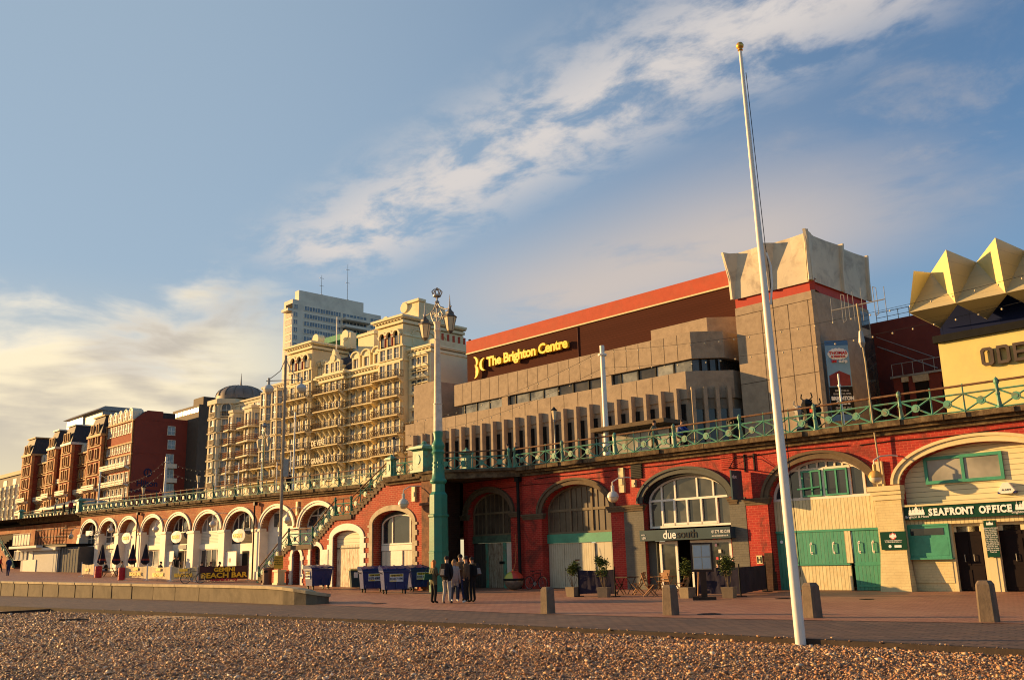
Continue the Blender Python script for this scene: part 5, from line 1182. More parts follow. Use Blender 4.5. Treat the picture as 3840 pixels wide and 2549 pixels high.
LH=(lz1-lz0); adv=(oq(2000,880,-.4)[0]-lu0)/2
def oct_letter(ch,u,W_,z,H,y):
    t=W_*.24; c=W_*.2; mb=MB()
    def bar(p): mb.prism(p,y,y+.25)
    if ch=='O': 
        O=[(c,0),(W_-c,0),(W_,c),(W_,H-c),(W_-c,H),(c,H),(0,H-c),(0,c)]; I=[(c+t*.6,t),(W_-c-t*.6,t),(W_-t,c+t*.6),(W_-t,H-c-t*.6),(W_-c-t*.6,H-t),(c+t*.6,H-t),(t,H-c-t*.6),(t,c+t*.6)]
    elif ch=='D':
        O=[(0,0),(W_-c,0),(W_,c),(W_,H-c),(W_-c,H),(0,H),(0,H*.6),(0,H*.4)]; I=[(t,t),(W_-c-t*.6,t),(W_-t,c+t*.6),(W_-t,H-c-t*.6),(W_-c-t*.6,H-t),(t,H-t),(t,H*.6),(t,H*.4)]
    else: O=None
    if O:
        for k in range(8):
            j=(k+1)%8; bar([(u+O[k][0],z+O[k][1]),(u+O[j][0],z+O[j][1]),(u+I[j][0],z+I[j][1]),(u+I[k][0],z+I[k][1])])
    elif ch=='E':
        mb.box(u,u+t,y,y+.25,z,z+H); 
        for zz in (0,H/2-t/2,H-t): mb.box(u+t+.002,u+W_,y,y+.25,z+zz,z+zz+t)
    else:
        mb.box(u,u+t,y,y+.25,z,z+H); mb.box(u+W_-t,u+W_,y,y+.25,z,z+H); bar([(u+t,z+H),(u+t,z+H*.7),(u+W_-t,z),(u+W_-t,z+H*.3)])
    return mb
for i,ch in enumerate('ODEON'):
    oct_letter(ch,lu0+i*adv,adv*.78,lz0,LH,-.42).build('letter',BZ,lt)
    o2=oct_letter(ch,0,1,0,1,0); 
# ---- brick block between
BK=Fr(D=92.); kq=lambda px,py,y=0.: BK.q(2650+px*.574,800+py*.574,y)
ku0,kz=kq(1100,715); ku1=kq(1700,640)[0]
bb=fthing(BK,'brick_building',ku0,0,6,'dark red brick block with roof rail in the gap between tower and cinema','building')
DBk=mat('shaded_red_brick',(.16,.035,.025),.85,.15,1,bump=.3)  # shade of the gap is put into the brick colour
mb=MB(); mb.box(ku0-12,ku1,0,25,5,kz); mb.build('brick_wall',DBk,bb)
mb=MB(); 
for k in range(8): u=ku0+k*(ku1-ku0)/8; mb.tube((u,.5,kz),(u,.5,kz+1.1),.04,n=5)
mb.tube((ku0,.5,kz+1.1),(ku1,.5,kz+1.1),.04,n=5); mb.tube((ku0,.5,kz+.55),(ku1,.5,kz+.55),.03,n=5); mb.build('roof_rail',M_['metal'],bb)
lb0=kq(1215,1055,-3.); lb1=kq(1560,1000,-3.)
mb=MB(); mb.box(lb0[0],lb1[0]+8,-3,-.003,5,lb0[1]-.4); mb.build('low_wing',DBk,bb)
mb=MB(); mb.box(lb0[0]-.2,lb1[0]+8,-3.2,-.1,lb0[1]-.397,lb0[1]-.2); mb.build('parapet',M_['metal'],bb)
mb=MB(); 
for k in range(6): u=lb0[0]+k*(lb1[0]-lb0[0])/5; mb.tube((u,-3,lb0[1]-.2),(u,-3,lb0[1]+1),.035,n=5)
mb.tube((lb0[0],-3,lb0[1]+1),(lb1[0]+8,-3,lb0[1]+1),.035,n=5)
a=kq(1115,870,-.4); b=kq(1510,1010,-.4); mb.tube((a[0],-.4,a[1]),(b[0],-.4,b[1]),.06,n=5); mb.tube((a[0],-.4,a[1]+1),(b[0],-.4,b[1]+1),.04,n=5); mb.build('stair_rail',M_['metal'],bb)
mb=MB()
for px0,px1 in ((1280,1315),(1360,1450),(1535,1560)):
    a=kq(px0,1100,-3.05); b=kq(px1,1100,-3.05); mb.box(a[0],b[0],-3.08,-3.003,6,a[1])
mb.build('window',M_['inside'],bb)
mb=MB()
for px0,px1 in ((1275,1320),(1350,1455)):
    a=kq(px0,1085,-3.05); b=kq(px1,1085,-3.05); mb.box(a[0],b[0],-3.2,-3.003,a[1]-.3,a[1]+.35)
mb.build('lintel',M_['pale_stone'],bb)
# ================= Victorian seafront hotel (cream) with five tiers of iron balconies
GR=Fr(D=86.,az=rad(-42.5))
g7=lambda x,y,d=0.: GR.q(1150+x*.4464,1100+y*.4464,d)
CRM=mat('cream_stucco',(.76,.63,.36),.75,.06,.5,bump=.25,bs=6,stain=(.50,.33,.14),st=.55)
CRM2=mat('pale_yellow_stucco',(.78,.67,.40),.75,.05,.5,bump=.2,bs=6)
IRON=mat('gilded_iron_balcony',(.20,.13,.06),.6,.3,3,col2=(.36,.25,.12),bump=.4)
GLS=glass('hotel_glass',(.06,.07,.075),.08,.7,(.28,.30,.30))
zg_=[g7(330,y)[1] for y in (1420,1265,1125,975,825)]
dzg=(zg_[4]-zg_[0])/4; zg_=[zg_[0]+dzg*k for k in range(5)]
uT0,uT1=GR.q(1417,1400,-1)[0],GR.q(1511,1400,-1)[0]; uL0,uL1=GR.q(1074,1500,-1)[0]+.6,GR.q(1167,1500,-1)[0]; uC0,uC1=GR.q(1217,1500)[0],GR.q(1303,1500)[0]
zTC=GR.q(1511,1192)[1]; zCC=g7(390,650)[1]
gh=fthing(GR,'seafront_hotel',uT1,0,6,'grand cream hotel with arcaded end towers, gabled centre and five long iron balconies','building')
dpt=qside(GR,1738,1250,uT1)[0]
mb=MB(); mb.box(uL1-.5,uT0+.5,0,16,5,zCC-1.1); mb.build('main_wall',CRM,gh)
mb=MB(); mb.box(uL0,uL1,-1.,dpt*.55,5,zTC-1.2); mb.build('tower_wall',CRM,gh)
mb=MB(); mb.box(uT0,uT1,-1.,dpt,5,zTC-1.2); mb.build('tower_wall',CRM,gh)
mb=MB(); mb.box(uC0,uC1,-.55,.0,5,zCC-1.1); mb.build('centre_bay',CRM,gh)
def cornice2(parent,u0,u1,y0,y1,z,h=1.1,pr=.8,m=CRM2,dent=True,right=True):
    mb=MB(); mb.box(u0-pr*.4,u1+pr*.4,y0-pr*.4,y1,z-h,z-h*.6); mb.box(u0-pr,u1+pr,y0-pr,y1,z-h*.3,z); mb.box(u0-pr*.7,u1+pr*.7,y0-pr*.7,y1,z-h*.45,z-h*.303)
    if dent:
        n=int((u1-u0)/.7)
        for k in range(n+1): u=u0+(u1-u0)*k/n; mb.box(u-.13,u+.13,y0-pr*.65,y0,z-h*.6,z-h*.453)
    return mb.build('cornice',m,parent)
cornice2(gh,uL0,uL1,-1,dpt*.55,zTC-.0); cornice2(gh,uT0,uT1,-1,dpt,zTC); cornice2(gh,uL1,uT0,-.2,16,zCC,pr=.7); cornice2(gh,uC0,uC1,-.75,.0,zCC+.02,pr=.7)
wm=winmesh(1.15,1.9,CRM2,GLS,sur=.2,dep=.18); wb=winmesh(1.25,2.1,CRM2,GLS,arch=True,sur=.22,dep=.2)
def cols(u0,u1,n): return [u0+(u1-u0)*(k+.5)/n for k in range(n)]
zfl=[zg_[0]-dzg]+zg_        # floors: sill just over balcony slab
for fi,z in enumerate(zfl):
    for u in cols(uL1+.2,uC0-.1,3)+cols(uC1+.1,uT0-.2,3): inst(wm.copy() if 0 else wm,'window',gh,u,0,z+.35)
    for u in cols(uC0+.6,uC1-.6,3): inst(wm,'window',gh,u,-.55,z+.35)
    for a,b in ((uL0,uL1),(uT0,uT1)):
        for u in cols(a+.4,b-.4,3): inst(wm,'window',gh,u,-1.,z+.35)
# upper floors of the towers
zt5=zg_[4]
for a,b in ((uL0,uL1),(uT0,uT1)):
    nz=(zTC-1.2-zt5)
    for u in cols(a+.5,b-.5,3): inst(wm,'window',gh,u,-1.,zt5+nz*.37,sz=.85)
    for zz in (.33,.60): 
        mb=MB(); mb.box(a-.15,b+.15,-1.2,-1.003,zt5+nz*zz-.15,zt5+nz*zz+.1); mb.build('string_course',CRM2,gh)
    for u in cols(a+.5,b-.5,3):
        w_=(b-a-1)/3*.36; o=Op(u-w_,u+w_,zt5+nz*.82,zt5+nz*.82+w_)
        mb=MB(); mb.prism(archpoly(o,zt5+nz*.62,10),-1.06,-1.003); mb.build('loggia_opening',M_['inside'],gh)
        mb=MB(); ring(mb,o,.28,-1.4,-1.0,legs=.3,n=12); mb.build('arch_hood',CRM2,gh)
        mb=MB(); mb.box(u-w_*.6,u+w_*.6,-1.1,-1.065,zt5+nz*.64,zt5+nz*.8); mb.build('sash',M_['glass_w'],gh)
    for k in range(4):
        u=a+.5+(b-a-1)*k/3; mb=MB(); mb.tube((u,-1.25,zt5+nz*.62),(u,-1.25,zt5+nz*.81),.14,.12,n=8,mi=0); mb.box(u-.2,u+.2,-1.42,-1.0,zt5+nz*.81,zt5+nz*.835); mb.build('column',CRM2 if k in(0,3) else W1,gh)
# side elevation of the right tower: blind arches, string courses, chimneys on the roof
mb=MB()
for zz in (.33,.60,.80): mb.box(uT1+.003,uT1+.2,-1,dpt,zt5+(zTC-1.2-zt5)*zz-.15,zt5+(zTC-1.2-zt5)*zz+.1)
mb.build('string_course',CRM2,gh)
for f in (.22,.42,.62):
    y=-1+(dpt+1)*f
    mb=MB(); mb.M=Matrix.Translation(Vector((uT1,y,0)))@Matrix.Rotation(rad(90),4,'Z'); o=Op(-.9,.9,zt5+(zTC-1.2-zt5)*.80,zt5+(zTC-1.2-zt5)*.80+.9); ring(mb,o,.25,-.2,0,n=10); mb.prism(archpoly(o,zt5+(zTC-1.2-zt5)*.63,10),-.05,-.003); mb.build('blind_arch',CRM,gh)
zr0=zTC
def chim(u0,u1,y0,y1,z0,z1,pots,m=CRM2,potm=None):
    t=MB(); t.box(u0,u1,y0,y1,z0,z1-.5); t.box(u0-.2,u1+.2,y0-.2,y1+.2,z1-.5,z1-.15); t.box(u0-.1,u1+.1,y0-.1,y1+.1,z1-.147,z1)
    c=t.build('chimney',m,gh)
    p=MB(); L=max(u1-u0,y1-y0)
    for k in range(pots):
        f=(k+.5)/pots; u=(u0+(u1-u0)*f) if u1-u0>y1-y0 else (u0+u1)/2; y=(y0+(y1-y0)*f) if y1-y0>=u1-u0 else (y0+y1)/2
        p.lathe([(.16,z1),(.13,z1+.8),(.17,z1+.85),(.1,z1+.9)],7,(u,y,0))
    p.build('chimney_pots',potm or W1,c)
# roof block above the right tower with volutes
a=qside(GR,1150+870*.4464,1100+105*.4464,uT1-1.)
mb=MB(); mb.hexa([(uT0+1,2.5,zr0),(uT1-.6,2.5,zr0),(uT1-.6,dpt*.8,zr0),(uT0+1,dpt*.8,zr0)],[(uT0+1.5,3,zr0+3.1),(uT1-1.,3,zr0+3.1),(uT1-1.,dpt*.72,zr0+3.1),(uT0+1.5,dpt*.72,zr0+3.1)]); mb.build('roof_block',CRM,gh)
mb=MB(); mb.box(uT0+1.2,uT1-.8,2.7,4.2,zr0+3.1,zr0+3.5); mb.tube((uT0+1.6,2.6,zr0+2.6),(uT0+1.6,3.6,zr0+2.6),.8,n=12); mb.build('volute',CRM2,gh); MB().tube((uT0-.2,.5,zr0+.5),(uT0-.2,1.3,zr0+.5),.7,n=12).build('volute',CRM2,gh)
chim(uL0+.6,uL0+1.8,1,3,zTC,zTC+1.6,0) if 0 else None
mb=MB(); mb.box(uL0+2.2,uL0+3.6,2,3.2,zTC,zTC+1.9); mb.tube((uL0+2.9,1.9,zTC+1.5),(uL0+2.9,3.2,zTC+1.5),.85,n=12); mb.build('volute',CRM2,gh)
mb=MB(); mb.box(uL1-.7,uL1+2.,5,6.2,zTC-.5,zTC+2.2); mb.tube((uL1+.6,4.9,zTC+1.9),(uL1+.6,6.2,zTC+1.9),.9,n=12); mb.build('volute',CRM2,gh)
cy0=qside(GR,1700,1260,uT1+6)
c0,c1=g7(432,500,4)[0],g7(565,500,4)[0]; chim(c0,c1,4,7.5,zCC,g7(450,345,4)[1],9,CRM2,CRM2)
# mansard and dormers
mb=MB(); mb.hexa([(uL1,.3,zCC),(uT0,.3,zCC),(uT0,9,zCC),(uL1,9,zCC)],[(uL1,2.2,zCC+3.2),(uT0,2.2,zCC+3.2),(uT0,8,zCC+3.2),(uL1,8,zCC+3.2)]); mb.build('mansard_roof',mat('slate',(.06,.055,.06),.7,.2,2),gh)
dm=MB(); o=Op(-.62,.62,1.9,2.5); dm.box(-.95,-.62,-.3,1.2,0,2.1); dm.box(.62,.95,-.3,1.2,0,2.1); dm.prism([(-.62,1.75)]+o.arc(8)+[(.62,1.75)],-.3,1.2); ring(dm,Op(-.95,.95,2.1,2.75),.22,-.5,.9,n=8); dm.prism(archpoly(Op(-.95,.95,2.1,2.72),2.1,8),-.28,1.2); dm.box(-.62,.62,-.05,0,0,1.75,1); dm.box(-.05,.05,-.1,-.05,0,1.7,2)
dmm=mesh_of(dm,[CRM2,GLS,M_['white_metal']])
for u in cols(uL1+.3,uC0-.4,3)+cols(uC1+.6,uT0-.3,3): inst(dmm,'dormer',gh,u,.35,zCC)
# centre gable
gw=uC1-uC0; gc=(uC0+uC1)/2; gzh=g7(290,460)[1]-zCC
pf=[(-.5,0),(-.46,.12),(-.34,.16),(-.40,.30),(-.27,.36),(-.27,.52),(-.17,.58),(-.13,.72),(-.08,.78),(-.07,.9),(0,1.0)]
pf=[(gc+a*gw,zCC+b*gzh) for a,b in pf]; pf=pf+[(2*gc-a,b) for a,b in pf[::-1][1:]]
mb=MB(); mb.prism(pf,-.6,.1); mb.build('gable',CRM2,gh)
for u in (gc-gw*.2,gc,gc+gw*.2): inst(wm,'gable_window',gh,u,-.62,zCC+.3,sz=.8)
mb=MB(); mb.tube((gc,-.75,zCC+gzh*.62),(gc,-.61,zCC+gzh*.62),gw*.1,n=12); mb.build('medallion',CRM,gh)
mb=MB(); mb.tube((gc+.2,-.2,zCC+gzh),(gc+.2,-.2,g7(305,185)[1]),.09,.05,n=6); mb.build('flagstaff',M_['white_metal'],gh)
# balconies: slab, brackets, railing filigree
def balc(u0,u1,y,z,out,parent,h=1.0,bow=0,m=IRON):
    mb=MB(); mb.box(u0,u1,y-out,y,z-.14,z)
    n=max(2,int((u1-u0)/1.5))
    for k in range(n+1): u=u0+(u1-u0)*k/n; mb.prism([(0,0)],0,0) if 0 else mb.hexa([(u-.08,y-out*.2,z-.75),(u+.08,y-out*.2,z-.75),(u+.08,y,z-.75),(u-.08,y,z-.75)],[(u-.08,y-out*.95,z-.14),(u+.08,y-out*.95,z-.14),(u+.08,y,z-.14),(u-.08,y,z-.14)])
    o=mb.build('balcony',CRM,parent)
    mb=MB(); yy=y-out+.05
    def fence(a,b):
        a=Vector((*a,z));b=Vector((*b,z)); mb.tube(a+Vector((0,0,h)),b+Vector((0,0,h)),.05,n=4); mb.tube(a+Vector((0,0,.1)),b+Vector((0,0,.1)),.04,n=4); L=(b-a).length; nn=max(1,int(L/.42))
        for k in range(nn+1):
            p=a+(b-a)*k/nn; mb.tube(p,p+Vector((0,0,h)),.028,n=3,cap=False)
            if k<nn: q=a+(b-a)*(k+1)/nn; mb.tube(p+Vector((0,0,.12)),q+Vector((0,0,h*.95)),.022,n=3,cap=False); mb.tube(q+Vector((0,0,.12)),p+Vector((0,0,h*.95)),.022,n=3,cap=False)
    fence((u0,yy),(u1,yy)); fence((u0+.03,y),(u0+.03,yy)); fence((u1-.03,y),(u1-.03,yy))
    mb.build('balcony_rail',m,o); return o
for k,z in enumerate(zg_):
    balc(uL1+.01,uC0-.01,0,z,1.15,gh); balc(uC1+.01,uT0-.01,0,z,1.15,gh)
    balc(uC0-.3,uC1+.3,-.55,z,1.5,gh)
    for a,b in ((uL0,uL1),(uT0,uT1)): balc(a-.1,b+.1,-1.,z,1.2,gh)
    if k<5:   # carved consoles below the centre balconies
        mb=MB()
        for j in range(5):
            u=uC0+.3+(uC1-uC0-.6)*j/4; mb.hexa([(u-.11,-.75,z-1.25),(u+.11,-.75,z-1.25),(u+.11,-.55,z-1.25),(u-.11,-.55,z-1.25)],[(u-.13,-1.6,z-.15),(u+.13,-1.6,z-.15),(u+.13,-.55,z-.15),(u-.13,-.55,z-.15)])
        mb.build('console',CRM2,gh)
for s,k in (('DE VERE',1),('GRAND',0)): text(s,1.15,mat('cream_lettering_'+s[:2],(.70,.62,.42),.6,.05,1,bump=0),gh,u=uC0-.1,y=-2.2,z=zg_[k]+.15,depth=.06,bold=.02,sx=.80)
# repairs on the roof: green screened scaffold with red netting
gs0,gs1=g7(205,400,8),g7(428,365,8)
sc=fthing(GR,'roof_scaffold',(gs0[0]+gs1[0])/2,8,zCC,'green screened scaffold deck with red netting on the hotel roof','scaffold')
mb=MB(); mb.box(gs0[0],gs1[0],6,11,g7(300,420,8)[1],g7(300,372,8)[1]); mb.build('green_screen',mat('green_debris_net',(.02,.22,.12),.7,.35,2,bump=.5),sc)
mb=MB(); 
for k in range(8):
    u=gs0[0]+(gs1[0]-gs0[0])*k/7; mb.tube((u,6.1,zCC),(u,6.1,g7(300,365,8)[1]),.06,n=5)
    if k%2==0: mb.tube((u,6.1,zCC+1),(u+2.2,6.1,g7(300,420,8)[1]),.05,n=5)
mb.build('poles',M_['rust'],sc)
n0=g7(105,470,5);n1=g7(270,425,5);n2=g7(240,500,5);n3=g7(340,468,5)
mb=MB(); mb.add([(n0[0],5,n0[1]),(n2[0],4.6,n2[1]),(n3[0],5,n3[1]),(n1[0],6,n1[1])],[(0,1,2,3)]); mb.add([(n0[0],5.05,n0[1]),(n2[0],4.65,n2[1]),(n3[0],5.05,n3[1]),(n1[0],6.05,n1[1])],[(0,1,2,3)]); mb.build('red_net',mat('red_net',(.35,.05,.05),.8,.2,3,bump=0),sc)
# ---- annex to the right of it
ax0,ax1=uT1+.05,GR.q(1616,1300)[0]; axz=GR.q(1616,1290)[1]; ady=qside(GR,1747,1330,ax1)[0]
an=fthing(GR,'annex_building',ax1,0,6,'narrow pale yellow house with pedimented windows and blank side wall beside the grand hotel','building')
mb=MB(); mb.box(ax0,ax1,0,max(8,ady),5,axz-.8); mb.build('wall',CRM2,an); cornice2(an,ax0,ax1,0,8,axz,h=1.0,pr=.5)
mb=MB(); mb.box(ax1-1.2,ax1+.1,.5,max(8,ady)-1,axz+.003,axz+.9); mb.build('parapet_block',CRM,an)
wh=winmesh(1.0,2.0,CRM2,GLS,sur=.2,dep=.2,hood=True); zrow=[g7(930,y)[1] for y in (655,755,845,975,1090,1200,1310)]
for z in zrow:
    for u in cols(ax0+.8,ax1-.6,3): inst(wh,'window',an,u,0,z)
for z in (g7(840,1160)[1],g7(840,1340)[1]): balc(ax0+.3,ax0+3,0,z,1.1,an)
mb=MB()
for k in range(9): mb.lathe([(.2,0),(.17,1.1),(.24,1.15),(.15,1.25)],8,(ax1-.8,3+k*1.1,axz+.9))
mb.build('chimney_pots',W1,an)
# ================= high-rise block of flats
HR=Fr(p=(0,0,0),az=rad(-46)); 
Pc=ray(1072,2000); Pc.z=0; Pc=Pc.normalized()*350
HR=Fr(p=Pc,az=rad(-46))
hw=coldist(Pc,-HR.x,1034); hd=coldist(Pc,HR.y,1422); hz=lambda px,py: qside(HR,px,py,0)[1]
ztopH=HR.q(1080,1128)[1]; 
hr=fthing(HR,'tower_block',0,0,6,'tall white residential tower block with banded windows and corner balconies behind the grand hotel','building')
HC=mat('tower_concrete',(.80,.70,.54),.85,.06,.2,bump=.2,bs=3,stain=(.38,.32,.25),st=.4)
yE=hd; ys2=coldist(Pc,HR.y,1096)
mb=MB(); mb.box(-hw,0,0,yE,0,ztopH); mb.build('wall',HC,hr)
mb=MB(); mb.box(-hw*.55,-.6,ys2,yE*.80,ztopH,ztopH+4.2); mb.build('penthouse',HC,hr)
fl=3.0; nfl=22
dk=glass('tower_glass',(.03,.04,.05),.06,.8,(.20,.22,.24)); lg=glass('tower_sunlit_glass',(.5,.48,.40),.45,.7,(.75,.7,.58))  # pale second glass paints sunlight onto the end face windows
def wrowmesh(L,h,m,nb):      # strip window running along +y on the +u face, origin at start
    mb=MB(); mb.box(.01,.06,0,L,0,h,1)
    n=nb
    for k in range(n+1): y=L*k/n; mb.box(.0,.14,y-.12,y+.12,0,h,0)
    mb.box(0,.16,-.1,L+.1,h,h+.12,0); mb.box(0,.18,-.1,L+.1,-.15,0,0)
    return mesh_of(mb,[HC,m])
a0=ys2+(yE-ys2)*.055; a1=ys2+(yE-ys2)*.49
me1=wrowmesh(a1-a0,1.6,dk,14); me2=wrowmesh((yE-ys2)*.30,1.7,dk,7); me3=wrowmesh((yE-ys2)*.13,1.6,dk,3); me4=wrowmesh(ys2*.55,1.6,dk,2)
for k in range(nfl):
    z=ztopH-fl*(k+1)+.4-1
    inst(me1,'window_strip',hr,0,a0,z); inst(me4,'window_strip',hr,0,ys2*.2,z-.0)
    if k>=0: inst(me3,'window_strip',hr,0,yE-(yE-ys2)*.14,z)
    b0=ys2+(yE-ys2)*.50; b1=yE-(yE-ys2)*.17
    inst(me2,'recessed_window',hr,-.0,b0+.5,z-.2)
    mb=MB(); mb.box(.02,3.2,b0,b1 if k<3 else b0+(b1-b0)*.45,z-1.5,z-.5); 
    if k<9: mb.build('balcony',HC,hr)
# lit end face: strip windows
mf=MB(); wl=hw*.62
for k in range(8): mf.box(-wl+wl*k/7-.1,-wl+wl*k/7+.1,-.14,0,0,1.7,0)
mf.box(-wl,0,-.06,-.01,0,1.7,1); mf.box(-wl-.1,.1,-.18,0,1.7,1.85,0); mf.box(-wl-.1,.1,-.18,0,-.2,0,0)
mf=mesh_of(mf,[HC,lg])
for k in range(nfl):
    z=ztopH-fl*(k+1)+.4-1
    if k==0: 
        mb=MB(); mb.box(-hw*.75,-.0,-2,-.01,z-1.2,z-.2); mb.build('corner_balcony',HC,hr); mb=MB(); mb.box(-hw*.75,0,-.05,-.01,z-.2,z+2.0); mb.build('balcony_recess',M_['inside'],hr)
    else: inst(mf,'window_strip',hr,-hw*.12,-.0,z)
mb=MB()
for py_,hh in ((ys2+(yE-ys2)*.30,9),(ys2+(yE-ys2)*.62,16)):
    mb.tube((-3,py_,ztopH+4),(-3,py_,ztopH+4+hh),.12,.06,n=5); mb.box(-3.4,-2.6,py_-.4,py_+.4,ztopH+4.2,ztopH+5); 
    for q in (.5,.85): mb.box(-3.05,-2.95,py_-1.,py_+1.,ztopH+4+hh*q,ztopH+4+hh*q+.12)
mb.build('roof_mast',M_['metal'],hr)
# ================= domed corner hotel
DH=Fr(D=90.,az=rad(-43.5))
d6=lambda x,y,d=0.: DH.q(700+x*.3827,1300+y*.3827,d)
dh=fthing(DH,'domed_hotel',d6(400,1000)[0],0,6,'cream hotel with grey domed corner turret and rows of curved balconies','building')
CR3=mat('ivory_stucco',(.62,.54,.36),.75,.05,.5,bump=.2,bs=6,stain=(.46,.38,.24),st=.35)
tuC,zd0=d6(345,520); ur=(d6(428,900)[0]-d6(215,900)[0])/2; tuM=(d6(428,900)[0]+d6(215,900)[0])/2
zTop=d6(345,520)[1]
mb=MB(); mb.lathe([(ur*1.04,5),(ur*1.04,zTop-1.2),(ur*1.14,zTop-1.1),(ur*1.14,zTop-.2),(ur*1.0,zTop)],8,(tuM,ur*.6,0),ph=rad(22.5)); mb.build('turret',CR3,dh)
rows6=[d6(345,y)[1] for y in (1390,1250,1110,975,845,710)]
mb=MB()
for z in rows6: mb.lathe([(ur*1.1,z-.2),(ur*1.12,z-.0),(ur*1.04,z+.12)],8,(tuM,ur*.6,0),ph=rad(22.5))
mb.build('string_course',CR3,dh)
wt=winmesh(1.4,2.1,CR3,GLS,sur=.22,dep=.2); wta=winmesh(1.7,2.5,CR3,M_['glass'],arch=True,sur=.25,dep=.25)
br=MB()
for k in range(9): br.box(-1+2*k/8-.03,-1+2*k/8+.03,-.35,-.3,0,.9)
br.box(-1,1,-.37,-.28,.85,.95); br.box(-1,1,-.4,0,-.12,0); brm=mesh_of(br,[IRON])
for j,z in enumerate(rows6):
    for a in (-45-67.5+22.5,-90+0,-90+45,-90-45):
        pass
    for a in (rad(-90),rad(-135),rad(-45)):
        cx_,cy_=tuM+ur*.965*math.cos(a),ur*.6+ur*.965*math.sin(a)
        o=inst(wta if j==5 else wt,'turret_window',dh,cx_,cy_,z+.3,rz=a+rad(90)); inst(brm,'balconette',dh,cx_,cy_,z+.25,rz=a+rad(90))
zS,zD=zTop,d6(400,355)[1]; rD=ur*1.12
mb=MB(); mb.lathe([(rD,zTop+.003),(rD,zTop+.7)]+[(max(.05,rD*math.cos(t)**.9),zTop+.7+(zD-zTop-.7)*math.sin(t)) for t in [k*math.pi/2/9 for k in range(10)]],16,(tuM+.8,ur*.6+1.2,0)); mb.build('dome',mat('lead_dome',(.20,.165,.14),.6,.2,.6,metal=.2,bump=.15),dh,smooth=True)
mb=MB()
for k in range(16):
    a=k*math.pi/8; pr=[(rD*math.cos(t)**.9*1.01,zTop+.7+(zD-zTop-.7)*math.sin(t)) for t in [q*math.pi/2/6 for q in range(6)]]; mb.path([(tuM+.8+r*math.cos(a),ur*.6+1.2+r*math.sin(a),z) for r,z in pr],.09,4)
mb.tube((tuM+.8,ur*.6+1.2,zD),(tuM+.8,ur*.6+1.2,zD+2.6),.18,.02,n=6); mb.build('dome_ribs',mat('lead_rib',(.14,.12,.10),.6),dh)
s0,s1,s2=d6(430,900)[0],d6(735,900)[0],d6(965,900)[0]; z1_=d6(590,505)[1]; z2_=d6(850,375)[1]
mb=MB(); mb.box(s0-.5,s1,.8,18,5,z1_-.6); mb.build('wall',CR3,dh); mb=MB(); mb.box(s1,s2+14,.0,18,5,z2_-.8); mb.build('wall',CR3,dh)
cornice2(dh,s0,s1,.8,17.9,z1_,h=.8,pr=.4,m=CR3,dent=False); cornice2(dh,s1+.5,s2+14,0,17.9,z2_,h=1.1,pr=.5,m=CR3)
rows5=[d6(600,y)[1] for y in (1350,1215,1075,935,795)]
bays=[(d6(425,900)[0]+.3,d6(510,900)[0]),(d6(562,900)[0],d6(715,900)[0]-.2)]
for bi,(a,b) in enumerate(bays):
    mb=MB(); q=(b-a)*.25; ztb=d6(640,610)[1] if bi else d6(470,655)[1]; mb.slab([(a,.8),(a+q,-.9),(b-q,-.9),(b,.8)],5,ztb); mb.slab([(a-.2,.8),(a+q-.1,-1.1),(b-q+.1,-1.1),(b+.2,.8)],ztb-.0+.003,ztb+.5); mb.build('canted_bay',CR3,dh)
    for z in rows5:
        inst(wt,'bay_window',dh,(a+b)/2,-.9,z+.15,sx=.8,sz=1.15); inst(wt,'bay_window',dh,b-q*.5,-.05,z+.3,rz=rad(62),sx=.7)
        mb=MB(); mb.slab([(a-.8,.8),(a-.1,-1.6),(b-q*.4,-2.1),(b+.7,.8)],z-.25,z-.02); bl=mb.build('balcony',CR3,dh)
        mb=MB(); P_=[(a-.75,.7),(a-.05,-1.55),(b-q*.4,-2.05),(b+.65,.7)]
        for p,q_ in zip(P_,P_[1:]):
            for h in (.3,.65,1.0): mb.tube((*p,z+h),(*q_,z+h),.06,n=4)
            for f in (0,.25,.5,.75,1): mb.tube((p[0]+(q_[0]-p[0])*f,p[1]+(q_[1]-p[1])*f,z),(p[0]+(q_[0]-p[0])*f,p[1]+(q_[1]-p[1])*f,z+1),.03,n=3)
        mb.build('balcony_rail',mat('reddish_balcony_rail',(.26,.12,.06),.6,.2,3) if 'rbr' not in M_ else M_['rbr'],bl)
for px_ in (518,665):
    inst(winmesh(2.2,1.1,CR3,GLS,sur=.15,nv=2),'attic_window',dh,d6(px_ if px_==518 else 655,600)[0],.8,d6(px_,625 if px_==518 else 590)[1])
def oriel(a,b,zl):
    mb=MB(); q=(b-a)*.28; mb.slab([(a,0),(a+q,-.9),(b-q,-.9),(b,0)],7,zl[-1]+2.9); mb.build('oriel',CR3,dh)
    for z in zl: inst(wt,'oriel_window',dh,(a+b)/2,-.9,z,sx=.95,sz=1.1); inst(wt,'oriel_window',dh,b-q*.5,-.45,z,rz=rad(55),sx=.55,sz=1.1)
r7=[d6(790,y)[1] for y in (1290,1160,1025,880,730,590)]
oriel(d6(752,900)[0],d6(822,900)[0],r7); oriel(d6(862,900)[0],d6(932,900)[0],[z+.0 for z in r7])
for px_ in (1010,): 
    for z in r7: inst(wt,'window',dh,d6(px_,900)[0],0,z)
for z,nm_ in ((d6(800,1190)[1],0),(d6(800,1330)[1],0)): balc(d6(660,900)[0],d6(955,900)[0],-.6,z,1.2,dh)
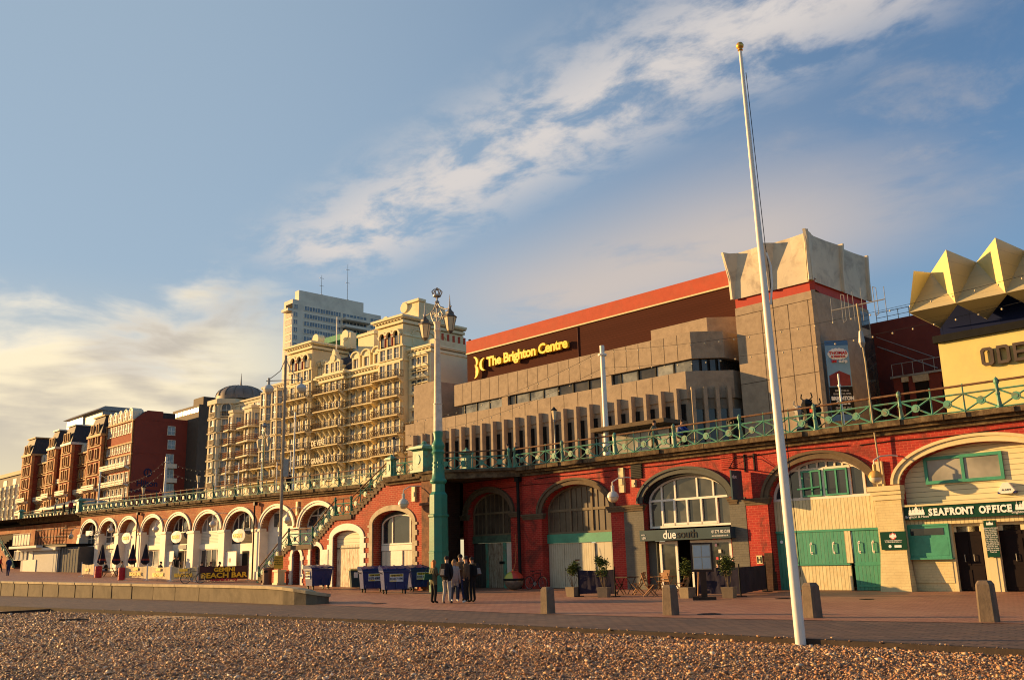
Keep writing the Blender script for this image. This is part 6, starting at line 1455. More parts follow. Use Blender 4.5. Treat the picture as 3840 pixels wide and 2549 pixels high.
# ================= dark office block
DK=Fr(D=100.)
k1=lambda x,y,d=0.: DK.q(x*.574,1400+y*.574,d)
db=fthing(DK,'office_block',k1(1290,400)[0],0,6,'dark brown office block rising behind the red brick hotel end wall','building')
DKM=mat('dark_office_cladding',(.10,.075,.055),.7,.15,1,bump=.2)
a,b=k1(1130,240),k1(1302,200); e=qside(DK,1390*.574+0,1400+200*.574,b[0])[0]
mb=MB(); mb.box(a[0],b[0],0,max(6,min(e,25)),5,b[1]); mb.build('wall',DKM,db)
mb=MB(); mb.box(k1(1240,170)[0],b[0],1,max(6,min(e,22)),b[1]+.003,k1(1302,148)[1]); mb.build('plant_room',DKM,db)
mb=MB(); 
for k in range(10): u=a[0]+(b[0]-a[0])*(k+.1)/10; mb.box(u,u+(b[0]-a[0])*.07,-.05,-.003,k1(1250,262)[1],k1(1250,235)[1])
mb.build('window_strip',M_['glass_w'],db)
wsd=winmesh(1.5,1.6,M_['white_metal'],GLS,sur=.12)
for y_ in (250,390,520,640): 
    o=inst(wsd,'window',db,b[0]+.02,3.5,qside(DK,1340*.574,1400+y_*.574,b[0])[1],rz=rad(90))
# ================= red brick Victorian hotel
MH=Fr(D=88.)
m5=lambda x,y,d=0.: MH.q(x*.4464,1300+y*.4464,d)
RB=brick('orange_red_brick',(.36,.07,.028),(.28,.05,.022),(.38,.14,.07),.9,.3,.03,.85,stain=(.25,.06,.03),st=.4,bump=.2)
RBd=mat('deep_red_end_wall',(.24,.045,.025),.85,.10,.25,bump=.3,bs=5,stain=(.17,.03,.018),st=.5)
TER=mat('golden_terracotta',(.46,.25,.085),.7,.15,1.5,bump=.4,bs=6); RBT=brick('striped_terracotta',(.50,.28,.10),(.42,.10,.035),(.40,.12,.05),400,.55,.0,.8,bump=0)
nt=RBT.node_tree; SLT=mat('mansard_slate',(.055,.045,.045),.6,.2,1)
mh=fthing(MH,'red_brick_hotel',m5(600,900)[0],0,6,'long red and gold striped brick Victorian hotel with slate pavilion roofs and white balconies','building')
rowz=lambda x,ys:[m5(x,y)[1] for y in ys]
wv=winmesh(1.2,2.3,TER,GLS,sur=.22,dep=.35); wva=winmesh(1.2,2.3,TER,GLS,arch=True,sur=.25,dep=.35)
# levels taken at the tower by the modern wing (x=850)
zL=[m5(850,y)[1] for y in (1320,1190,1080,960,850,700)]
WHB=mat('white_balcony_front',(.72,.62,.45),.6,.05,2,bump=.1)
def wbal(u0,u1,y,z,parent,out=1.1):
    mb=MB(); mb.box(u0,u1,y-out,y,z-.18,z); n=max(2,int((u1-u0)/1.2)); 
    for k in range(n+1): u=u0+(u1-u0)*k/n; mb.hexa([(u-.07,y-.2,z-.8),(u+.07,y-.2,z-.8),(u+.07,y,z-.8),(u-.07,y,z-.8)],[(u-.07,y-out*.9,z-.18),(u+.07,y-out*.9,z-.18),(u+.07,y,z-.18),(u-.07,y,z-.18)])
    b=mb.build('balcony',WHB,parent); mb=MB(); mb.box(u0,u1,y-out,y-out+.06,z+.62,z+.95); mb.box(u0,u1,y-out,y-out+.06,z+.12,z+.42)
    n=max(2,int((u1-u0)/.8))
    for k in range(n+1): u=u0+(u1-u0)*k/n; mb.box(u-.05,u+.05,y-out-.03,y-out,z,z+.98)
    mb.build('balcony_front',WHB,b)
# sections, left to right: (x0,x1,type)
secs=[(250,322,'T'),(322,462,'W'),(462,520,'T'),(520,578,'C'),(578,655,'T'),(655,800,'W'),(800,905,'T')]
H1=zL[4]-1.0      # main cornice of the wings
dL=(zL[3]-zL[0])/3
lev=[zL[0]-dL+dL*k for k in range(6)]
zT=m5(870,565)[1]; 
for i,(x0,x1,t) in enumerate(secs):
    u0,u1=m5(x0,1100)[0],m5(x1,1100)[0]; y=-2.2 if t=='T' else (.0 if t=='W' else -.6)
    zt_=lev[5]-.2 if t!='T' else lev[5]+2.6
    mb=MB(); mb.box(u0,u1,y,16,5,zt_); mb.build('brick_wall',RB,mh)
    if t=='T':
        for s in (u0,u1):
            mb=MB(); mb.box(s-.45,s+.45,y-.15,y+.6,5,zt_); mb.build('striped_quoins',RBT,mh)
        mb=MB(); mb.hexa([(u0-.3,y-.3,zt_),(u1+.3,y-.3,zt_),(u1+.3,y+8,zt_),(u0-.3,y+8,zt_)],[(u0+.9,y+.9,zt_+4.6),(u1-.6,y+.9,zt_+4.6),(u1-.6,y+6.5,zt_+4.6),(u0+.9,y+6.5,zt_+4.6)]); mb.build('pavilion_roof',SLT,mh)
        mb=MB(); mb.box(u0+.5,u1-.2,y+.5,y+6.9,zt_+4.6,zt_+4.95); mb.box(u0-.5,u1+.5,y-.5,y+8,zt_-.5,zt_+.1); mb.build('roof_cornice',WHB if i in(2,4) else TER,mh)
        for u in cols(u0+.6,u1-.6,2): inst(wv,'window',mh,u,y,zt_+.5,sz=.9)
    else:
        mb=MB(); mb.hexa([(u0,y+.2,zt_),(u1,y+.2,zt_),(u1,12,zt_),(u0,12,zt_)],[(u0,y+1.8,zt_+3.2),(u1,y+1.8,zt_+3.2),(u1,11,zt_+3.2),(u0,11,zt_+3.2)]); mb.build('mansard_roof',SLT,mh)
        mb=MB(); mb.box(u0,u1,y-.6,y+.5,zt_-.4,zt_+.0); mb.box(u0,u1,y+1.6,y+2.2,zt_+3.2,zt_+3.5); mb.build('roof_cornice',TER,mh)
        nd=4 if t=='W' else 2
        for u in cols(u0+.3,u1-.3,nd):
            o=Op(-.75,.75,1.5,2.25); mb=MB(); mb.M=Matrix.Translation((u,y+.2,zt_)); mb.prism(archpoly(o,0,8),0,1.6); ring(mb,o,.2,-.15,1.2,legs=1.5,n=8); mb.M=None; mb.build('dormer',WHB,mh) if t=='W' else inst(dmm,'dormer',mh,u,y+.3,zt_)
    ncol=2 if t!='W' else 5
    for k in range(6):
        if t!='T' and k==5: continue
        for u in cols(u0+.5,u1-.5,ncol): inst(wva if k in(3,4) and t=='W' else wv,'window',mh,u,y,lev[k]+.25,sz=1.0)
        if k in (0,1,2,3): 
            if k in(1,2) or (k==0) or (k==3 and t=='C'): wbal(u0+.05,u1-.05,y,lev[k] if 0 else lev[k]+.0,mh)
        if k in (3,4,5): mb=MB(); mb.box(u0,u1,y-.35,y-.003,lev[k]-.35,lev[k]-.1); mb.build('string_course',TER,mh)
# penthouse and modern brick wing at the right-hand end
pz=MB(); a=m5(560,690,12); b=m5(697,580,12); pz.box(a[0],b[0]+0.,12,22,lev[5],m5(697,572,12)[1]); pz.build('glazed_penthouse',mat('white_penthouse',(.85,.82,.72),.25,.03,1,bump=0),mh)
mb=MB(); mb.hexa([(a[0]-1,11,b[1]),(m5(850,560,12)[0],11,b[1]),(m5(850,560,12)[0],24,b[1]),(a[0]-1,24,b[1])],[(a[0]+1,13,b[1]+1.2),(m5(850,560,12)[0],13,b[1]+1.2),(m5(850,560,12)[0],22,b[1]+1.2),(a[0]+1,22,b[1]+1.2)]); mb.box(b[0]+.01,m5(845,560,12)[0],12.5,22,lev[5],b[1]); mb.build('penthouse_roof',mat('zinc',(.28,.27,.25),.5,.1,1),mh)
mw=fthing(MH,'brick_hotel_wing',m5(1165,1200)[0],0,6,'plain modern red brick hotel wing with arched white dormers and huge blank end wall','building')
w0,w1=m5(905,1100)[0],m5(1135,1100)[0]; zE=m5(1165,610)[1]; zR=m5(1190,522)[1]; 
yy1=qside(MH,612,1560,w1)[0]; yy2=qside(MH,742,1600,w1)[0]
mb=MB(); mb.box(w0,w1-.4,-1,yy2,5,zE); mb.build('front_wall',RB,mw)
mb=MB(); 
vs=[(-1,5),(yy2,5),(yy2,zR-1.6),(yy1,zR-1.6),(yy1-.01,zR),(2.0,zR),(-.9,zE)]
mb.add([(w1-.38,a,b) for a,b in vs]+[(w1,a,b) for a,b in vs],[tuple(range(7)),tuple(range(7,14))[::-1]]+[(i,(i+1)%7,7+(i+1)%7,7+i) for i in range(7)]); mb.build('end_wall',RBd,mw)
mb=MB(); mb.hexa([(w0,-.8,zE),(w1-.4,-.8,zE),(w1-.4,9,zE),(w0,9,zE)],[(w0,1.6,zR-.2),(w1-.4,1.6,zR-.2),(w1-.4,9,zR-.2),(w0,9,zR-.2)]); mb.build('mansard_roof',SLT,mw)
for u in cols(w0+.4,w1-.8,5):
    o=Op(-.9,.9,1.9,2.7); mb=MB(); mb.M=Matrix.Translation((u,-1.0,zE+.1)); mb.prism(archpoly(o,0,8),0,2.6); ring(mb,o,.22,-.12,2.2,legs=1.9,n=8); mb.M=None; d=mb.build('dormer',WHB,mw); inst(winmesh(1.2,1.8,WHB,GLS,sur=.05,dep=.1),'dormer_window',mw,u,-1.06,zE+.35)
rw=[m5(1050,y)[1] for y in (1275,1150,1010,885,745)]
dr_=MB(); dr_.box(-.12,.12,-.35,-.1,0,1); 
for s in (w0+.15,w1-.5): mb=MB(); mb.box(s-.13,s+.13,-1.3,-1.003,6,zE); mb.build('gold_downpipe',TER,mw)
for z in (zE,(rw[3]+rw[4])/2-.2,rw[3]-.9): mb=MB(); mb.box(w0,w1,-1.35,-1.003,z-.3,z); mb.build('string_course',TER,mw)
w4=winmesh(.8,2.3,WHB,GLS,sur=.1,dep=.12); w3a=winmesh(.75,2.,WHB,GLS,arch=True,sur=.1,dep=.12); w2_=winmesh(1.5,2.2,WHB,GLS,sur=.12,dep=.2)
for u in cols(w0+.8,w1-1,10): inst(w4,'window',mw,u,-1,rw[4]); inst(w3a,'window',mw,u,-1,rw[3]-.3)
for z in rw[:3]+[rw[0]-(rw[1]-rw[0])]:
    for u in cols(w0+.8,w1-1,6): inst(w2_,'window',mw,u,-1,z+.2)
for z in rw[:3]:
    for k in range(3): 
        a=w0+.6+(w1-w0-1.2)*k/3; wbal(a+.15,a+(w1-w0-1.2)/3-.15,-1,z+.1-.4,mw,1.5)
we=winmesh(1.7,2.0,WHB,GLS,sur=.12,nh=2)
for y_ in (740,857): p=qside(MH,1437*.4464,1300+y_*.4464,w1); inst(we,'end_window',mw,w1+.02,p[0],p[1],rz=rad(90))
for y_ in (1010,1130,1255):
    p=qside(MH,1420*.4464,1300+y_*.4464,w1); inst(winmesh(1.8,3.2,WHB,GLS,sur=.1,nh=2),'end_window',mw,w1+.02,p[0],p[1]-.2,rz=rad(90))
    mb=MB(); mb.box(w1+.03,w1+1.2,p[0]-1.4,p[0]+1.4,p[1]-.35,p[1]-.2); mb.box(w1+1.14,w1+1.2,p[0]-1.4,p[0]+1.4,p[1]-.2,p[1]+.7); mb.build('end_balcony',WHB,mw)
mb=MB(); z=qside(MH,1300*.4464,1300+895*.4464,w1)[1]; mb.box(w1,w1+.06,-1,yy2,z-.1,z); z=qside(MH,1200*.4464,1300+610*.4464,w1)[1]; mb.box(w1,w1+.05,-1,yy2,z-.1,z); mb.build('string_course',RBd,mw)
# dark lettering on the end wall: the mark of the house as a plain ring and bars
BLm=mat('navy_wall_sign',(.02,.02,.06),.5,bump=0); p=qside(MH,1240*.4464,1300+1055*.4464,w1)
mb=MB(); mb.M=Matrix.Translation((w1+.07,p[0],p[1]))@Matrix.Rotation(rad(90),4,'Z'); K=16
for k in range(K):
    a=2*math.pi*k/K;b_=2*math.pi*(k+1)/K; mb.prism([(1.0*math.cos(a),1.0*math.sin(a)),(1.0*math.cos(b_),1.0*math.sin(b_)),(.7*math.cos(b_),.7*math.sin(b_)),(.7*math.cos(a),.7*math.sin(a))],-.05,0)
mb.box(-.12,.12,-.05,0,-.7,.7); mb.build('emblem',BLm,mw)
text('Hilton',2.0,BLm,mw,u=w1+.06,y=p[0],z=p[1]-3.2,depth=.03,align='CENTER',bold=.03,M3=Matrix.Rotation(rad(90),4,'Z')); text('Brighton Metropole',.95,BLm,mw,u=w1+.06,y=p[0],z=p[1]-4.5,depth=.03,align='CENTER',M3=Matrix.Rotation(rad(90),4,'Z'))
# ================= far left buildings
FL=Fr(D=92.); f1=lambda x,y,d=0.: FL.q(x*.3827,1700+y*.3827,d)
fw=fthing(FL,'white_terrace',f1(120,500)[0],0,6,'white stucco terrace with columns and bow fronts at the far left','building')
a,b=f1(-300,400)[0],f1(255,400)[0]; zt_=f1(150,330)[1]
mb=MB(); mb.box(a,b,0,15,5,zt_); mb.build('wall',CR3,fw)
for k,u in enumerate(cols(a,b,14)):
    mb=MB(); mb.lathe([(1.6,5),(1.6,zt_-.5),(1.75,zt_-.45),(1.75,zt_+.4)],10,(u,0,0)); mb.build('bow_front',CR3,fw,smooth=True) if k%2 else mb.build('bow_front',WHB,fw,smooth=True)
wf=winmesh(1.,2.,CR3,M_['glass'],sur=.15,dep=.15)
for z in (f1(100,420)[1],f1(100,520)[1],f1(100,620)[1]):
    for u in cols(a,b,14): inst(wf,'window',fw,u,-1.62,z)
fb=fthing(FL,'flat_roofed_block',f1(120,300)[0],14,6,'brown flat roofed block behind the white terrace at the far left','building')
mb=MB(); mb.box(f1(-400,200,16)[0],f1(262,200,16)[0],16,30,5,f1(150,215,16)[1]); mb.build('wall',DKM,fb)
mb=MB(); mb.box(f1(-400,200,15.5)[0],f1(270,200,15.5)[0],15.4,30.4,f1(150,215,16)[1]+.003,f1(150,180,16)[1]); mb.build('roof_edge',mat('olive_roof_edge',(.22,.18,.09),.7),fb)
for k in range(3): mb=MB(); u=f1(40+90*k,250,15.9)[0]; mb.box(u,u+4,15.85,15.998,f1(150,300,16)[1],f1(150,245,16)[1]); mb.build('pale_panel',WHB,fb)
# ================= people
SKN=mat('skin',(.48,.27,.17),.5,.05,3,bump=0)
def clr(n,c,r=.8): return M_.setdefault('c_'+n,mat('cloth_'+n,c,r,.2,5,bump=.3,bs=25))
CLR=dict(black=(.016,.015,.016),navy=(.02,.03,.09),grey=(.22,.20,.18),beige=(.40,.33,.24),brown=(.11,.07,.04),jeans=(.05,.065,.10),pale=(.36,.33,.29),red=(.32,.02,.02),white=(.6,.57,.5),blue=(.02,.05,.22),olive=(.10,.09,.05),green=(.02,.08,.05),camo=(.16,.14,.09))
def pose(kind,s=1.,k=0.,arms='down'):
    J={};B=[]
    def j(n,x,y,z,rx,ry=None,reg='top'): J[n]=(x,y,z,rx,ry or rx,reg)
    sit=kind in('sit','cycle'); pz=.95 if not sit else (.50 if kind=='sit' else .95)
    ln=-.12 if kind=='cycle' else (-.06 if kind=='sit' else (-.03 if kind=='walk' else 0))
    j('pel',0,0,pz,.135,.105,'legs'); j('wai',0,ln*.4,pz+.14,.13,.10); j('che',0,ln,pz+.36,.155,.115); j('nb',0,ln*1.3,pz+.51,.07,.07); j('nk',0,ln*1.5-.01,pz+.57,.052,.052,'skin')
    j('hd',0,ln*1.7-.025,pz+.68,.078,.092,'skin'); j('ht',0,ln*1.7-.02,pz+.76,.062,.07,'skin'); j('nose',0,ln*1.7-.125,pz+.665,.014,.016,'skin')
    for a,b in (('pel','wai'),('wai','che'),('che','nb'),('nb','nk'),('nk','hd'),('hd','ht'),('hd','nose')): B.append((a,b))
    for sd,S_ in (('l',-1),('r',1)):
        j('ear'+sd,S_*.082,ln*1.7-.01,pz+.675,.014,.02,'skin'); B.append(('hd','ear'+sd))
        sx=S_*.165; sh=(sx,ln*1.1,pz+.46); j('sh'+sd,*sh,.062,.062)
        sw=(.16 if (kind=='walk') else 0)*S_
        mode=arms if isinstance(arms,str) else arms[0 if S_<0 else 1]
        if kind=='sit' : el=(S_*.22,ln-.10,pz+.22); wr=(S_*.14,ln-.33,pz+.26); pd=Vector((-.3*S_,-1,.0))
        elif kind=='cycle': el=(S_*.22,ln-.22,pz+.28); wr=(S_*.2,ln-.42,pz+.16); pd=Vector((0,-1,-.3))
        elif mode=='bent': el=(S_*.23,.0,pz+.2); wr=(S_*.10,-.20,pz+.24); pd=Vector((-S_*.6,-.7,.1))
        elif mode=='phone': el=(S_*.25,-.08,pz+.22); wr=(S_*.16,-.12,pz+.48); pd=Vector((-S_*.3,0,1))
        elif mode=='pocket': el=(S_*.25,.04,pz+.2); wr=(S_*.19,-.03,pz+.0); pd=Vector((-S_*.5,-.2,-1))
        else: el=(S_*.215,.02-sw*.5,pz+.2); wr=(S_*.235,-.03-sw*1.2,pz-.03); pd=Vector((0,-.25-sw,-1))
        j('el'+sd,*el,.045,.045); j('wr'+sd,*wr,.028,.03); pd.normalize(); W=Vector(wr); pm=W+pd*.085; j('pm'+sd,*pm,.022,.032,'skin')
        B+= [('che','sh'+sd),('sh'+sd,'el'+sd),('el'+sd,'wr'+sd),('wr'+sd,'pm'+sd)]
        side=pd.cross(Vector((0,0,1)) if abs(pd.z)<.8 else Vector((1,0,0))).normalized(); nrm=pd.cross(side)
        for q in range(4):
            L=(.062,.072,.067,.052)[q]; o=(q-1.5)*.018; p1=pm+pd*.045*1+side*o; p2=p1+pd*L*.6+nrm*.012; j('f%d%s'%(q,sd),*p1,.008,.008,'skin'); j('g%d%s'%(q,sd),*p2,.007,.007,'skin'); B+=[('pm'+sd,'f%d%s'%(q,sd)),('f%d%s'%(q,sd),'g%d%s'%(q,sd))]
        tb=pm-pd*.02+side*.035; tt=tb+pd*.04+side*.02; j('t'+sd,*tb,.009,.009,'skin'); j('u'+sd,*tt,.008,.008,'skin'); B+=[('pm'+sd,'t'+sd),('t'+sd,'u'+sd)]
        hp=(S_*.085,0,pz-.05); j('hp'+sd,*hp,.092,.095,'legs')
        if kind=='sit': kn=(S_*.13,-.42,pz+.0); an=(S_*.13,-.40,.09); to=(S_*.14,-.55,.045)
        elif kind=='cycle': 
            up=.22 if S_<0 else 0; kn=(S_*.10,-.30,pz-.28+up); an=(S_*.1,-.12,.32+up); to=(S_*.1,-.24,.26+up)
        elif kind=='walk': kn=(S_*.09,-.13 if S_>0 else .02,.51); an=(S_*.09,-.22 if S_>0 else .28,.10 if S_>0 else .16); to=(S_*.09,-.37 if S_>0 else .17,.06 if S_>0 else .05)
        else: kn=(S_*.105,-.02-.03*(S_>0)*k,.50); an=(S_*(.115+.03*k),.03,.09); to=(S_*(.14+.03*k),-.13,.045)
        j('kn'+sd,*kn,.06,.062,'legs'); j('an'+sd,*an,.042,.045,'legs'); j('to'+sd,*to,.036,.032,'shoe')
        B+=[('pel','hp'+sd),('hp'+sd,'kn'+sd),('kn'+sd,'an'+sd),('an'+sd,'to'+sd)]
    return J,B
def person(label,P,rz,kind='stand',h=1.75,top='black',legs='jeans',shoe='black',hair=(.03,.02,.015),long=False,arms='down',k=0.,bulk=1.,group=None,coat=0.,zrot=0.):
    J,B=pose(kind,k=k,arms=arms); names=list(J); sc=h/1.75
    me=bpy.data.meshes.new('b'); me.from_pydata([J[n][:3] for n in names],[(names.index(a),names.index(b)) for a,b in B],[])
    o=bpy.data.objects.new('b',me); COL.objects.link(o)
    md=o.modifiers.new('s','SKIN'); md.use_smooth_shade=True
    for i,n in enumerate(names):
        s=me.skin_vertices[0].data[i]; t=bulk if J[n][5]=='top' and n not in('nb',) else 1.; t*=1.0 if J[n][5]=='skin' else 1.22; s.radius=(J[n][3]*t,J[n][4]*t); s.use_root=(n=='pel')
    sb=o.modifiers.new('u','SUBSURF'); sb.levels=1; sb.render_levels=1
    bpy.context.view_layer.update()
    ev=o.evaluated_get(bpy.context.evaluated_depsgraph_get()); nm=bpy.data.meshes.new_from_object(ev); bpy.data.objects.remove(o)
    mats=[SKN,clr(top,CLR[top]),clr(legs,CLR[legs]),clr('sh_'+shoe,CLR[shoe])]; idx={'skin':0,'top':1,'legs':2,'shoe':3}
    nm.materials.clear(); [nm.materials.append(m) for m in mats]
    seg=[(np.array(J[a][:3]),np.array(J[b][:3]),J[b][5] if J[b][5]=='skin' or J[a][5]!='legs' else J[b][5],min(J[a][3],J[b][3])) for a,b in B]
    for p in nm.polygons:
        c=np.array(p.center); best=9;r='top'
        for a,b,rg,rr in seg:
            d=b-a; t=max(0,min(1,np.dot(c-a,d)/max(1e-9,np.dot(d,d)))); e=np.linalg.norm(c-a-d*t)-rr
            if e<best: best=e; r=rg
        if coat and r=='legs' and c[2]>J['pel'][2]-coat: r='top'
        if r=='legs' and c[2]>J['pel'][2]+.02 and kind!='sit': r='top'
        p.material_index=idx[r]; p.use_smooth=True
    nm.transform(Matrix.Scale(sc,4))
    ob=bpy.data.objects.new('person',nm); COL.objects.link(ob); ob.location=P; ob.rotation_euler.z=rz
    tag(ob,label,'person',group)
    hd=Vector(J['hd'][:3])*sc; hm=mat('hair',hair,.6,.2,6,bump=.2)
    mb=MB(); c=hd+Vector((0,.018,.035))*sc; n=10; mb.ball(c,.103*sc,10,sz=1.08,z0=-.25,z1=1)
    if long: mb.hexa([(c.x-.085*sc,c.y+.0,c.z-.24*sc),(c.x+.085*sc,c.y+.0,c.z-.24*sc),(c.x+.08*sc,c.y+.09*sc,c.z-.24*sc),(c.x-.08*sc,c.y+.09*sc,c.z-.24*sc)],[(c.x-.1*sc,c.y-.02,c.z+.02),(c.x+.1*sc,c.y-.02,c.z+.02),(c.x+.09*sc,c.y+.1*sc,c.z+.02),(c.x-.09*sc,c.y+.1*sc,c.z+.02)])
    mb.build('hair',hm,ob,smooth=True)
    for s in (-1,1):
        mb=MB(); mb.ball(hd+Vector((s*.03,-.088,.012))*sc,.012*sc,6); mb.build('eye',M_['black'],ob)
    return ob
def gg(px,py):
    d=ray(px,py); d=d/d.y; t=8.
    while t<260:
        P=CAMP+d*t
        if P.z<=gz(BF.loc(P)[0])+.008: break
        t+=.05
    P.z=gz(BF.loc(P)[0])+.008
    return P
def face(P,tx,ty): # yaw that makes the local -y axis look at the point
    return math.atan2(tx-P.x,-(ty-P.y))
def seen(px0,zc_,P): return P
# --- the group by the tall lamp
A_=[gg(1627,2262),gg(1676,2263),gg(1705,2256),gg(1728,2254),gg(1750,2260),gg(1772,2258)]
cen=sum(A_[1:],Vector())/5
person('woman-height figure with ginger bob, olive top and dark trousers at the left of the group',A_[0],face(A_[0],cen.x,cen.y+.6),top='olive',legs='black',hair=(.45,.16,.04),h=1.66,arms=('bent','down'),group=None,long=True,coat=.18)
person('person in black jacket and pale jeans seen from behind in the group',A_[1],face(A_[1],cen.x+1.0,cen.y+2.5),top='black',legs='pale',shoe='black',h=1.80,bulk=1.25,k=1,arms='pocket',coat=.1)
person('person in knee-length pale grey coat within the group',A_[2],face(A_[2],cen.x+.6,cen.y-1.),top='pale',legs='jeans',shoe='white',h=1.66,bulk=1.15,coat=.30,long=True,hair=(.22,.12,.05))
person('tall person in brown jacket and dark jeans standing at the middle of the group',A_[3],face(A_[3],cen.x-1,cen.y-1.5),top='brown',legs='navy',shoe='black',h=1.86,bulk=1.2,arms='bent')
person('person in dark brown jacket and black trousers turned left in the group',A_[4],face(A_[4],cen.x-3,cen.y+.4),top='brown',legs='black',shoe='white',h=1.78,bulk=1.2,arms='pocket')
pb_=person('person in black carrying a large striped backpack at the right of the group',A_[5],face(A_[5],cen.x-2,cen.y+1.5),top='black',legs='black',h=1.74,bulk=1.15)
def backpack(P,rz,label,c='black',s=1.):
    t=empty('backpack',P,rz,label,'backpack'); mb=MB(); mb.hexa([(-.15*s,.12,1.02),(.15*s,.12,1.02),(.14*s,.34,1.04),(-.14*s,.34,1.04)],[(-.13*s,.11,1.50),(.13*s,.11,1.50),(.10*s,.28,1.52),(-.10*s,.28,1.52)]); mb.build('bag',clr(c,CLR[c]),t)
    mb=MB(); mb.hexa([(-.10*s,.345,1.08),(.10*s,.345,1.08),(.09*s,.40,1.10),(-.09*s,.40,1.10)],[(-.09*s,.32,1.32),(.09*s,.32,1.32),(.08*s,.35,1.3),(-.08*s,.35,1.3)]); mb.build('pocket',clr('grey',CLR['grey']),t)
    mb=MB()
    for x in (-.09,.09): mb.path([(x,.12,1.48),(x,-.02,1.5),(x*1.1,-.15,1.36),(x*1.2,-.1,1.12),(x,.12,1.06)],.018,5)
    mb.build('strap',clr('grey',CLR['grey']),t); return t
backpack(A_[5],pb_.rotation_euler.z,'black backpack with pale straps on the person at the right of the group')
bp2=A_[1]; backpack(bp2,face(A_[1],cen.x+1.0,cen.y+2.5),'flat black rucksack on the person in pale jeans',s=.9)
t=empty('handbag',A_[0]+Vector((-.22,-.1,0)),.3,'dark green shoulder bag under the arm of the ginger-haired person','handbag'); mb=MB(); mb.hexa([(-.17,-.06,.92),(.17,-.06,.92),(.17,.06,.92),(-.17,.06,.92)],[(-.14,-.04,1.14),(.14,-.04,1.14),(.14,.04,1.14),(-.14,.04,1.14)]); mb.build('bag',clr('green',CLR['green']),t); mb=MB(); mb.path([(-.13,0,1.13),(-.05,0,1.35),(.05,0,1.4),(.13,0,1.13)],.012,5); mb.build('strap',clr('green',CLR['green']),t)
# --- left promenade
P=gg(28,2160); person('person in navy shorts and blue shirt walking away at the far left',P,rad(200),'walk',top='navy',legs='navy',h=1.72,shoe='black',arms='down')
P=gg(-2,2146); person('person in dark red top cut by the left edge of the view',P,rad(120),'walk',top='red',legs='black',h=1.68)
# --- picnic table pair, people behind banners
def sitter(px,py,dz_,label,rz,top,hair=(.02,.015,.01),legs='jeans',long=False,z0=0.):
    P=gg(px,py); P.z+=z0; return person(label,P,rz,'sit',top=top,legs=legs,hair=hair,long=long)
# --- on the upper deck
def dk(px,py,y):
    u,z=BF.q(px,py,y); return BF.w(u,y,dz(u)-.02)
person('person in camouflage top walking right on the upper promenade',dk(2455,1690,1.6),rad(50),'walk',top='camo',legs='olive',h=1.85,hair=(.05,.03,.02))
person('person in dark olive coat beside another behind the near railing',dk(1906,1745,1.2),rad(30),top='olive',legs='black',h=1.7,bulk=1.2,coat=.3,group=None)
person('fair-haired person in black coat at the railing above the padlocked doors',dk(1937,1745,1.4),rad(-20),top='black',legs='black',h=1.75,bulk=1.2,hair=(.35,.2,.1))
person('person in black suit seen from behind above the stairway arches',dk(1084,1815,1.5),rad(190),top='black',legs='black',h=1.78,bulk=1.1)
person('person in red hooded coat behind the left railing near the tall white pole',dk(603,1880,1.5),rad(60),top='red',legs='black',h=1.7,bulk=1.3,coat=.3,hair=(.2,.02,.02))
person('person in grey jacket by the hip-roofed shelter',dk(205,1925,2.0),rad(120),top='grey',legs='jeans',h=1.75,bulk=1.1)
person('person in dark red jacket under the hip-roofed shelter edge',dk(264,1915,1.5),rad(20),top='red',legs='black',h=1.7,bulk=1.2)
person('dark-clothed person between the grey and the red figures by the shelter',dk(238,1920,2.2),rad(150),top='black',legs='black',h=1.7)
# ================= flagpole and bollards
Pf=G(3004,2417,-.1); d=ray(2776,192); Tp=CAMP+d*(Pf.y/d.y)
fp=empty('flagpole',Pf,0,'tall white tapering flagpole with gilt top rising from the shingle','flagpole')
V=Tp-Pf; mb=MB(); n=12
mb.tube((0,0,-.3),V*.28,.105,.095,14); mb.tube(V*.28,V,.095,.036,14); mb.build('pole',M_['white_metal'],fp,smooth=True)
mb=MB(); mb.M=Matrix.Translation(V)@Matrix.Scale(.68,4); mb.lathe([(.045,-.02),(.09,.02),(.07,.08),(.12,.13),(.13,.2),(.09,.28),(.02,.32)],12); mb.build('finial',mat('gilt_ball',(.65,.38,.08),.35,.1,3,metal=.6,bump=0),fp,smooth=True)
zc_=lambda f: V*f
mb=MB(); a=V*.615+Vector((.09,-.05,0)); mb.path([V*.955+Vector((.06,-.06,0)),a+Vector((0,0,.3)),V*.60+Vector((.12,-.05,0)),V*.1+Vector((.12,-.05,0))],.008,4); mb.build('halyard',M_['black'],fp)
mb=MB(); b=V*.625+Vector((.10,-.04,0)); mb.path([b,b+Vector((.07,0,-.3)),b+Vector((.06,0,-.7)),b+Vector((0,0,-1.15))],.022,6); mb.build('cleat',M_['white_metal'],fp)
def bollard0():
    t=empty('bollard',(0,0,0),AZ,'','bollard','stone bollards along the edge of the red paving'); w=.21;c=.05
    def ring_(w,z,c): return [(-w+c,-w,z),(w-c,-w,z),(w,-w+c,z),(w,w-c,z),(w-c,w,z),(-w+c,w,z),(-w,w-c,z),(-w,-w+c,z)]
    m=mat('dark_stone_bollard',(.15,.11,.075),.85,.2,3,bump=.5,bs=14,stain=(.05,.04,.035),st=.5)
    mb=MB(); mb.hexa(ring_(w,-.1,c),ring_(w*.9,.74,c)); mb.build('shaft',m,t)
    mb=MB(); mb.hexa(ring_(w*.9,.742,c),ring_(w*.66,.82,c)); mb.build('cap',m,t); return t
b0=bollard0()
BL_=[((2055,2299),'stone bollard in front of the white warehouse doors, farthest of the row',.98),((2517,2305),'stone bollard in front of the cafe chairs',1.),((3050,2315),'stone bollard just right of the flagpole foot',1.0),((3712,2331),'nearest stone bollard, in front of the brown office doors',1.02)]
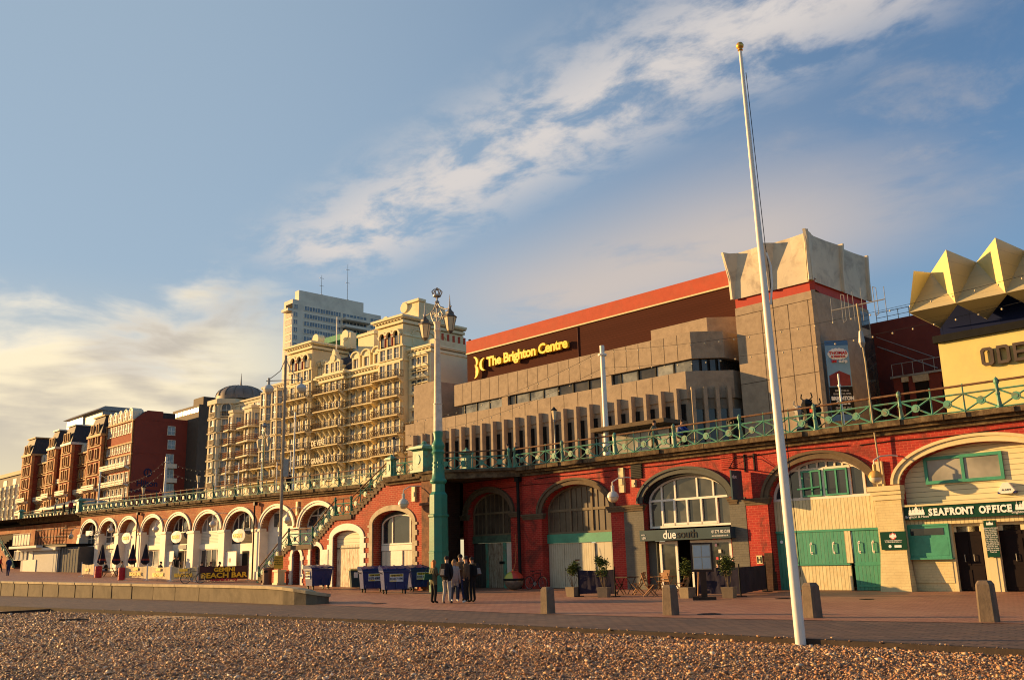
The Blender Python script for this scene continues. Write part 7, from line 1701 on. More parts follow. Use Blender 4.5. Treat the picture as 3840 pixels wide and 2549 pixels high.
for i,((px,py),lab,s) in enumerate(BL_):
    P=G(px,py,0); o=b0 if i==0 else copytree(b0); o.location=P; o['label']=lab; o.scale=(s*.9,s*.9,.96+.05*i)
    o.rotation_euler.z=AZ+rad((0,3,-8,6)[i])
# ================= wheelie bins
BN=mat('blue_bin_plastic',(.022,.035,.13),.42,.12,2,bump=.15,bs=12,stain=(.10,.11,.16),st=.4); BLd=mat('blue_bin_lid',(.018,.03,.11),.3,.1,2,bump=.1); WHL=M_['black']
YS_=mat('yellow_sticker',(.70,.50,.05),.5,.05,2,bump=0); STK=mat('white_sticker_big',(.62,.62,.58),.5,.05,2,bump=0)
def bin0(label,P,rz,num,side='-y',name='TEAM WASTE'):
    t=empty('waste_bin',P,rz,label,'bin','blue wheeled trade waste bins'); L,D,H=.68,.52,1.0
    mb=MB(); mb.hexa([(-L*.88,-D*.8,.22),(L*.88,-D*.8,.22),(L*.88,D*.8,.22),(-L*.88,D*.8,.22)],[(-L,-D,1.12),(L,-D,1.12),(L,D,1.12),(-L,D,1.12)]); mb.box(-L-.04,L+.04,-D-.04,D+.04,1.123,1.2)
    for x in (-.5,0,.5): mb.box(x-.03,x+.03,-D-.0,-D*.8,.3,.6)
    mb.build('body',BN,t)
    mb=MB(); n=6
    pts=[(-D-.07,1.21),(-D-.05,1.27),(-D*.4,1.36),(D*.3,1.42),(D+.05,1.40),(D+.05,1.21)]
    mb.add([(-L-.07,a,b) for a,b in pts]+[(L+.07,a,b) for a,b in pts],[tuple(range(n)),tuple(range(n,2*n))[::-1]]+[(i,(i+1)%n,n+(i+1)%n,n+i) for i in range(n)])
    mb.build('lid',BLd,t); mb=MB()
    for x in (-.45,0,.45): mb.hexa([(x-.05,-D-.03,1.275),(x+.05,-D-.03,1.275),(x+.05,D*.3,1.425),(x-.05,D*.3,1.425)],[(x-.05,-D-.03,1.305),(x+.05,-D-.03,1.305),(x+.05,D*.3,1.455),(x-.05,D*.3,1.455)])
    mb.build('lid_rib',BLd,t)
    for x in (-L*.75,L*.75):
        for y in (-D*.65,D*.65):
            mb=MB(); mb.tube((x-.03,y,.1),(x+.03,y,.1),.1,n=12); mb.box(x-.06,x+.06,y-.05,y+.05,.17,.24); mb.build('wheel',WHL,t,smooth=False)
    mb=MB(); 
    for s in (-1,1): mb.path([(s*(L+.02),-.15,1.05),(s*(L+.1),-.15,1.05),(s*(L+.1),.15,1.05),(s*(L+.02),.15,1.05)],.02,5)
    mb.build('handle',WHL,t)
    st=MB(); T=Matrix.Identity(4)
    if side=='-y': st.box(-.36,.36,-D-.005,-D+.05,.62,1.02,0); st.box(-.34,.34,-D-.012,-D-.006,.88,1.0,1); st.box(-.34,.0,-D-.012,-D-.006,.64,.68,1); M3=None;o_=(0,-D-.02)
    else: st.box(-L-.012,-L+.06,-.3,.3,.62,1.02,0); st.box(-L-.02,-L-.013,-.28,.28,.88,1.0,1); M3=Matrix.Rotation(rad(-90),4,'Z'); o_=(-L-.025,0)
    s_=st.build('sticker',[STK,YS_],t)
    text(name,.125,M_['black'],s_,u=o_[0],y=o_[1],z=.89,align='CENTER',depth=.003,bold=.004,sx=.8,M3=M3); text(num,.17,M_['c_navyink'] if 'c_navyink' in M_ else clr('navyink',(.01,.02,.08)),s_,u=o_[0],y=o_[1],z=.71,align='CENTER',depth=.003,bold=.004,sx=.72,M3=M3)
    return t
bin0('blue wheeled bin standing alone before the white double door',gg(1186,2209)+Vector((0,.5,0)),rad(38),'01273 608020','-x')
bin0('blue bin left of the frontmost one, its sign half hidden',gg(1392,2221)+Vector((0,.5,0)),rad(22),'01273 608020')
bin0('frontmost blue bin of the cluster with full white and yellow sign',gg(1474,2226)+Vector((0,.5,0)),rad(20),'01342 711941')
bin0('blue bin nearest the green lamp column, partly behind the group',gg(1572,2216)+Vector((0,.9,0)),rad(20),'01273 608020')
t=empty('small_bin',gg(1328,2205)+Vector((0,.3,0)),rad(22),'smaller dark bin with olive lid left of the blue cluster','bin')
mb=MB(); mb.hexa([(-.24,-.22,.06),(.24,-.22,.06),(.24,.22,.06),(-.24,.22,.06)],[(-.34,-.3,1.05),(.34,-.3,1.05),(.34,.3,1.05),(-.34,.3,1.05)]); mb.build('body',mat('dark_teal_bin',(.03,.05,.06),.45,.1,2),t); mb=MB(); mb.hexa([(-.37,-.34,1.053),(.37,-.34,1.053),(.37,.34,1.053),(-.37,.34,1.053)],[(-.33,-.3,1.12),(.33,-.3,1.12),(.33,.3,1.18),(-.33,.3,1.18)]); mb.build('lid',mat('olive_lid',(.20,.17,.04),.4,.1,2),t); mb=MB(); mb.box(-.14,.1,-.302,-.29,.62,.95); mb.build('sticker',STK,t)
# ================= buoy
P=gg(1928,2213); P=P+Vector((0,.45,.5)); t=empty('buoy',P,rad(15),'old riveted mooring buoy, red above and silver below, beside a bicycle','buoy')
mb=MB(); mb.ball((0,0,0),.52,20,z0=-1,z1=.12,sz=.95); mb.build('lower_half',mat('dented_silver',(.24,.20,.16),.35,.3,4,metal=.5,bump=1.,bs=4,stain=(.15,.06,.03),st=.6),t,smooth=True)
mb=MB(); mb.ball((0,0,0),.52,20,z0=.13,z1=1,sz=.95); m,nt,b=nodes('buoy_red_yellow'); sx_=nt.nodes.new('ShaderNodeSeparateXYZ'); tc_=nt.nodes.new('ShaderNodeTexCoord'); lk(nt,tc_.outputs['Object'],sx_.inputs[0]); lk(nt,rampn(nt,mathn(nt,'ADD',sx_.outputs[0],.5),[(.30,(.42,.40,.06)),(.34,(.55,.05,.02))]),b.inputs['Base Color']); b.inputs['Roughness'].default_value=.45; mb.build('upper_half',m,t,smooth=True)
mb=MB(); mb.lathe([(.55,.0),(.57,.03),(.57,.08),(.55,.11),(.5,.1),(.5,.0)],24); mb.build('black_band',M_['black'],t); mb=MB(); mb.tube((0,0,.49),(0,0,.58),.06,n=8); mb.path([(.0,0,.55),(.1,.0,.9),(.22,.2,1.6),(.25,.3,2.4)],.012,4); mb.build('chain',M_['rust'],t)
# ================= bicycles
def bicycle(name_label,P,rz,col=(.02,.02,.02),group=None,lean=0.,s=1.):
    t=empty('bicycle',P,rz,name_label,'bicycle',group or 'bicycles'); t.rotation_euler.x=0; r=.335
    m=mat('bike_frame',col,.4,.1,3,bump=0)
    for x in (-.52,.52):
        mb=MB(); K=20
        for k in range(K):
            a=2*math.pi*k/K;b_=2*math.pi*(k+1)/K; mb.tube((x+r*math.cos(a),0,r+r*math.sin(a)),(x+r*math.cos(b_),0,r+r*math.sin(b_)),.02,n=5,cap=False)
        w_=mb.build('wheel',M_['black'],t); mb=MB()
        for k in range(12): a=math.pi*k/6; mb.tube((x,0,r),(x+(r-.02)*math.cos(a),0,r+(r-.02)*math.sin(a)),.003,n=3,cap=False)
        for k in range(K):
            a=2*math.pi*k/K;b_=2*math.pi*(k+1)/K; q=r-.03; mb.tube((x+q*math.cos(a),0,r+q*math.sin(a)),(x+q*math.cos(b_),0,r+q*math.sin(b_)),.009,n=4,cap=False)
        mb.build('spokes',M_['metal'],w_)
    bb_=(-.08,0,.28);st_=(-.2,0,.80);hd_=(.34,0,.86);hb=(.37,0,.72);ra=(-.52,0,r);fa=(.52,0,r)
    mb=MB()
    for a,b_ in ((bb_,st_),(bb_,hb),(st_,hd_),(st_,ra),(bb_,ra)): mb.tube(a,b_,.018,n=6)
    mb.tube(hd_,hb,.02,n=6); mb.tube(hb,fa,.014,n=6); mb.build('frame',m,t)
    mb=MB(); mb.tube(hd_,(.32,0,1.0),.014,n=6); mb.path([(.26,-.28,1.0),(.34,-.2,1.01),(.32,0,1.0),(.34,.2,1.01),(.26,.28,1.0)],.014,6); mb.build('handlebar',m,t)
    mb=MB(); mb.tube(st_,(-.23,0,.93),.013,n=6); mb.hexa([(-.36,-.07,.93),(-.08,-.02,.93),(-.08,.02,.93),(-.36,.07,.93)],[(-.36,-.06,.98),(-.1,-.015,.97),(-.1,.015,.97),(-.36,.06,.98)]); mb.build('saddle',M_['black'],t)
    mb=MB(); mb.tube((-.08,-.04,.28),(-.08,.04,.28),.09,n=12); mb.tube((-.08,-.08,.28),(-.0,-.1,.14),.012,n=5); mb.tube((-.08,.08,.28),(-.16,.1,.42),.012,n=5); mb.build('crank',M_['metal'],t)
    return t
ub1=BF.q(2036,2184,-.55)[0]; bicycle('dark bicycle leaning at the wall between the buoy and the white doors',BF.w(ub1-.52,-.55,0),AZ,(.05,.02,.02))
bicycle('black bicycle parked against the pale beach bar banners',gg(723,2186),rad(8))
cy=bicycle('bicycle ridden along the upper promenade',dk(2570,1675,2.0),AZ); person('person in blue jacket riding a bicycle behind the near railing',dk(2551,1675,2.0),AZ+rad(90),'cycle',top='blue',legs='black',hair=(.05,.03,.02))
# ================= planters
def leafcloud(mb,c,rx,rz_,n,s,rng,lo=0.):
    for _ in range(n):
        a=rng.uniform(0,6.28); r=rng.random()**.45; z=rng.uniform(-1,1); q=math.sqrt(max(0,1-z*z)); p=Vector((c[0]+rx*r*q*math.cos(a),c[1]+rx*r*q*math.sin(a),c[2]+rz_*z*r))
        d=Vector((rng.gauss(0,1),rng.gauss(0,1),rng.gauss(0,.6))).normalized(); e=d.orthogonal().normalized()*s*.22; L=s*rng.uniform(.7,1.4)
        mb.add([p,p+d*L*.5+e,p+d*L,p+d*L*.5-e],[(0,1,2,3)])
LEAF=mat('shrub_leaf',(.045,.065,.015),.5,.3,8,col2=(.13,.15,.03),bump=0)
def planter(label,P,seed,h=1.0,rx=.34):
    rng=random.Random(seed); t=empty('planter',P,rad(seed*17%40-60),label,'potted plant','square planters with shrubs outside the cafe')
    mb=MB(); mb.hexa([(-.2,-.2,0),(.2,-.2,0),(.2,.2,0),(-.2,.2,0)],[(-.24,-.24,.4),(.24,-.24,.4),(.24,.24,.4),(-.24,.24,.4)]); mb.build('pot',mat('stone_pot',(.22,.17,.11),.85,.15,4,bump=.3),t)
    mb=MB()
    for k in range(6): a=rng.uniform(0,6.28); q=rng.uniform(.1,.28); mb.path([(0.03*math.cos(a),.03*math.sin(a),.38),(q*.5*math.cos(a),q*.5*math.sin(a),.6),(q*math.cos(a),q*math.sin(a),.4+h*.55)],.012,4)
    mb.build('stems',M_['stone_ring'],t)
    mb=MB(); 
    for k in range(9): a=rng.uniform(0,6.28); q=rng.uniform(0,.6)*rx; leafcloud(mb,(q*math.cos(a),q*math.sin(a),.4+h*rng.uniform(.45,.95)),rx*.55,h*.18,70,.11,rng)
    mb.build('foliage',LEAF,t,fix=False)
planter('bushy planter left of the first dark windbreak',gg(2150,2236),1); planter('wispy planter at the right end of the first dark windbreak',gg(2266,2238),2,1.15); planter('planter just left of the menu stand',gg(2579,2241),3,1.0); planter('tall planter in front of the seated cafe guests',gg(2736,2241),4,1.1)
# ================= windbreaks
def windbreak(label,pts,m,h=1.1,group='dark fabric windbreaks round the cafe terrace',sag=.04,panel_tag=None,name='windbreak',hs=None,z0=.1,post='black'):
    c=pts[0]; t=empty(name,c,0,label,'windbreak' if name=='windbreak' else 'banner',group); mb=MB()
    for p,q in zip(pts,pts[1:]):
        p=p-c;q=q-c; n=14; vs=[];fs=[]; nn=Vector((-(q-p).y,(q-p).x,0)).normalized()
        for k in range(n+1):
            f=k/n; s_=4*f*(1-f)
            for j in range(4):
                g=j/3; P=p+(q-p)*f+Vector((0,0,z0+(h-z0)*g-(s_*sag if j==3 else -s_*sag*.8*(j==0))))+nn*(.05*math.sin(k*2.1+j))*s_; vs.append(P)
        for k in range(n):
            for j in range(3): fs.append((k*4+j,(k+1)*4+j,(k+1)*4+j+1,k*4+j+1))
        mb.add(vs,fs)
    mb.build('cloth',m,t,smooth=True,fix=False); 
    for p in pts: mb=MB(); p=p-c; mb.tube(p,p+Vector((0,0,h+.12)),.03,n=6); mb.box(p.x-.2,p.x+.2,p.y-.12,p.y+.12,0,.03); mb.build('post',M_[post],t)
    return t
DKC=mat('dark_violet_cloth',(.025,.022,.04),.85,.3,2,bump=.3)
windbreak('dark cloth windbreak between two planters by the white doors',[gg(2172,2236),gg(2308,2236)],DKC)
windbreak('dark cloth windbreak boxed round the seated cafe guests',[gg(2612,2235),gg(2779,2236),gg(2877,2217)],DKC,sag=.01)
# ================= cafe furniture
WD=mat('warm_teak',(.30,.14,.05),.5,.2,6,bump=.1); DWD=mat('dark_wood',(.05,.03,.02),.5,.2,6,bump=.1)
def fchair(label,P,rz,m=WD):
    t=empty('folding_chair',P,rz,label,'chair','folding chairs outside the cafe')
    mb=MB()
    for k in range(6): mb.box(-.21,.21,-.2+k*.068,-.2+k*.068+.055,.44,.46)
    mb.build('seat',m,t)
    for s in (-1,1):
        mb=MB(); mb.tube((s*.22,.24,0),(s*.22,-.22,.45),.022,n=4); mb.build('leg',m,t); mb=MB(); mb.tube((s*.19,-.24,0),(s*.19,.14,.45),.022,n=4); mb.tube((s*.19,.14,.45),(s*.19,.30,.92),.022,n=4); mb.build('leg',m,t)
    mb=MB(); 
    for z in (.62,.72,.82,.9): mb.box(-.19,.19,.14+(z-.45)*.34-.01,.14+(z-.45)*.34+.012,z-.03,z+.035)
    mb.build('backrest',m,t); return t
def ftable(label,P,rz,m=WD,w=.75):
    t=empty('cafe_table',P,rz,label,'table','small wooden cafe tables'); mb=MB(); mb.box(-w/2,w/2,-w/2,w/2,.71,.745); mb.build('tabletop',m,t)
    for s in (-1,1):
        mb=MB(); mb.tube((s*.3,-.3,0),(s*.3,.28,.71),.02,n=4); mb.build('leg',m,t); mb=MB(); mb.tube((s*.27,.3,0),(s*.27,-.28,.71),.02,n=4); mb.build('leg',m,t)
ftable('dark table left of the first folding chair',gg(2350,2228),AZ,DWD,.8); ftable('wooden table under the cafe sign between teak chairs',gg(2492,2226),AZ,WD,.8)
fchair('dark folding chair beside the dark table',gg(2312,2228),AZ+rad(90),DWD); fchair('teak folding chair facing left beside the grey pier',gg(2395,2228),AZ+rad(-70)); fchair('teak folding chair with its back to the sun next to the bollard',gg(2440,2234),AZ+rad(110)); fchair('teak folding chair behind the wooden table',gg(2490,2216),AZ+rad(0)); fchair('teak folding chair in front of the wooden table, back to the view',gg(2510,2236),AZ+rad(180)); fchair('teak folding chair right of the table behind the planter',gg(2560,2226),AZ+rad(-80))
P=gg(2699,2226)+Vector((0,.35,0)); fchair('teak chair under the seated guest in black',P,AZ+rad(100)); person('person in black jacket seated at the cafe windbreak',P,AZ+rad(100),'sit',top='black',legs='black',hair=(.02,.015,.01))
P=gg(2768,2226)+Vector((0,.35,0)); fchair('teak chair under the seated guest in white',P,AZ+rad(-100)); person('long-haired person in white top seated at the cafe windbreak',P,AZ+rad(-100),'sit',top='white',legs='jeans',long=True,hair=(.09,.04,.02))
# menu stand
P=gg(2643,2248); t=empty('menu_stand',P,rad(-12),'upright wooden menu stand with four pale sheets in front of the cafe','menu stand')
mb=MB(); mb.box(-.11,.11,-.05,.05,.06,1.0); mb.build('post',DWD,t); mb=MB(); mb.box(-.42,.42,-.2,.2,0,.1); mb.box(-.42,-.2,-.25,.25,.0,.14); mb.build('base',DWD,t); mb=MB(); mb.tube((-.25,.2,.05),(-.15,0,1.1),.025,n=4); mb.build('brace',WD,t)
T_=Matrix.Translation((0,-.03,1.0))@Matrix.Rotation(rad(-9),4,'X'); mb=MB(); mb.M=T_; mb.box(-.40,.40,-.05,.04,0,1.05); mb.build('board',DWD,t)
mb=MB(); mb.M=T_; mb.box(-.33,.33,-.062,-.052,.07,.98); mb.build('cream_back',M_['pale_stone'],t)
for a in (-.30,.015):
    for b_ in (.10,.54): mb=MB(); mb.M=T_; mb.box(a,a+.285,-.072,-.064,b_,b_+.40); mb.build('menu_sheet',mat('pale_blue_paper',(.42,.47,.45),.5,.06,6,bump=0),t)
# hydrant plate
u,z=BF.q(2849,2097,-.07); t=fthing(BF,'hydrant_sign',u,-.07,z,'small square yellow plate with a black H on the red brick pier','sign'); mb=MB(); mb.box(u-.14,u+.14,-.10,-.07,z-.18,z+.18); mb.build('plate',mat('pale_yellow_plate',(.6,.55,.3),.5,bump=0),t); text('H',.34,M_['black'],t,u=u,y=-.105,z=z-.12,align='CENTER',depth=.004,bold=.012)
# ================= wall lamps with boxes
GLB=mat('milky_globe',(.68,.60,.42),.25,.05,2,bump=0); LCAP=mat('lamp_cap_enamel',(.62,.58,.50),.35,.06,3,bump=.05); ORC=mat('orange_lamp_cap',(.60,.34,.08),.4,.1,3)  # one lamp has an orange cap colour
def walllamp(label,px,py,y,s=1.,cap=None,box=True):
    u,z=BF.q(px,py,y-.9); t=fthing(BF,'wall_lamp',u,y,z,label,'wall lamp','bracket lamps with half globes on the arcade')
    c=(u,y-.9,z); mb=MB(); mb.ball(c,.32*s,16,z0=0,z1=1,sz=1.05); mb.tube((u,y-.9,z+.3*s),(u,y-.9,z+.62*s),.09*s,n=8); mb.build('cap',cap or LCAP,t,smooth=True)
    mb=MB(); mb.ball((u,y-.9,z-.005),.29*s,16,z0=-1,z1=0,sz=.9); mb.build('globe',GLB,t,smooth=True)
    mb=MB(); mb.path([(u,y-.9,z+.6*s),(u,y-.9,z+.8*s),(u+.15,y-.6,z+1.0*s),(u+.4,y-.2,z+1.05*s),(u+.6,y,z+1.0*s)],.03,6); mb.build('bracket',LCAP,t)
    return t
walllamp('half globe lamp above the grey arch of the stairway wall',1513,1890,YS,1.,box=True)
walllamp('half globe lamp on the red wall left of the cafe arch',2299,1864,0,.95)
walllamp('orange-capped half globe lamp above the cream pilaster',3283,1790,0,.85,ORC)
for px,py,l in ((1078,1951,'half globe lamp over the arch with two louvres'),(798,1966,'half globe lamp on the sixth white arch'),(584,1985,'half globe lamp on the fourth white arch'),(415,1988,'half globe lamp on the second white arch'),(266,2012,'half globe lamp at the left end of the arcade')): walllamp(l,px,py,0,.9)
def wbox(label,px,py,y,w,h,m='cream',d=.14,name='junction_box'):
    u,z=BF.q(px,py,y); return tag(MB().box(u-w/2,u+w/2,y-d,y-.001,z-h/2,z+h/2).box(u-w*.3,u+w*.3,y-d-.03,y-d-.001,z-h*.2,z+h*.1).build(name,M_[m],loc=BF.p,rz=AZ),label,'box','electrical boxes on the arcade wall')
wbox('tall cream electrical box left of the cafe arch',2335,1800,0,.34,1.25); wbox('small cream box under the dark vent',2381,1812,0,.22,.36); wbox('tall cream electrical box above the orange-capped lamp',3304,1790,0,.3,1.3); wbox('cream electrical box on the stairway wall by the corner pier',1556,1850,YS,.3,.9); wbox('cream electrical box high between the stair arches',1118,1905,0,.24,1.)
for (px,py,lab,m) in ((2386,1764,'dark slatted air vent left of the cafe arch','black'),(2727,1727,'red painted air vent right of the cafe arch','brick_red')):
    u,z=BF.q(px,py,-.05); mb=MB(); mb.box(u-.36,u+.36,-.05,-.003,z-.4,z+.4)
    for k in range(9): mb.box(u-.33,u+.33,-.09,-.052,z-.36+k*.085,z-.31+k*.085)
    tag(mb.build('air_vent',M_[m],loc=BF.p,rz=AZ),lab,'vent','air vents')
def cable(label,pts,r=.02): 
    mb=MB(); mb.path(pts,r,5); tag(mb.build('cable',M_['black'],loc=BF.p,rz=AZ),label,'cable','cables on the red wall')
rn=random.Random(9)
def run(u0,u1,z,y=-.04,n=14,a=.03): return [(u0+(u1-u0)*k/n,y,z+a*math.sin(k*1.7)+rn.uniform(-a,a)*.4) for k in range(n+1)]
cable('upper black cable run under the stone cornice of the red arcade',run(1.5,20,5.92)); cable('lower black cable sagging along the red wall right of the orange-capped lamp',run(20.5,34,5.86,n=10)); cable('thin black cable over the first arch beside the drainpipe',run(-4,7,5.62,n=10),.014)
u=pr1; mb=MB(); mb.tube((u,-.22,0),(u,-.22,5.95),.09,n=8); mb.box(u-.14,u+.14,-.36,-.05,5.85,6.1)
tag(mb.build('drainpipe',M_['black'],loc=BF.p,rz=AZ),'thick black drainpipe between the two shuttered dark arches','pipe','drainpipes')
# litter bins, pedestal with globe lamppost
def lbin(label,P,h,r,m,flap=True):
    t=empty('litter_bin',P,rad(-20),label,'litter bin'); mb=MB(); mb.lathe([(r*1.05,0),(r*1.05,.06),(r*.93,.08),(r*.95,h*.72),(r*1.12,h*.74),(r*1.12,h*.8)],16); mb.build('body',m,t,smooth=True); mb=MB()
    for k in range(8): a=k*math.pi/4; mb.tube((r*math.cos(a),r*math.sin(a),h*.8),(r*math.cos(a),r*math.sin(a),h*.9),.03,n=5)
    mb.lathe([(r*1.1,h*.9),(r*1.12,h*.95),(r*.7,h),(.02,h*1.03)],16); mb.lathe([(r*.7,h*.6),(r*.7,h*.91)],12); mb.build('hood',m,t); return t
BRP=mat('brown_plastic',(.13,.065,.04),.5,.1,3)
t=empty('litter_bin',gg(1001,2190),0,'round brown litter bin by the foot of the stair railing','litter bin'); mb=MB(); mb.lathe([(.36,0),(.36,.1),(.3,.13),(.31,.95),(.36,.97),(.36,1.02),(.28,1.1),(.02,1.12)],16); mb.build('body',BRP,t,smooth=True); mb=MB(); mb.box(-.15,.1,-.33,-.28,.78,.9); mb.build('slot',M_['black'],t)
lbin('round black litter bin on the upper promenade behind the railing',dk(2760,1640,1.6),1.35,.36,M_['black'])
P=gg(1046,2191); t=empty('lamppost',P,AZ,'tall thin weathered lamppost on a cream pedestal carrying two hanging globes','street lamp')
mb=MB(); mb.box(-.33,.33,-.33,.33,0,.12); mb.box(-.26,.26,-.26,.26,.12,.85); mb.box(-.33,.33,-.33,.33,.85,.97); mb.build('pedestal',M_['cream'],t)
Hp=BF.q(1070,1333,BF.loc(P)[1])[1]-P.z
mb=MB(); mb.tube((0,0,.97),(0,0,6.),.12,.11,8); mb.tube((0,0,6.),(0,0,Hp),.11,.09,8); mb.build('pole',mat('streaked_grey_pole',(.30,.25,.18),.7,.2,3,bump=.3,stain=(.12,.08,.05),st=.6),t)
mb=MB(); za=BF.q(1066,1427,BF.loc(P)[1])[1]-P.z; mb.tube((-1.35,0,za),(1.35,0,za),.03,n=6)
ax_=Vector((math.cos(-AZ),math.sin(-AZ),0))
gx=1.15
for s in (-1,1): mb.path([(0,0,Hp-.2),(s*.35,0,Hp-1.1),(s*.8,0,za+.35),(s*gx,0,za+.1)],.03,5); mb.tube((s*gx,0,za+.2),(s*gx,0,za-.5),.09,n=8)
fr_=mb.build('arms',M_['metal'],t)
fr_.rotation_euler.z=-AZ
for s in (-1,1):
    for nm_,a,b_,m in (('globe_cap',0,1,LCAP),('globe',-1,-.02,GLB)):
        mb=MB(); mb.ball((s*gx,0,za-.62),.37 if a==0 else .35,16,z0=a,z1=b_,sz=.95); o=mb.build(nm_,m,t,smooth=True); o.rotation_euler.z=-AZ
mb=MB(); mb.box(-.3,.3,-.3,-.24,1.05,1.9); o=mb.build('yellow_notice',mat('yellow_notice',(.62,.38,.03),.5,.08,3,bump=0),t); o.rotation_euler.z=-AZ
for k,s in enumerate(('WARNING','Bathing area','ends here','No lifeguard')): x=text(s,.12,M_['black'],o,u=0,y=-.31,z=1.72-k*.14,align='CENTER',depth=.003)
for bx_ in ((.1,.45,-.2,.05,7.2,8.4),(-.12,.12,-.16,-.1,2.2,3.2)): o=MB().box(*bx_).build('control_box',M_['metal'],t); o.rotation_euler.z=-AZ
P=gg(1076,2190); t=empty('map_board',P+Vector((.1,.4,0)),rad(-10),'black framed blue map board behind the lamppost pedestal','notice'); mb=MB(); mb.box(-.32,.32,-.03,.03,.9,2.1); mb.build('frame',M_['black'],t); mb=MB(); mb.box(-.27,.27,-.045,-.032,.95,2.05); mb.build('map',mat('pale_blue_map',(.32,.42,.45),.5,.3,6,bump=0),t); 
for s in (-1,1): mb=MB(); mb.tube((s*.28,0,0),(s*.28,0,.9),.03,n=6); mb.build('leg',M_['black'],t)
# timber plank on the shingle
a=G(-20,2306,-.16);b=G(226,2291,-.16); mb=MB(); mb.hexa([tuple(a),tuple(b),tuple(b+Vector((.1,.25,0))),tuple(a+Vector((.1,.25,0)))],[tuple(a+Vector((0,0,.14))),tuple(b+Vector((0,0,.14))),tuple(b+Vector((.1,.25,.14))),tuple(a+Vector((.1,.25,.14)))]); tag(mb.build('timber_plank',DWD),'old dark timber half buried in the shingle at the left','plank')
a=G(225,2330,-.15);b=G(330,2327,-.15); mb=MB(); mb.tube(a+Vector((0,0,.05)),b+Vector((0,0,.04)),.05,.04,6); tag(mb.build('driftwood',DWD),'short dark driftwood stick lying on the shingle','driftwood')
# ================= beach bar on the left
BC1=mat('pale_banner_cloth',(.52,.42,.24),.75,.15,1.5,bump=.3); BC2=mat('brown_banner_cloth',(.07,.035,.035),.8,.15,1,bump=.2); RDL=mat('red_script',(.45,.03,.05),.5,bump=0)  # pale yellowish cloth and brown cloth for the bar banners
def banner(label,p0,p1,m,words,first=True,tcol=YL):
    a=gg(*p0);b=gg(*p1); t=windbreak(label,[a,b],m,h=1.12,name='banner',group='cloth banners of the beach bar',sag=.10 if m is BC1 else .02,z0=.15,post='white_metal' if m is BC1 else 'metal')
    d=b-a; ang=math.atan2(d.y,d.x); L=d.length; R=Matrix.Rotation(ang,4,'Z')
    for s,sz_,z,mm,f in words:
        o=text(s,sz_,mm,t,name='lettering',u=0,y=0,z=0,align='CENTER',depth=.006,bold=.018,sx=f); n=Vector((math.sin(ang),-math.cos(ang),0)); o.data.transform(Matrix.Translation(d*.5+n*.075+Vector((0,0,z+d.z*.0)))@R)
    return t
Wd=[('GEMINI',.26,.78,YL,.9),('BEACH BAR',.36,.38,YL,.9)]
banner('pale banner with yellow bar lettering left of the red barrels',(304,2160),(351,2162),BC1,[('BEACH',.3,.5,YL,.8)])
banner('pale beach bar banner just right of the second red barrel',(468,2174),(549,2177),BC1,Wd); banner('pale beach bar banner between the two thick white posts',(551,2177),(637,2181),BC1,Wd); banner('pale beach bar banner partly behind the parked bicycle',(640,2181),(737,2182),BC1,Wd)
banner('dark brown beach bar banner with big yellow lettering',(744,2183),(929,2176),BC2,[('GEMINI',.40,.74,YL,1.25),('BEACH BAR',.50,.30,YL,1.35),('cocktails & party',.22,.08,RDL,1.4)])
def parasol(label,px,py,y2):
    P=gg(px,py); s=(EYE-0)/1.; d=(Vector((P.x,P.y,0))).length; H=2.6
    t=empty('closed_parasol',P,0,label,'parasol','closed dark parasols at the beach bar'); mb=MB(); mb.tube((0,0,0),(0,0,2.8),.025,n=6); mb.build('pole',M_['metal'],t)
    mb=MB(); K=12; prof=[(.05,2.75),(.10,2.5),(.20,1.9),(.34,1.2),(.12,.98)]
    vs=[];fs=[]
    for r,z in prof:
        for k in range(K): a=2*math.pi*k/K; q=r*(1.15 if k%2 else .75); vs.append((q*math.cos(a),q*math.sin(a),z))
    for j in range(len(prof)-1):
        for k in range(K): fs.append((j*K+k,j*K+(k+1)%K,(j+1)*K+(k+1)%K,(j+1)*K+k))
    mb.add(vs,fs); mb.build('canopy',clr('navyblack',(.018,.018,.03)),t); mb=MB()
    vs=[];fs=[]
    for r,z in ((.275*1.02,1.62),(.315*1.02,1.45)):
        for k in range(K): a=2*math.pi*k/K; q=(r*(1.15 if k%2 else .75)); vs.append((q*math.cos(a),q*math.sin(a),z-.12))
    for k in range(K): fs.append((k,(k+1)%K,K+(k+1)%K,K+k))
    mb.add(vs,fs); mb.build('red_band',mat('parasol_red',(.22,.03,.02),.8),t)
for px,l in ((377,'closed parasol left of the seated pair'),(432,'closed parasol just right of the seated pair'),(492,'closed parasol in front of the third white arch'),(541,'closed parasol in front of the fourth white arch')): parasol(l,px,2158,0)
for px,py,l in ((367,2165,'red barrel left of the picnic table'),(456,2174,'red barrel right of the picnic table')):
    t=empty('barrel',gg(px,py),0,l,'barrel','red barrels'); mb=MB(); mb.lathe([(.26,0),(.29,.03),(.29,.3),(.31,.32),(.29,.34),(.29,.62),(.31,.64),(.29,.66),(.29,.93),(.26,.96)],16); mb.build('drum',mat('red_drum',(.42,.015,.02),.4,.1,2),t,smooth=True); mb=MB(); mb.lathe([(.24,.963),(.24,.985)],16); mb.build('lid',mat('dark_red_lid',(.16,.01,.012),.5),t)
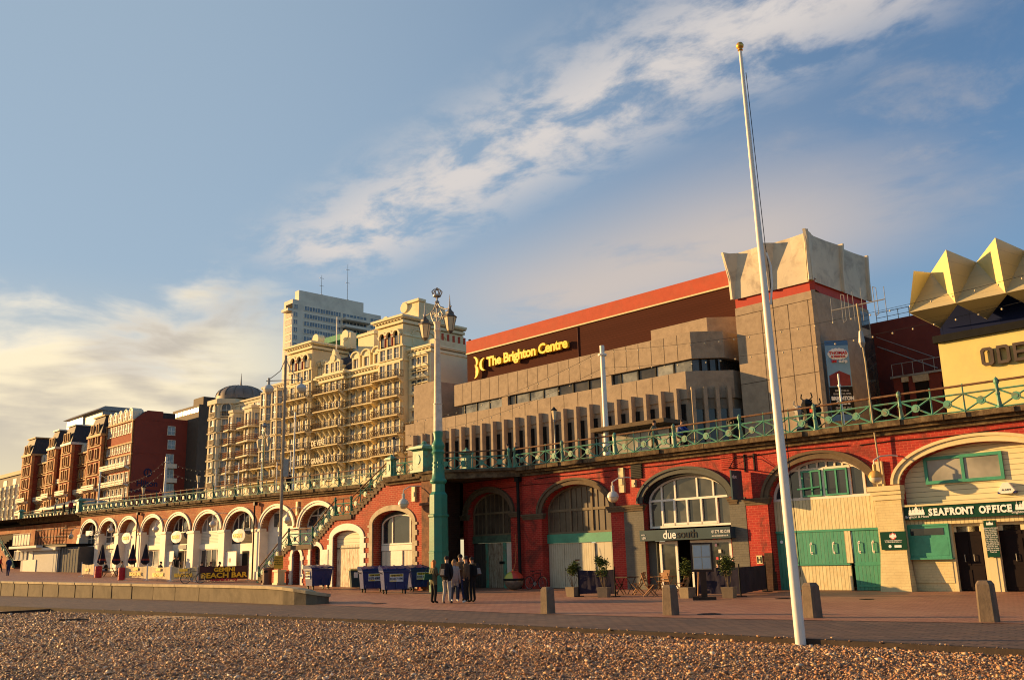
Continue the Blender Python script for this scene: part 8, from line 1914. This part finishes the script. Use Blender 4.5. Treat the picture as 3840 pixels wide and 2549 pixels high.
def picnic(label,P,rz):
    t=empty('picnic_table',P,rz,label,'picnic table'); mb=MB(); mb.box(-.9,.9,-.38,.38,.71,.75); mb.build('tabletop',WD,t)
    for s in (-1,1): mb=MB(); mb.box(-.9,.9,s*.68-.13,s*.68+.13,.42,.46); mb.build('bench',WD,t)
    for x in (-.6,.6):
        for s in (-1,1): mb=MB(); mb.tube((x,s*.15,.71),(x,s*.62,0),.04,n=4); mb.build('leg',WD,t)
    for x in (-.6,.6): mb=MB(); mb.box(x-.03,x+.03,-.75,.75,.36,.415); mb.build('cross_bar',WD,t)
PT=gg(428,2160); picnic('wooden picnic table between the two red barrels',PT,rad(80))
for s,l,tp,hr_ in ((-1,'person in dark top sitting left at the picnic table','black',(.1,.04,.02)),(1,'dark-haired person in beige jacket sitting right at the picnic table','beige',(.015,.01,.01))):
    q=PT+Vector((s*.68,s*.12,0)); person(l,q,rad(80)+(rad(0) if s>0 else rad(180))-rad(180)+rad(90)*0+ (rad(-80)+ (rad(-90) if s>0 else rad(90)))+rad(180),'sit',top=tp,legs='jeans',hair=hr_)
for k,(px,l,tp) in enumerate(((730,'head and shoulders above the banner by the parked bicycle','black'),(760,'reddish-haired person behind the left of the brown banner','brown'),(794,'dark-haired person behind the middle of the brown banner','black'),(572,'dark head above the pale banner near the fourth arch','black'))):
    P=gg(px,2181 if k<3 else 2176)+Vector((.1,1.0,.12)); person('person, '+l if 0 else l.replace('head and shoulders','person showing head and shoulders').replace('dark head','person showing only a dark head'),P,rad(30+40*k),'sit',top=tp,legs='black',hair=(.12,.04,.02) if k==1 else (.015,.01,.01))
    st=empty('stool',P,0,'dark stool under the '+('first','second','third','fourth')[k]+' guest counted from the bicycle' if k<3 else 'dark stool behind the pale banner near the fourth arch','stool','stools behind the banners'); mb=MB(); mb.lathe([(.17,.36),(.17,.4)],12); mb.build('seat',DWD,st)
    for q in range(3): a=q*2.09; mb=MB(); mb.tube((.12*math.cos(a),.12*math.sin(a),.36),(.17*math.cos(a),.17*math.sin(a),-.12),.015,n=5); mb.build('leg',M_['metal'],st)
P=gg(652,2160); person('person in black standing at the bar door left of another',P,rad(160),top='black',legs='black',h=1.7); P=gg(664,2160); person('second person in black standing at the bar door',P,rad(220),top='black',legs='black',h=1.66,hair=(.04,.03,.02))
for px,l in ((634,'tall white folded chair left of the two standing figures'),(672,'tall white slatted chair right of the two standing figures')):
    t=empty('high_chair',gg(px,2162),rad(-20),l,'chair','tall white chairs by the bar door'); mb=MB(); mb.box(-.22,.22,-.2,.2,.74,.78); mb.build('seat',WD,t)
    for a,b_ in ((-1,-1),(1,-1),(-1,1),(1,1)): mb=MB(); mb.tube((a*.25,b_*.3,0),(a*.2,b_*.15,.76 if b_<0 else 1.3),.025,n=5); mb.build('leg',M_['white_metal'],t)
    mb=MB(); 
    for z in (1.0,1.1,1.2): mb.box(-.2,.2,.15,.18,z,z+.06)
    mb.build('backrest',WD,t)
# ================= left end: side parapet, kiosk, steps, shelter
k1_=lambda x,y,d=0.: BF.q(x*.3827,1700+y*.3827,d)
# continuing promenade wall beyond the first arch, set back
yl=3.2
e0=k1_(-60,690,yl); e1=k1_(800,650,yl)
zq=lambda u: dz(u)
lw=fthing(BF,'end_wall',e1[0],yl,0,'stained brick retaining wall with railing left of the white arches','wall')
mb=MB(); mb.add([(-130,yl,0),(-66.9,yl,0),(-66.9,yl,tz(-66.9)),(-130,yl,tz(-88)+.2)],[(0,1,2,3)]); mb.build('brick_wall',M_['brick_left'],lw,fix=False)
cornice(lw,-98,-66.9,tz,yl); 
nP=8; railrun('railing','short sunlit lattice railing left of the first white arch',[(-97+30*k/nP,yl-.2,dz(-97+30*k/nP)) for k in range(nP+1)],None,3,M_['rail_sunlit'],M_['post_dark'],'promenade railings')
for u,l in ((-67.4,'green pedestal at the left end of the long sunlit railing'),(-98,'green pedestal at the head of the far left steps')): pedestal('railing_pedestal',l,u,(yl if u<-80 else 0)-.15,dz(u)-.02,.6,1.6)
# kiosk
KS=Fr(p=gg(180,2143),az=rad(-36)); kk=lambda x,y,d=0.: KS.q(x*.3827,1700+y*.3827,d)
kz=gg(180,2143).z
kt=fthing(KS,'kiosk',kk(300,1140)[0],0,kz,'white flat roofed kiosk with bright windows and a railed roof terrace','kiosk')
x0,x1=kk(200,1100)[0],kk(555,1100)[0]; zt_=kk(300,905)[1]
KW=mat('kiosk_white',(.66,.62,.50),.6,.06,1); KG=mat('kiosk_grey',(.30,.31,.30),.6,.06,1)
mb=MB(); mb.box(x0,x1,0,5,kz-.2,zt_-.25); mb.build('wall',KG,kt)
mb=MB(); mb.box(x0-.9,kk(445,900)[0],-1.,5.2,zt_-.25,zt_); mb.box(x0-.4,x1+.1,-.35,5.1,zt_-.55,zt_-.253); mb.build('roof_slab',KW,kt)
a,b=kk(228,1100)[0],kk(352,1100)[0]; mb=MB(); mb.box(a,b,-.06,-.003,kz,kk(300,1040)[1]); mb.build('lower_panel',KW,kt)
litm=glass('sun_struck_glass',(.55,.50,.40),.12,.9,(.7,.66,.55))  # sun on the panes painted in as a pale glass colour
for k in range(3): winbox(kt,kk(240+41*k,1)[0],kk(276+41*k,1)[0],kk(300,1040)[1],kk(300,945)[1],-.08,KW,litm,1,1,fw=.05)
mb=MB(); mb.box(kk(376,1)[0],kk(415,1)[0],-.05,-.003,kk(300,1070)[1],kk(300,945)[1]); mb.build('shutter',KW,kt)
x2=kk(745,1100)[0]; mb=MB(); mb.box(x1+.003,x2,.2,5,kz-.3,zt_-.3); mb.build('side_store',mat('dark_grey_store',(.09,.09,.085),.7,.15,1),kt); mb=MB(); mb.box(kk(565,1)[0],kk(620,1)[0],.1,.197,kz,zt_-.5); mb.build('door',KG,kt)
mb=MB()
for k in range(9):
    u=kk(622,1)[0]+(x2-kk(622,1)[0])*k/8; mb.tube((u,-.1,kz),(u,-.1,zt_-.4),.02,n=4)
mb.build('grille',M_['metal'],kt)
zr2=kk(300,788)[1]
mb=MB(); 
for k in range(7):
    u=x0-.6+(kk(440,1)[0]-x0+.6)*k/6; mb.tube((u,-.8,zt_),(u,-.8,zr2),.035,n=5)
mb.tube((x0-.6,-.8,zr2),(kk(440,1)[0],-.8,zr2),.035,n=5); r_=mb.build('terrace_rail',M_['metal'],kt)
mb=MB()
for k in range(6):
    u=x0-.6+(kk(440,1)[0]-x0+.6)*(k+.06)/6; u2=x0-.6+(kk(440,1)[0]-x0+.6)*(k+.94)/6; mb.box(u,u2,-.81,-.78,zt_+.1,zr2-.08)
mb.build('terrace_screens',mat('frosted_screen',(.42,.38,.28),.4,.05,1,bump=0),kt)
# dark clutter: stacked tables on the terrace and an iron stair
ct=fthing(KS,'iron_stair',kk(600,800)[0],0,kz,'dark iron stair and railings beside the kiosk roof terrace','staircase')
mb=MB(); u0,u1=kk(445,1)[0],kk(745,1)[0]; z1_=kk(600,885)[1]; z2_=kk(600,735)[1]; z3_=kk(700,715)[1]
for k in range(11): u=u0+(u1-u0)*k/10; mb.tube((u,-.3,z1_),(u,-.3,z2_ if k<6 else z3_),.04,n=5)
for z in (z1_,(z1_+z2_)/2,z2_): mb.tube((u0,-.3,z),(u1,-.3,z),.04,n=5)
for k in range(14): mb.box(u0+(u1-u0)*.45+k*.22,u0+(u1-u0)*.45+k*.22+.28,-.2,1.,z1_+k*.14,z1_+k*.14+.05)
mb.box(u0,u1,-.25,2.5,z1_-.25,z1_); mb.build('stair_frame',M_['black'],ct)
# steps at the far left
stp=fthing(BF,'stone_steps',-95,2,0,'broad dark flight of steps at the far left with a sloping green rail','staircase')
mb=MB(); ua,ub_=-122,-98.4; n=26; zb_=1.9; zt2=dz(-98)-.1
for k in range(n): mb.box(ua,ub_,-2.5+k*.30,yl+6,zb_+(zt2-zb_)*k/n,zb_+(zt2-zb_)*(k+1)/n)
mb.build('treads',mat('dark_step_stone',(.05,.042,.035),.9,.2,2),stp)
A1_=gg(66,2130); lo=BF.loc(A1_)
_t=q0(0,1990);_m=q0(27,2062);_b=q0(66,2128)
railrun('stair_railing','green lattice railing sloping down in front of the far left steps',[(_t[0]-4,-.6,_t[1]+1.8),(_m[0],-.6,_m[1]),(_b[0],-.6,_b[1])],None,3,M_['rail_green'],M_['rail_green'],'promenade railings')
mb=MB(); mb.add([(_t[0]-4,-.45,0),(_b[0],-.45,0),(_b[0],-.45,_b[1]+.05),(_m[0],-.45,_m[1]),(_t[0]-4,-.45,_t[1]+1.8)],[(0,1,2,3,4)]); tag(mb.build('stair_flank',M_['brick_left'],loc=BF.p,rz=AZ,fix=False),'brick flank wall under the sloping railing at the far left','wall')
# hip-roofed shelter on the upper promenade
sh0,sh1=k1_(545,530,6.)[0],k1_(910,510,6.)[0]; zs_,zr_=k1_(700,522,6.)[1],k1_(770,435,6.)[1]
sht=fthing(BF,'shelter',(sh0+sh1)/2,6,dz(sh0),'seafront shelter with dark grey hipped roof above the kiosk','shelter'); uc_=(sh0+sh1)/2
mb=MB(); mb.hexa([(sh0,4,zs_),(sh1,4,zs_),(sh1,10,zs_),(sh0,10,zs_)],[(uc_-1.6,6.6,zr_),(uc_+1.6,6.6,zr_),(uc_+1.6,7.4,zr_),(uc_-1.6,7.4,zr_)]); mb.build('hip_roof',mat('shelter_slate',(.10,.11,.09),.5,.15,1),sht); mb=MB(); mb.box(sh0-.1,sh1+.1,3.9,10.1,zs_-.25,zs_-.003); mb.build('eaves',M_['cream'],sht)
for u in (sh0+.8,uc_-1.5,uc_+1.5,sh1-.8): mb=MB(); mb.tube((u,4.5,dz(u)-.1),(u,4.5,zs_-.25),.09,n=6); mb.build('post',M_['post_dark'],sht)
# ================= street lamps and poles on the upper promenade
def vlamp(label,px,pyt,y,py0,arms=0,lat=.42):
    u,zt_=BF.q(px,pyt,y); z0=dz(u)-.02; H=zt_-z0
    t=fthing(BF,'street_lamp',u,y,z0,label,'street lamp','lantern lamps on the upper promenade')
    mb=MB(); mb.lathe([(.16,0),(.16,.5),(.10,.6),(.08,1.4),(.11,1.45),(.06,1.6),(.05,H-1.0),(.09,H-.95),(.04,H-.85)],10,(u,y,z0)); mb.build('post',M_['rail_green'] if arms else M_['metal'],t,smooth=True)
    if not arms:
        mb=MB(); mb.lathe([(.10,H-.85),(.2,H-.25)],6,(u,y,z0)); mb.build('lantern_glass',M_['lampglass'],t); mb=MB(); mb.lathe([(.24,H-.25),(.22,H-.2),(.08,H-.05),(.02,H+.02)],6,(u,y,z0))
        mb.build('lantern_cap',M_['black'],t)
    else:
        mb=MB(); zz=z0+H-1.6
        for s in (-1,1): mb.path([(u,y,zz),(u+s*.4,y,zz+.4),(u+s*.9,y,zz+.2)],.04,5); mb.path([(u,y,zz+.9),(u+s*.3,y,zz+.5),(u+s*.5,y,zz+.2)],.03,5); mb.tube((u+s*.9,y,zz+.2),(u+s*.9,y,zz+.8),.03,.01,n=5)
        mb.lathe([(.12,H-.5),(.25,H-.35),(.1,H-.1),(.15,H)],8,(u,y,z0)); mb.build('scrollwork',M_['silver'],t)
        for s in (-1,1): mb=MB(); mb.lathe([(.12,zz-z0-.75),(.25,zz-z0-.1),(.1,zz-z0+.1)],6,(u+s*.9,y,z0)); mb.build('lantern_glass',M_['lampglass'],t)
    return t
vlamp('lantern lamp in front of the red hotel wing left of the tall white pole',539,1818,3,1870); vlamp('lantern lamp between the dark office block and domed hotel',745,1773,3,1850); vlamp('twin-armed ornate lamp before the ivory hotel',992,1583,7,1800,1); vlamp('small lantern lamp above the head of the brick steps',1477,1636,7,1700); vlamp('lantern lamp in front of the concrete fins',2077,1526,8,1730); vlamp('small lantern lamp left of the hip-roofed shelter',215,1866,7,1900)
def pole(label,px,pyt,y,r=.12,m='white_metal',cat='pole',name='pole'):
    u,zt_=BF.q(px,pyt,y); z0=dz(u)-.02; mb=MB(); mb.tube((0,0,0),(0,0,zt_-z0),r,r*.8,10); mb.tube((0,0,0),(0,0,1.2),r*1.3,r*1.3,10); mb.tube((0,0,zt_-z0-.6),(0,0,zt_-z0-.5),r*1.5,n=8)
    return tag(mb.build(name,M_[m],loc=BF.w(u,y,z0),smooth=True),label,cat,'poles on the upper promenade'),BF.w(u,y,zt_-.3)
_,T1=pole('white festoon pole before the Victorian brick hotel',377,1768,4); _,T2=pole('white festoon pole against the dark end wall of the brick hotel',625,1712,4,.14); _,T3=pole('thick white festoon pole before the concrete hall',2257,1296,3.,.17)
_,T0=pole('thin festoon pole hidden behind the globe lamppost',1107,1545,5,.08)
for px,py in ((811,1755),(847,1742),(896,1735),(981,1740),(1039,1732),(1091,1690)): pole('slim white flagstaff before the ivory hotels, %s from the left'%({811:'first',847:'second',896:'third',981:'fourth',1039:'fifth',1091:'sixth'}[px]),px,py,10,.06,cat='flagstaff',name='flagstaff')
pole('thin white staff in front of the hanging event banner',3143,1402,3,.05,cat='flagstaff',name='flagstaff')
def festoon(label,A,B,sag,gap=.9,br=.045):
    t=empty('festoon_lights',A,0,label,'string lights','festoon strings of clear bulbs'); D=B-A; n=max(6,int(D.length/gap)); mb=MB(); bl=MB()
    P=[D*(k/n)-Vector((0,0,4*sag*(k/n)*(1-k/n))) for k in range(n+1)]
    mb.path(P,.010,3); mb.build('wire',M_['black'],t)
    for p in P[1:-1]: bl.ball(p-Vector((0,0,.1)),br,6)
    bl.build('bulbs',M_['lampglass'],t)
T4=BF.w(BF.q(3840,1058,1.)[0]+8,1.,BF.q(3840,1058,1.)[1]+1.0)
dn=Vector((0,0,-1.0))
for a,b,s,l in ((T1,T2,1.6,'between the two white poles by the brick hotel'),(T2,T0,2.6,'running right from the brick hotel pole'),(T0,T3,2.2,'crossing behind the tall green lamp'),(T3,T4,1.0,'from the thick white pole towards the cinema')):
    festoon('upper festoon string '+l,a,b,s); festoon('lower festoon string '+l,a+dn,b+dn,s)
t1=fthing(BF,'road_lamp',BF.q(412,1800,14)[0],14,8,'double-armed grey road lamp far behind the left railing','street lamp') if 0 else None
# aerial mast at the wall
um,zm0=BF.q(3300,1760,-.25); _,zmt=BF.q(3215,1139,-.25); am=fthing(BF,'aerial_mast',um,-.25,zm0,'thin patched mast with a horizontal many-bar aerial above the orange-capped lamp','aerial')
ut,_=BF.q(3215,1139,-.25)
mb=MB(); mb.path([(um,-.25,4.6),(um-.05,-.3,6.8),(um+(ut-um)*.45,-.3,6.8+(zmt-6.8)*.5),(um+(ut-um)*.6,-.3,zmt-2.2),(ut,-.3,zmt)],.04,6); mb.build('mast',mat('pale_patched_mast',(.36,.29,.17),.7,.25,4),am)
a=BF.q(3119,1165,-.3);b=BF.q(3319,1121,-.3); mb=MB(); mb.tube((a[0],-.3,a[1]),(b[0],-.3,b[1]),.025,n=5)
for k,(f,h) in enumerate(((0.,.62),(.2,.7),(.33,.62),(.42,.72),(.58,.8),(.8,.7),(1.,.6))):
    u=a[0]+(b[0]-a[0])*f; z=a[1]+(b[1]-a[1])*f; mb.tube((u,-.3,z-h*.9),(u,-.3,z+h*.9),.014,n=4)
    if k in (1,5): mb.path([(u,-.3,z-h*.9),(u+.14,-.3,z-h*.8),(u+.14,-.3,z+h*.8),(u,-.3,z+h*.9)],.014,4)
mb.build('aerial_bars',M_['metal'],am); mb=MB(); mb.lathe([(.07,zmt-1.9),(.14,zmt-1.7),(.08,zmt-1.2)],8,(ut+.03,-.3,0)); mb.build('clamp',M_['metal'],am)
# bus shelter and black sculpture on the upper promenade
a=BF.q(2253,1618,3.5);b=BF.q(2527,1590,3.5); zc2=a[1]
bsh=fthing(BF,'glass_shelter',a[0],3.5,dz(0),'flat roofed glass shelter beside the thick white pole','shelter'); mb=MB(); mb.box(a[0],b[0],2.6,4.8,zc2-.12,zc2+.1); mb.build('canopy',M_['stone_ring'],bsh)
gp=glass('pale_shelter_glass',(.30,.30,.26),.15,.6,(.45,.43,.36))
for k in range(4): u=a[0]+.6+(b[0]-a[0]-1.2)*k/4; u2=a[0]+.6+(b[0]-a[0]-1.2)*(k+.94)/4; mb=MB(); mb.box(u,u2,3.9,3.95,dz(0)+.2,zc2-.13); mb.build('glass_panel',gp,bsh)
for u in (a[0]+.5,b[0]-.5,(a[0]+b[0])/2): mb=MB(); mb.box(u-.05,u+.05,3.95,4.1,dz(0)-.02,zc2-.12); mb.build('post',M_['white_metal'],bsh)
P=dk(3035,1600,1.0); sc_=empty('horned_sculpture',P,AZ,'black and silver horned figure sculptures on a stand behind the near railing','sculpture')
rg=random.Random(3)
mb=MB(); mb.box(-.5,.5,-.25,.25,0,.35); mb.build('plinth',M_['black'],sc_)
for x,zz,s,m in ((-.42,1.05,1.,'metal'),(0,1.3,1.15,'black'),(.42,1.0,.95,'black')):
    mb=MB(); mb.lathe([(.2*s,.35),(.13*s,zz-.3),(.2*s,zz-.05),(.24*s,zz+.12),(.16*s,zz+.3),(.02,zz+.38)],9,(x,0,0)); mb.build('figure',M_[m],sc_)
    mb=MB()
    for q in (-1,1): mb.path([(x+q*.1*s,0,zz+.3),(x+q*.24*s,0,zz+.42),(x+q*.2*s,0,zz+.62)],.03,5)
    for k in range(6): a_=rg.uniform(0,6.28); mb.path([(x,0,zz-.1),(x+.3*math.cos(a_),-.15,zz-.1+.25*math.sin(a_))],.02,4)
    mb.build('horns',M_[m],sc_)
mb=MB(); mb.box(.25,.38,-.3,-.22,1.0,1.15); mb.build('red_mask',mat('red_mask',(.6,.08,.03),.4,bump=0),sc_)

# ================= covers and litter on the paving
for px,py,l,w_ in ((2938,2243,'round dark drain cover on the red paving before the cafe windbreak',.30),(2660,2301,'oval shaped dark drain cover between two bollards',.34),(3250,2246,'small dark drain cover below the cream pilaster',.24),(1420,2262,'worn iron cover on the paving in front of the blue bins',.32)):
    P=G(px,py,.012); mb=MB(); mb.lathe([(w_,0),(w_,.006),(w_*.9,.010)],18); 
    for k in range(5): mb.box(-w_*.6,w_*.6,-w_*.5+k*w_*.22,-w_*.5+k*w_*.22+.02,.0105,.014)
    tag(mb.build('drain_cover',M_['black'],loc=P),l,'drain cover','drain covers in the paving')
rl=random.Random(21)
P=G(3665,2199,.01); mb=MB(); mb.ball((0,0,.06),.09,8,sz=.6); mb.ball((.12,.03,.05),.06,7,sz=.7); tag(mb.build('litter',M_['white_metal'],loc=P),'crumpled white paper litter at the foot of the brown door','litter')
SP=mat('sand_drift',(.50,.33,.16),.95,.25,1.2,bump=.5,bs=20)
for j,(x0,x1,y0) in enumerate(((430,800,2316),)):
    pts=[];K=26
    for k in range(K):
        a=2*math.pi*k/K; cx_,cy_=(x0+x1)/2,y0; r=1+.25*math.sin(3*a+j)+.15*math.sin(7*a); Q=G(cx_+(x1-x0)/2*math.cos(a)*r,cy_+9*math.sin(a)*r,-.1); pts.append((Q.x,Q.y,shz(Q.x,Q.y)+.03))
    mb=MB(); mb.add(pts,[tuple(range(K))]); tag(mb.build('sand_patch',SP,fix=False),kind='structure')
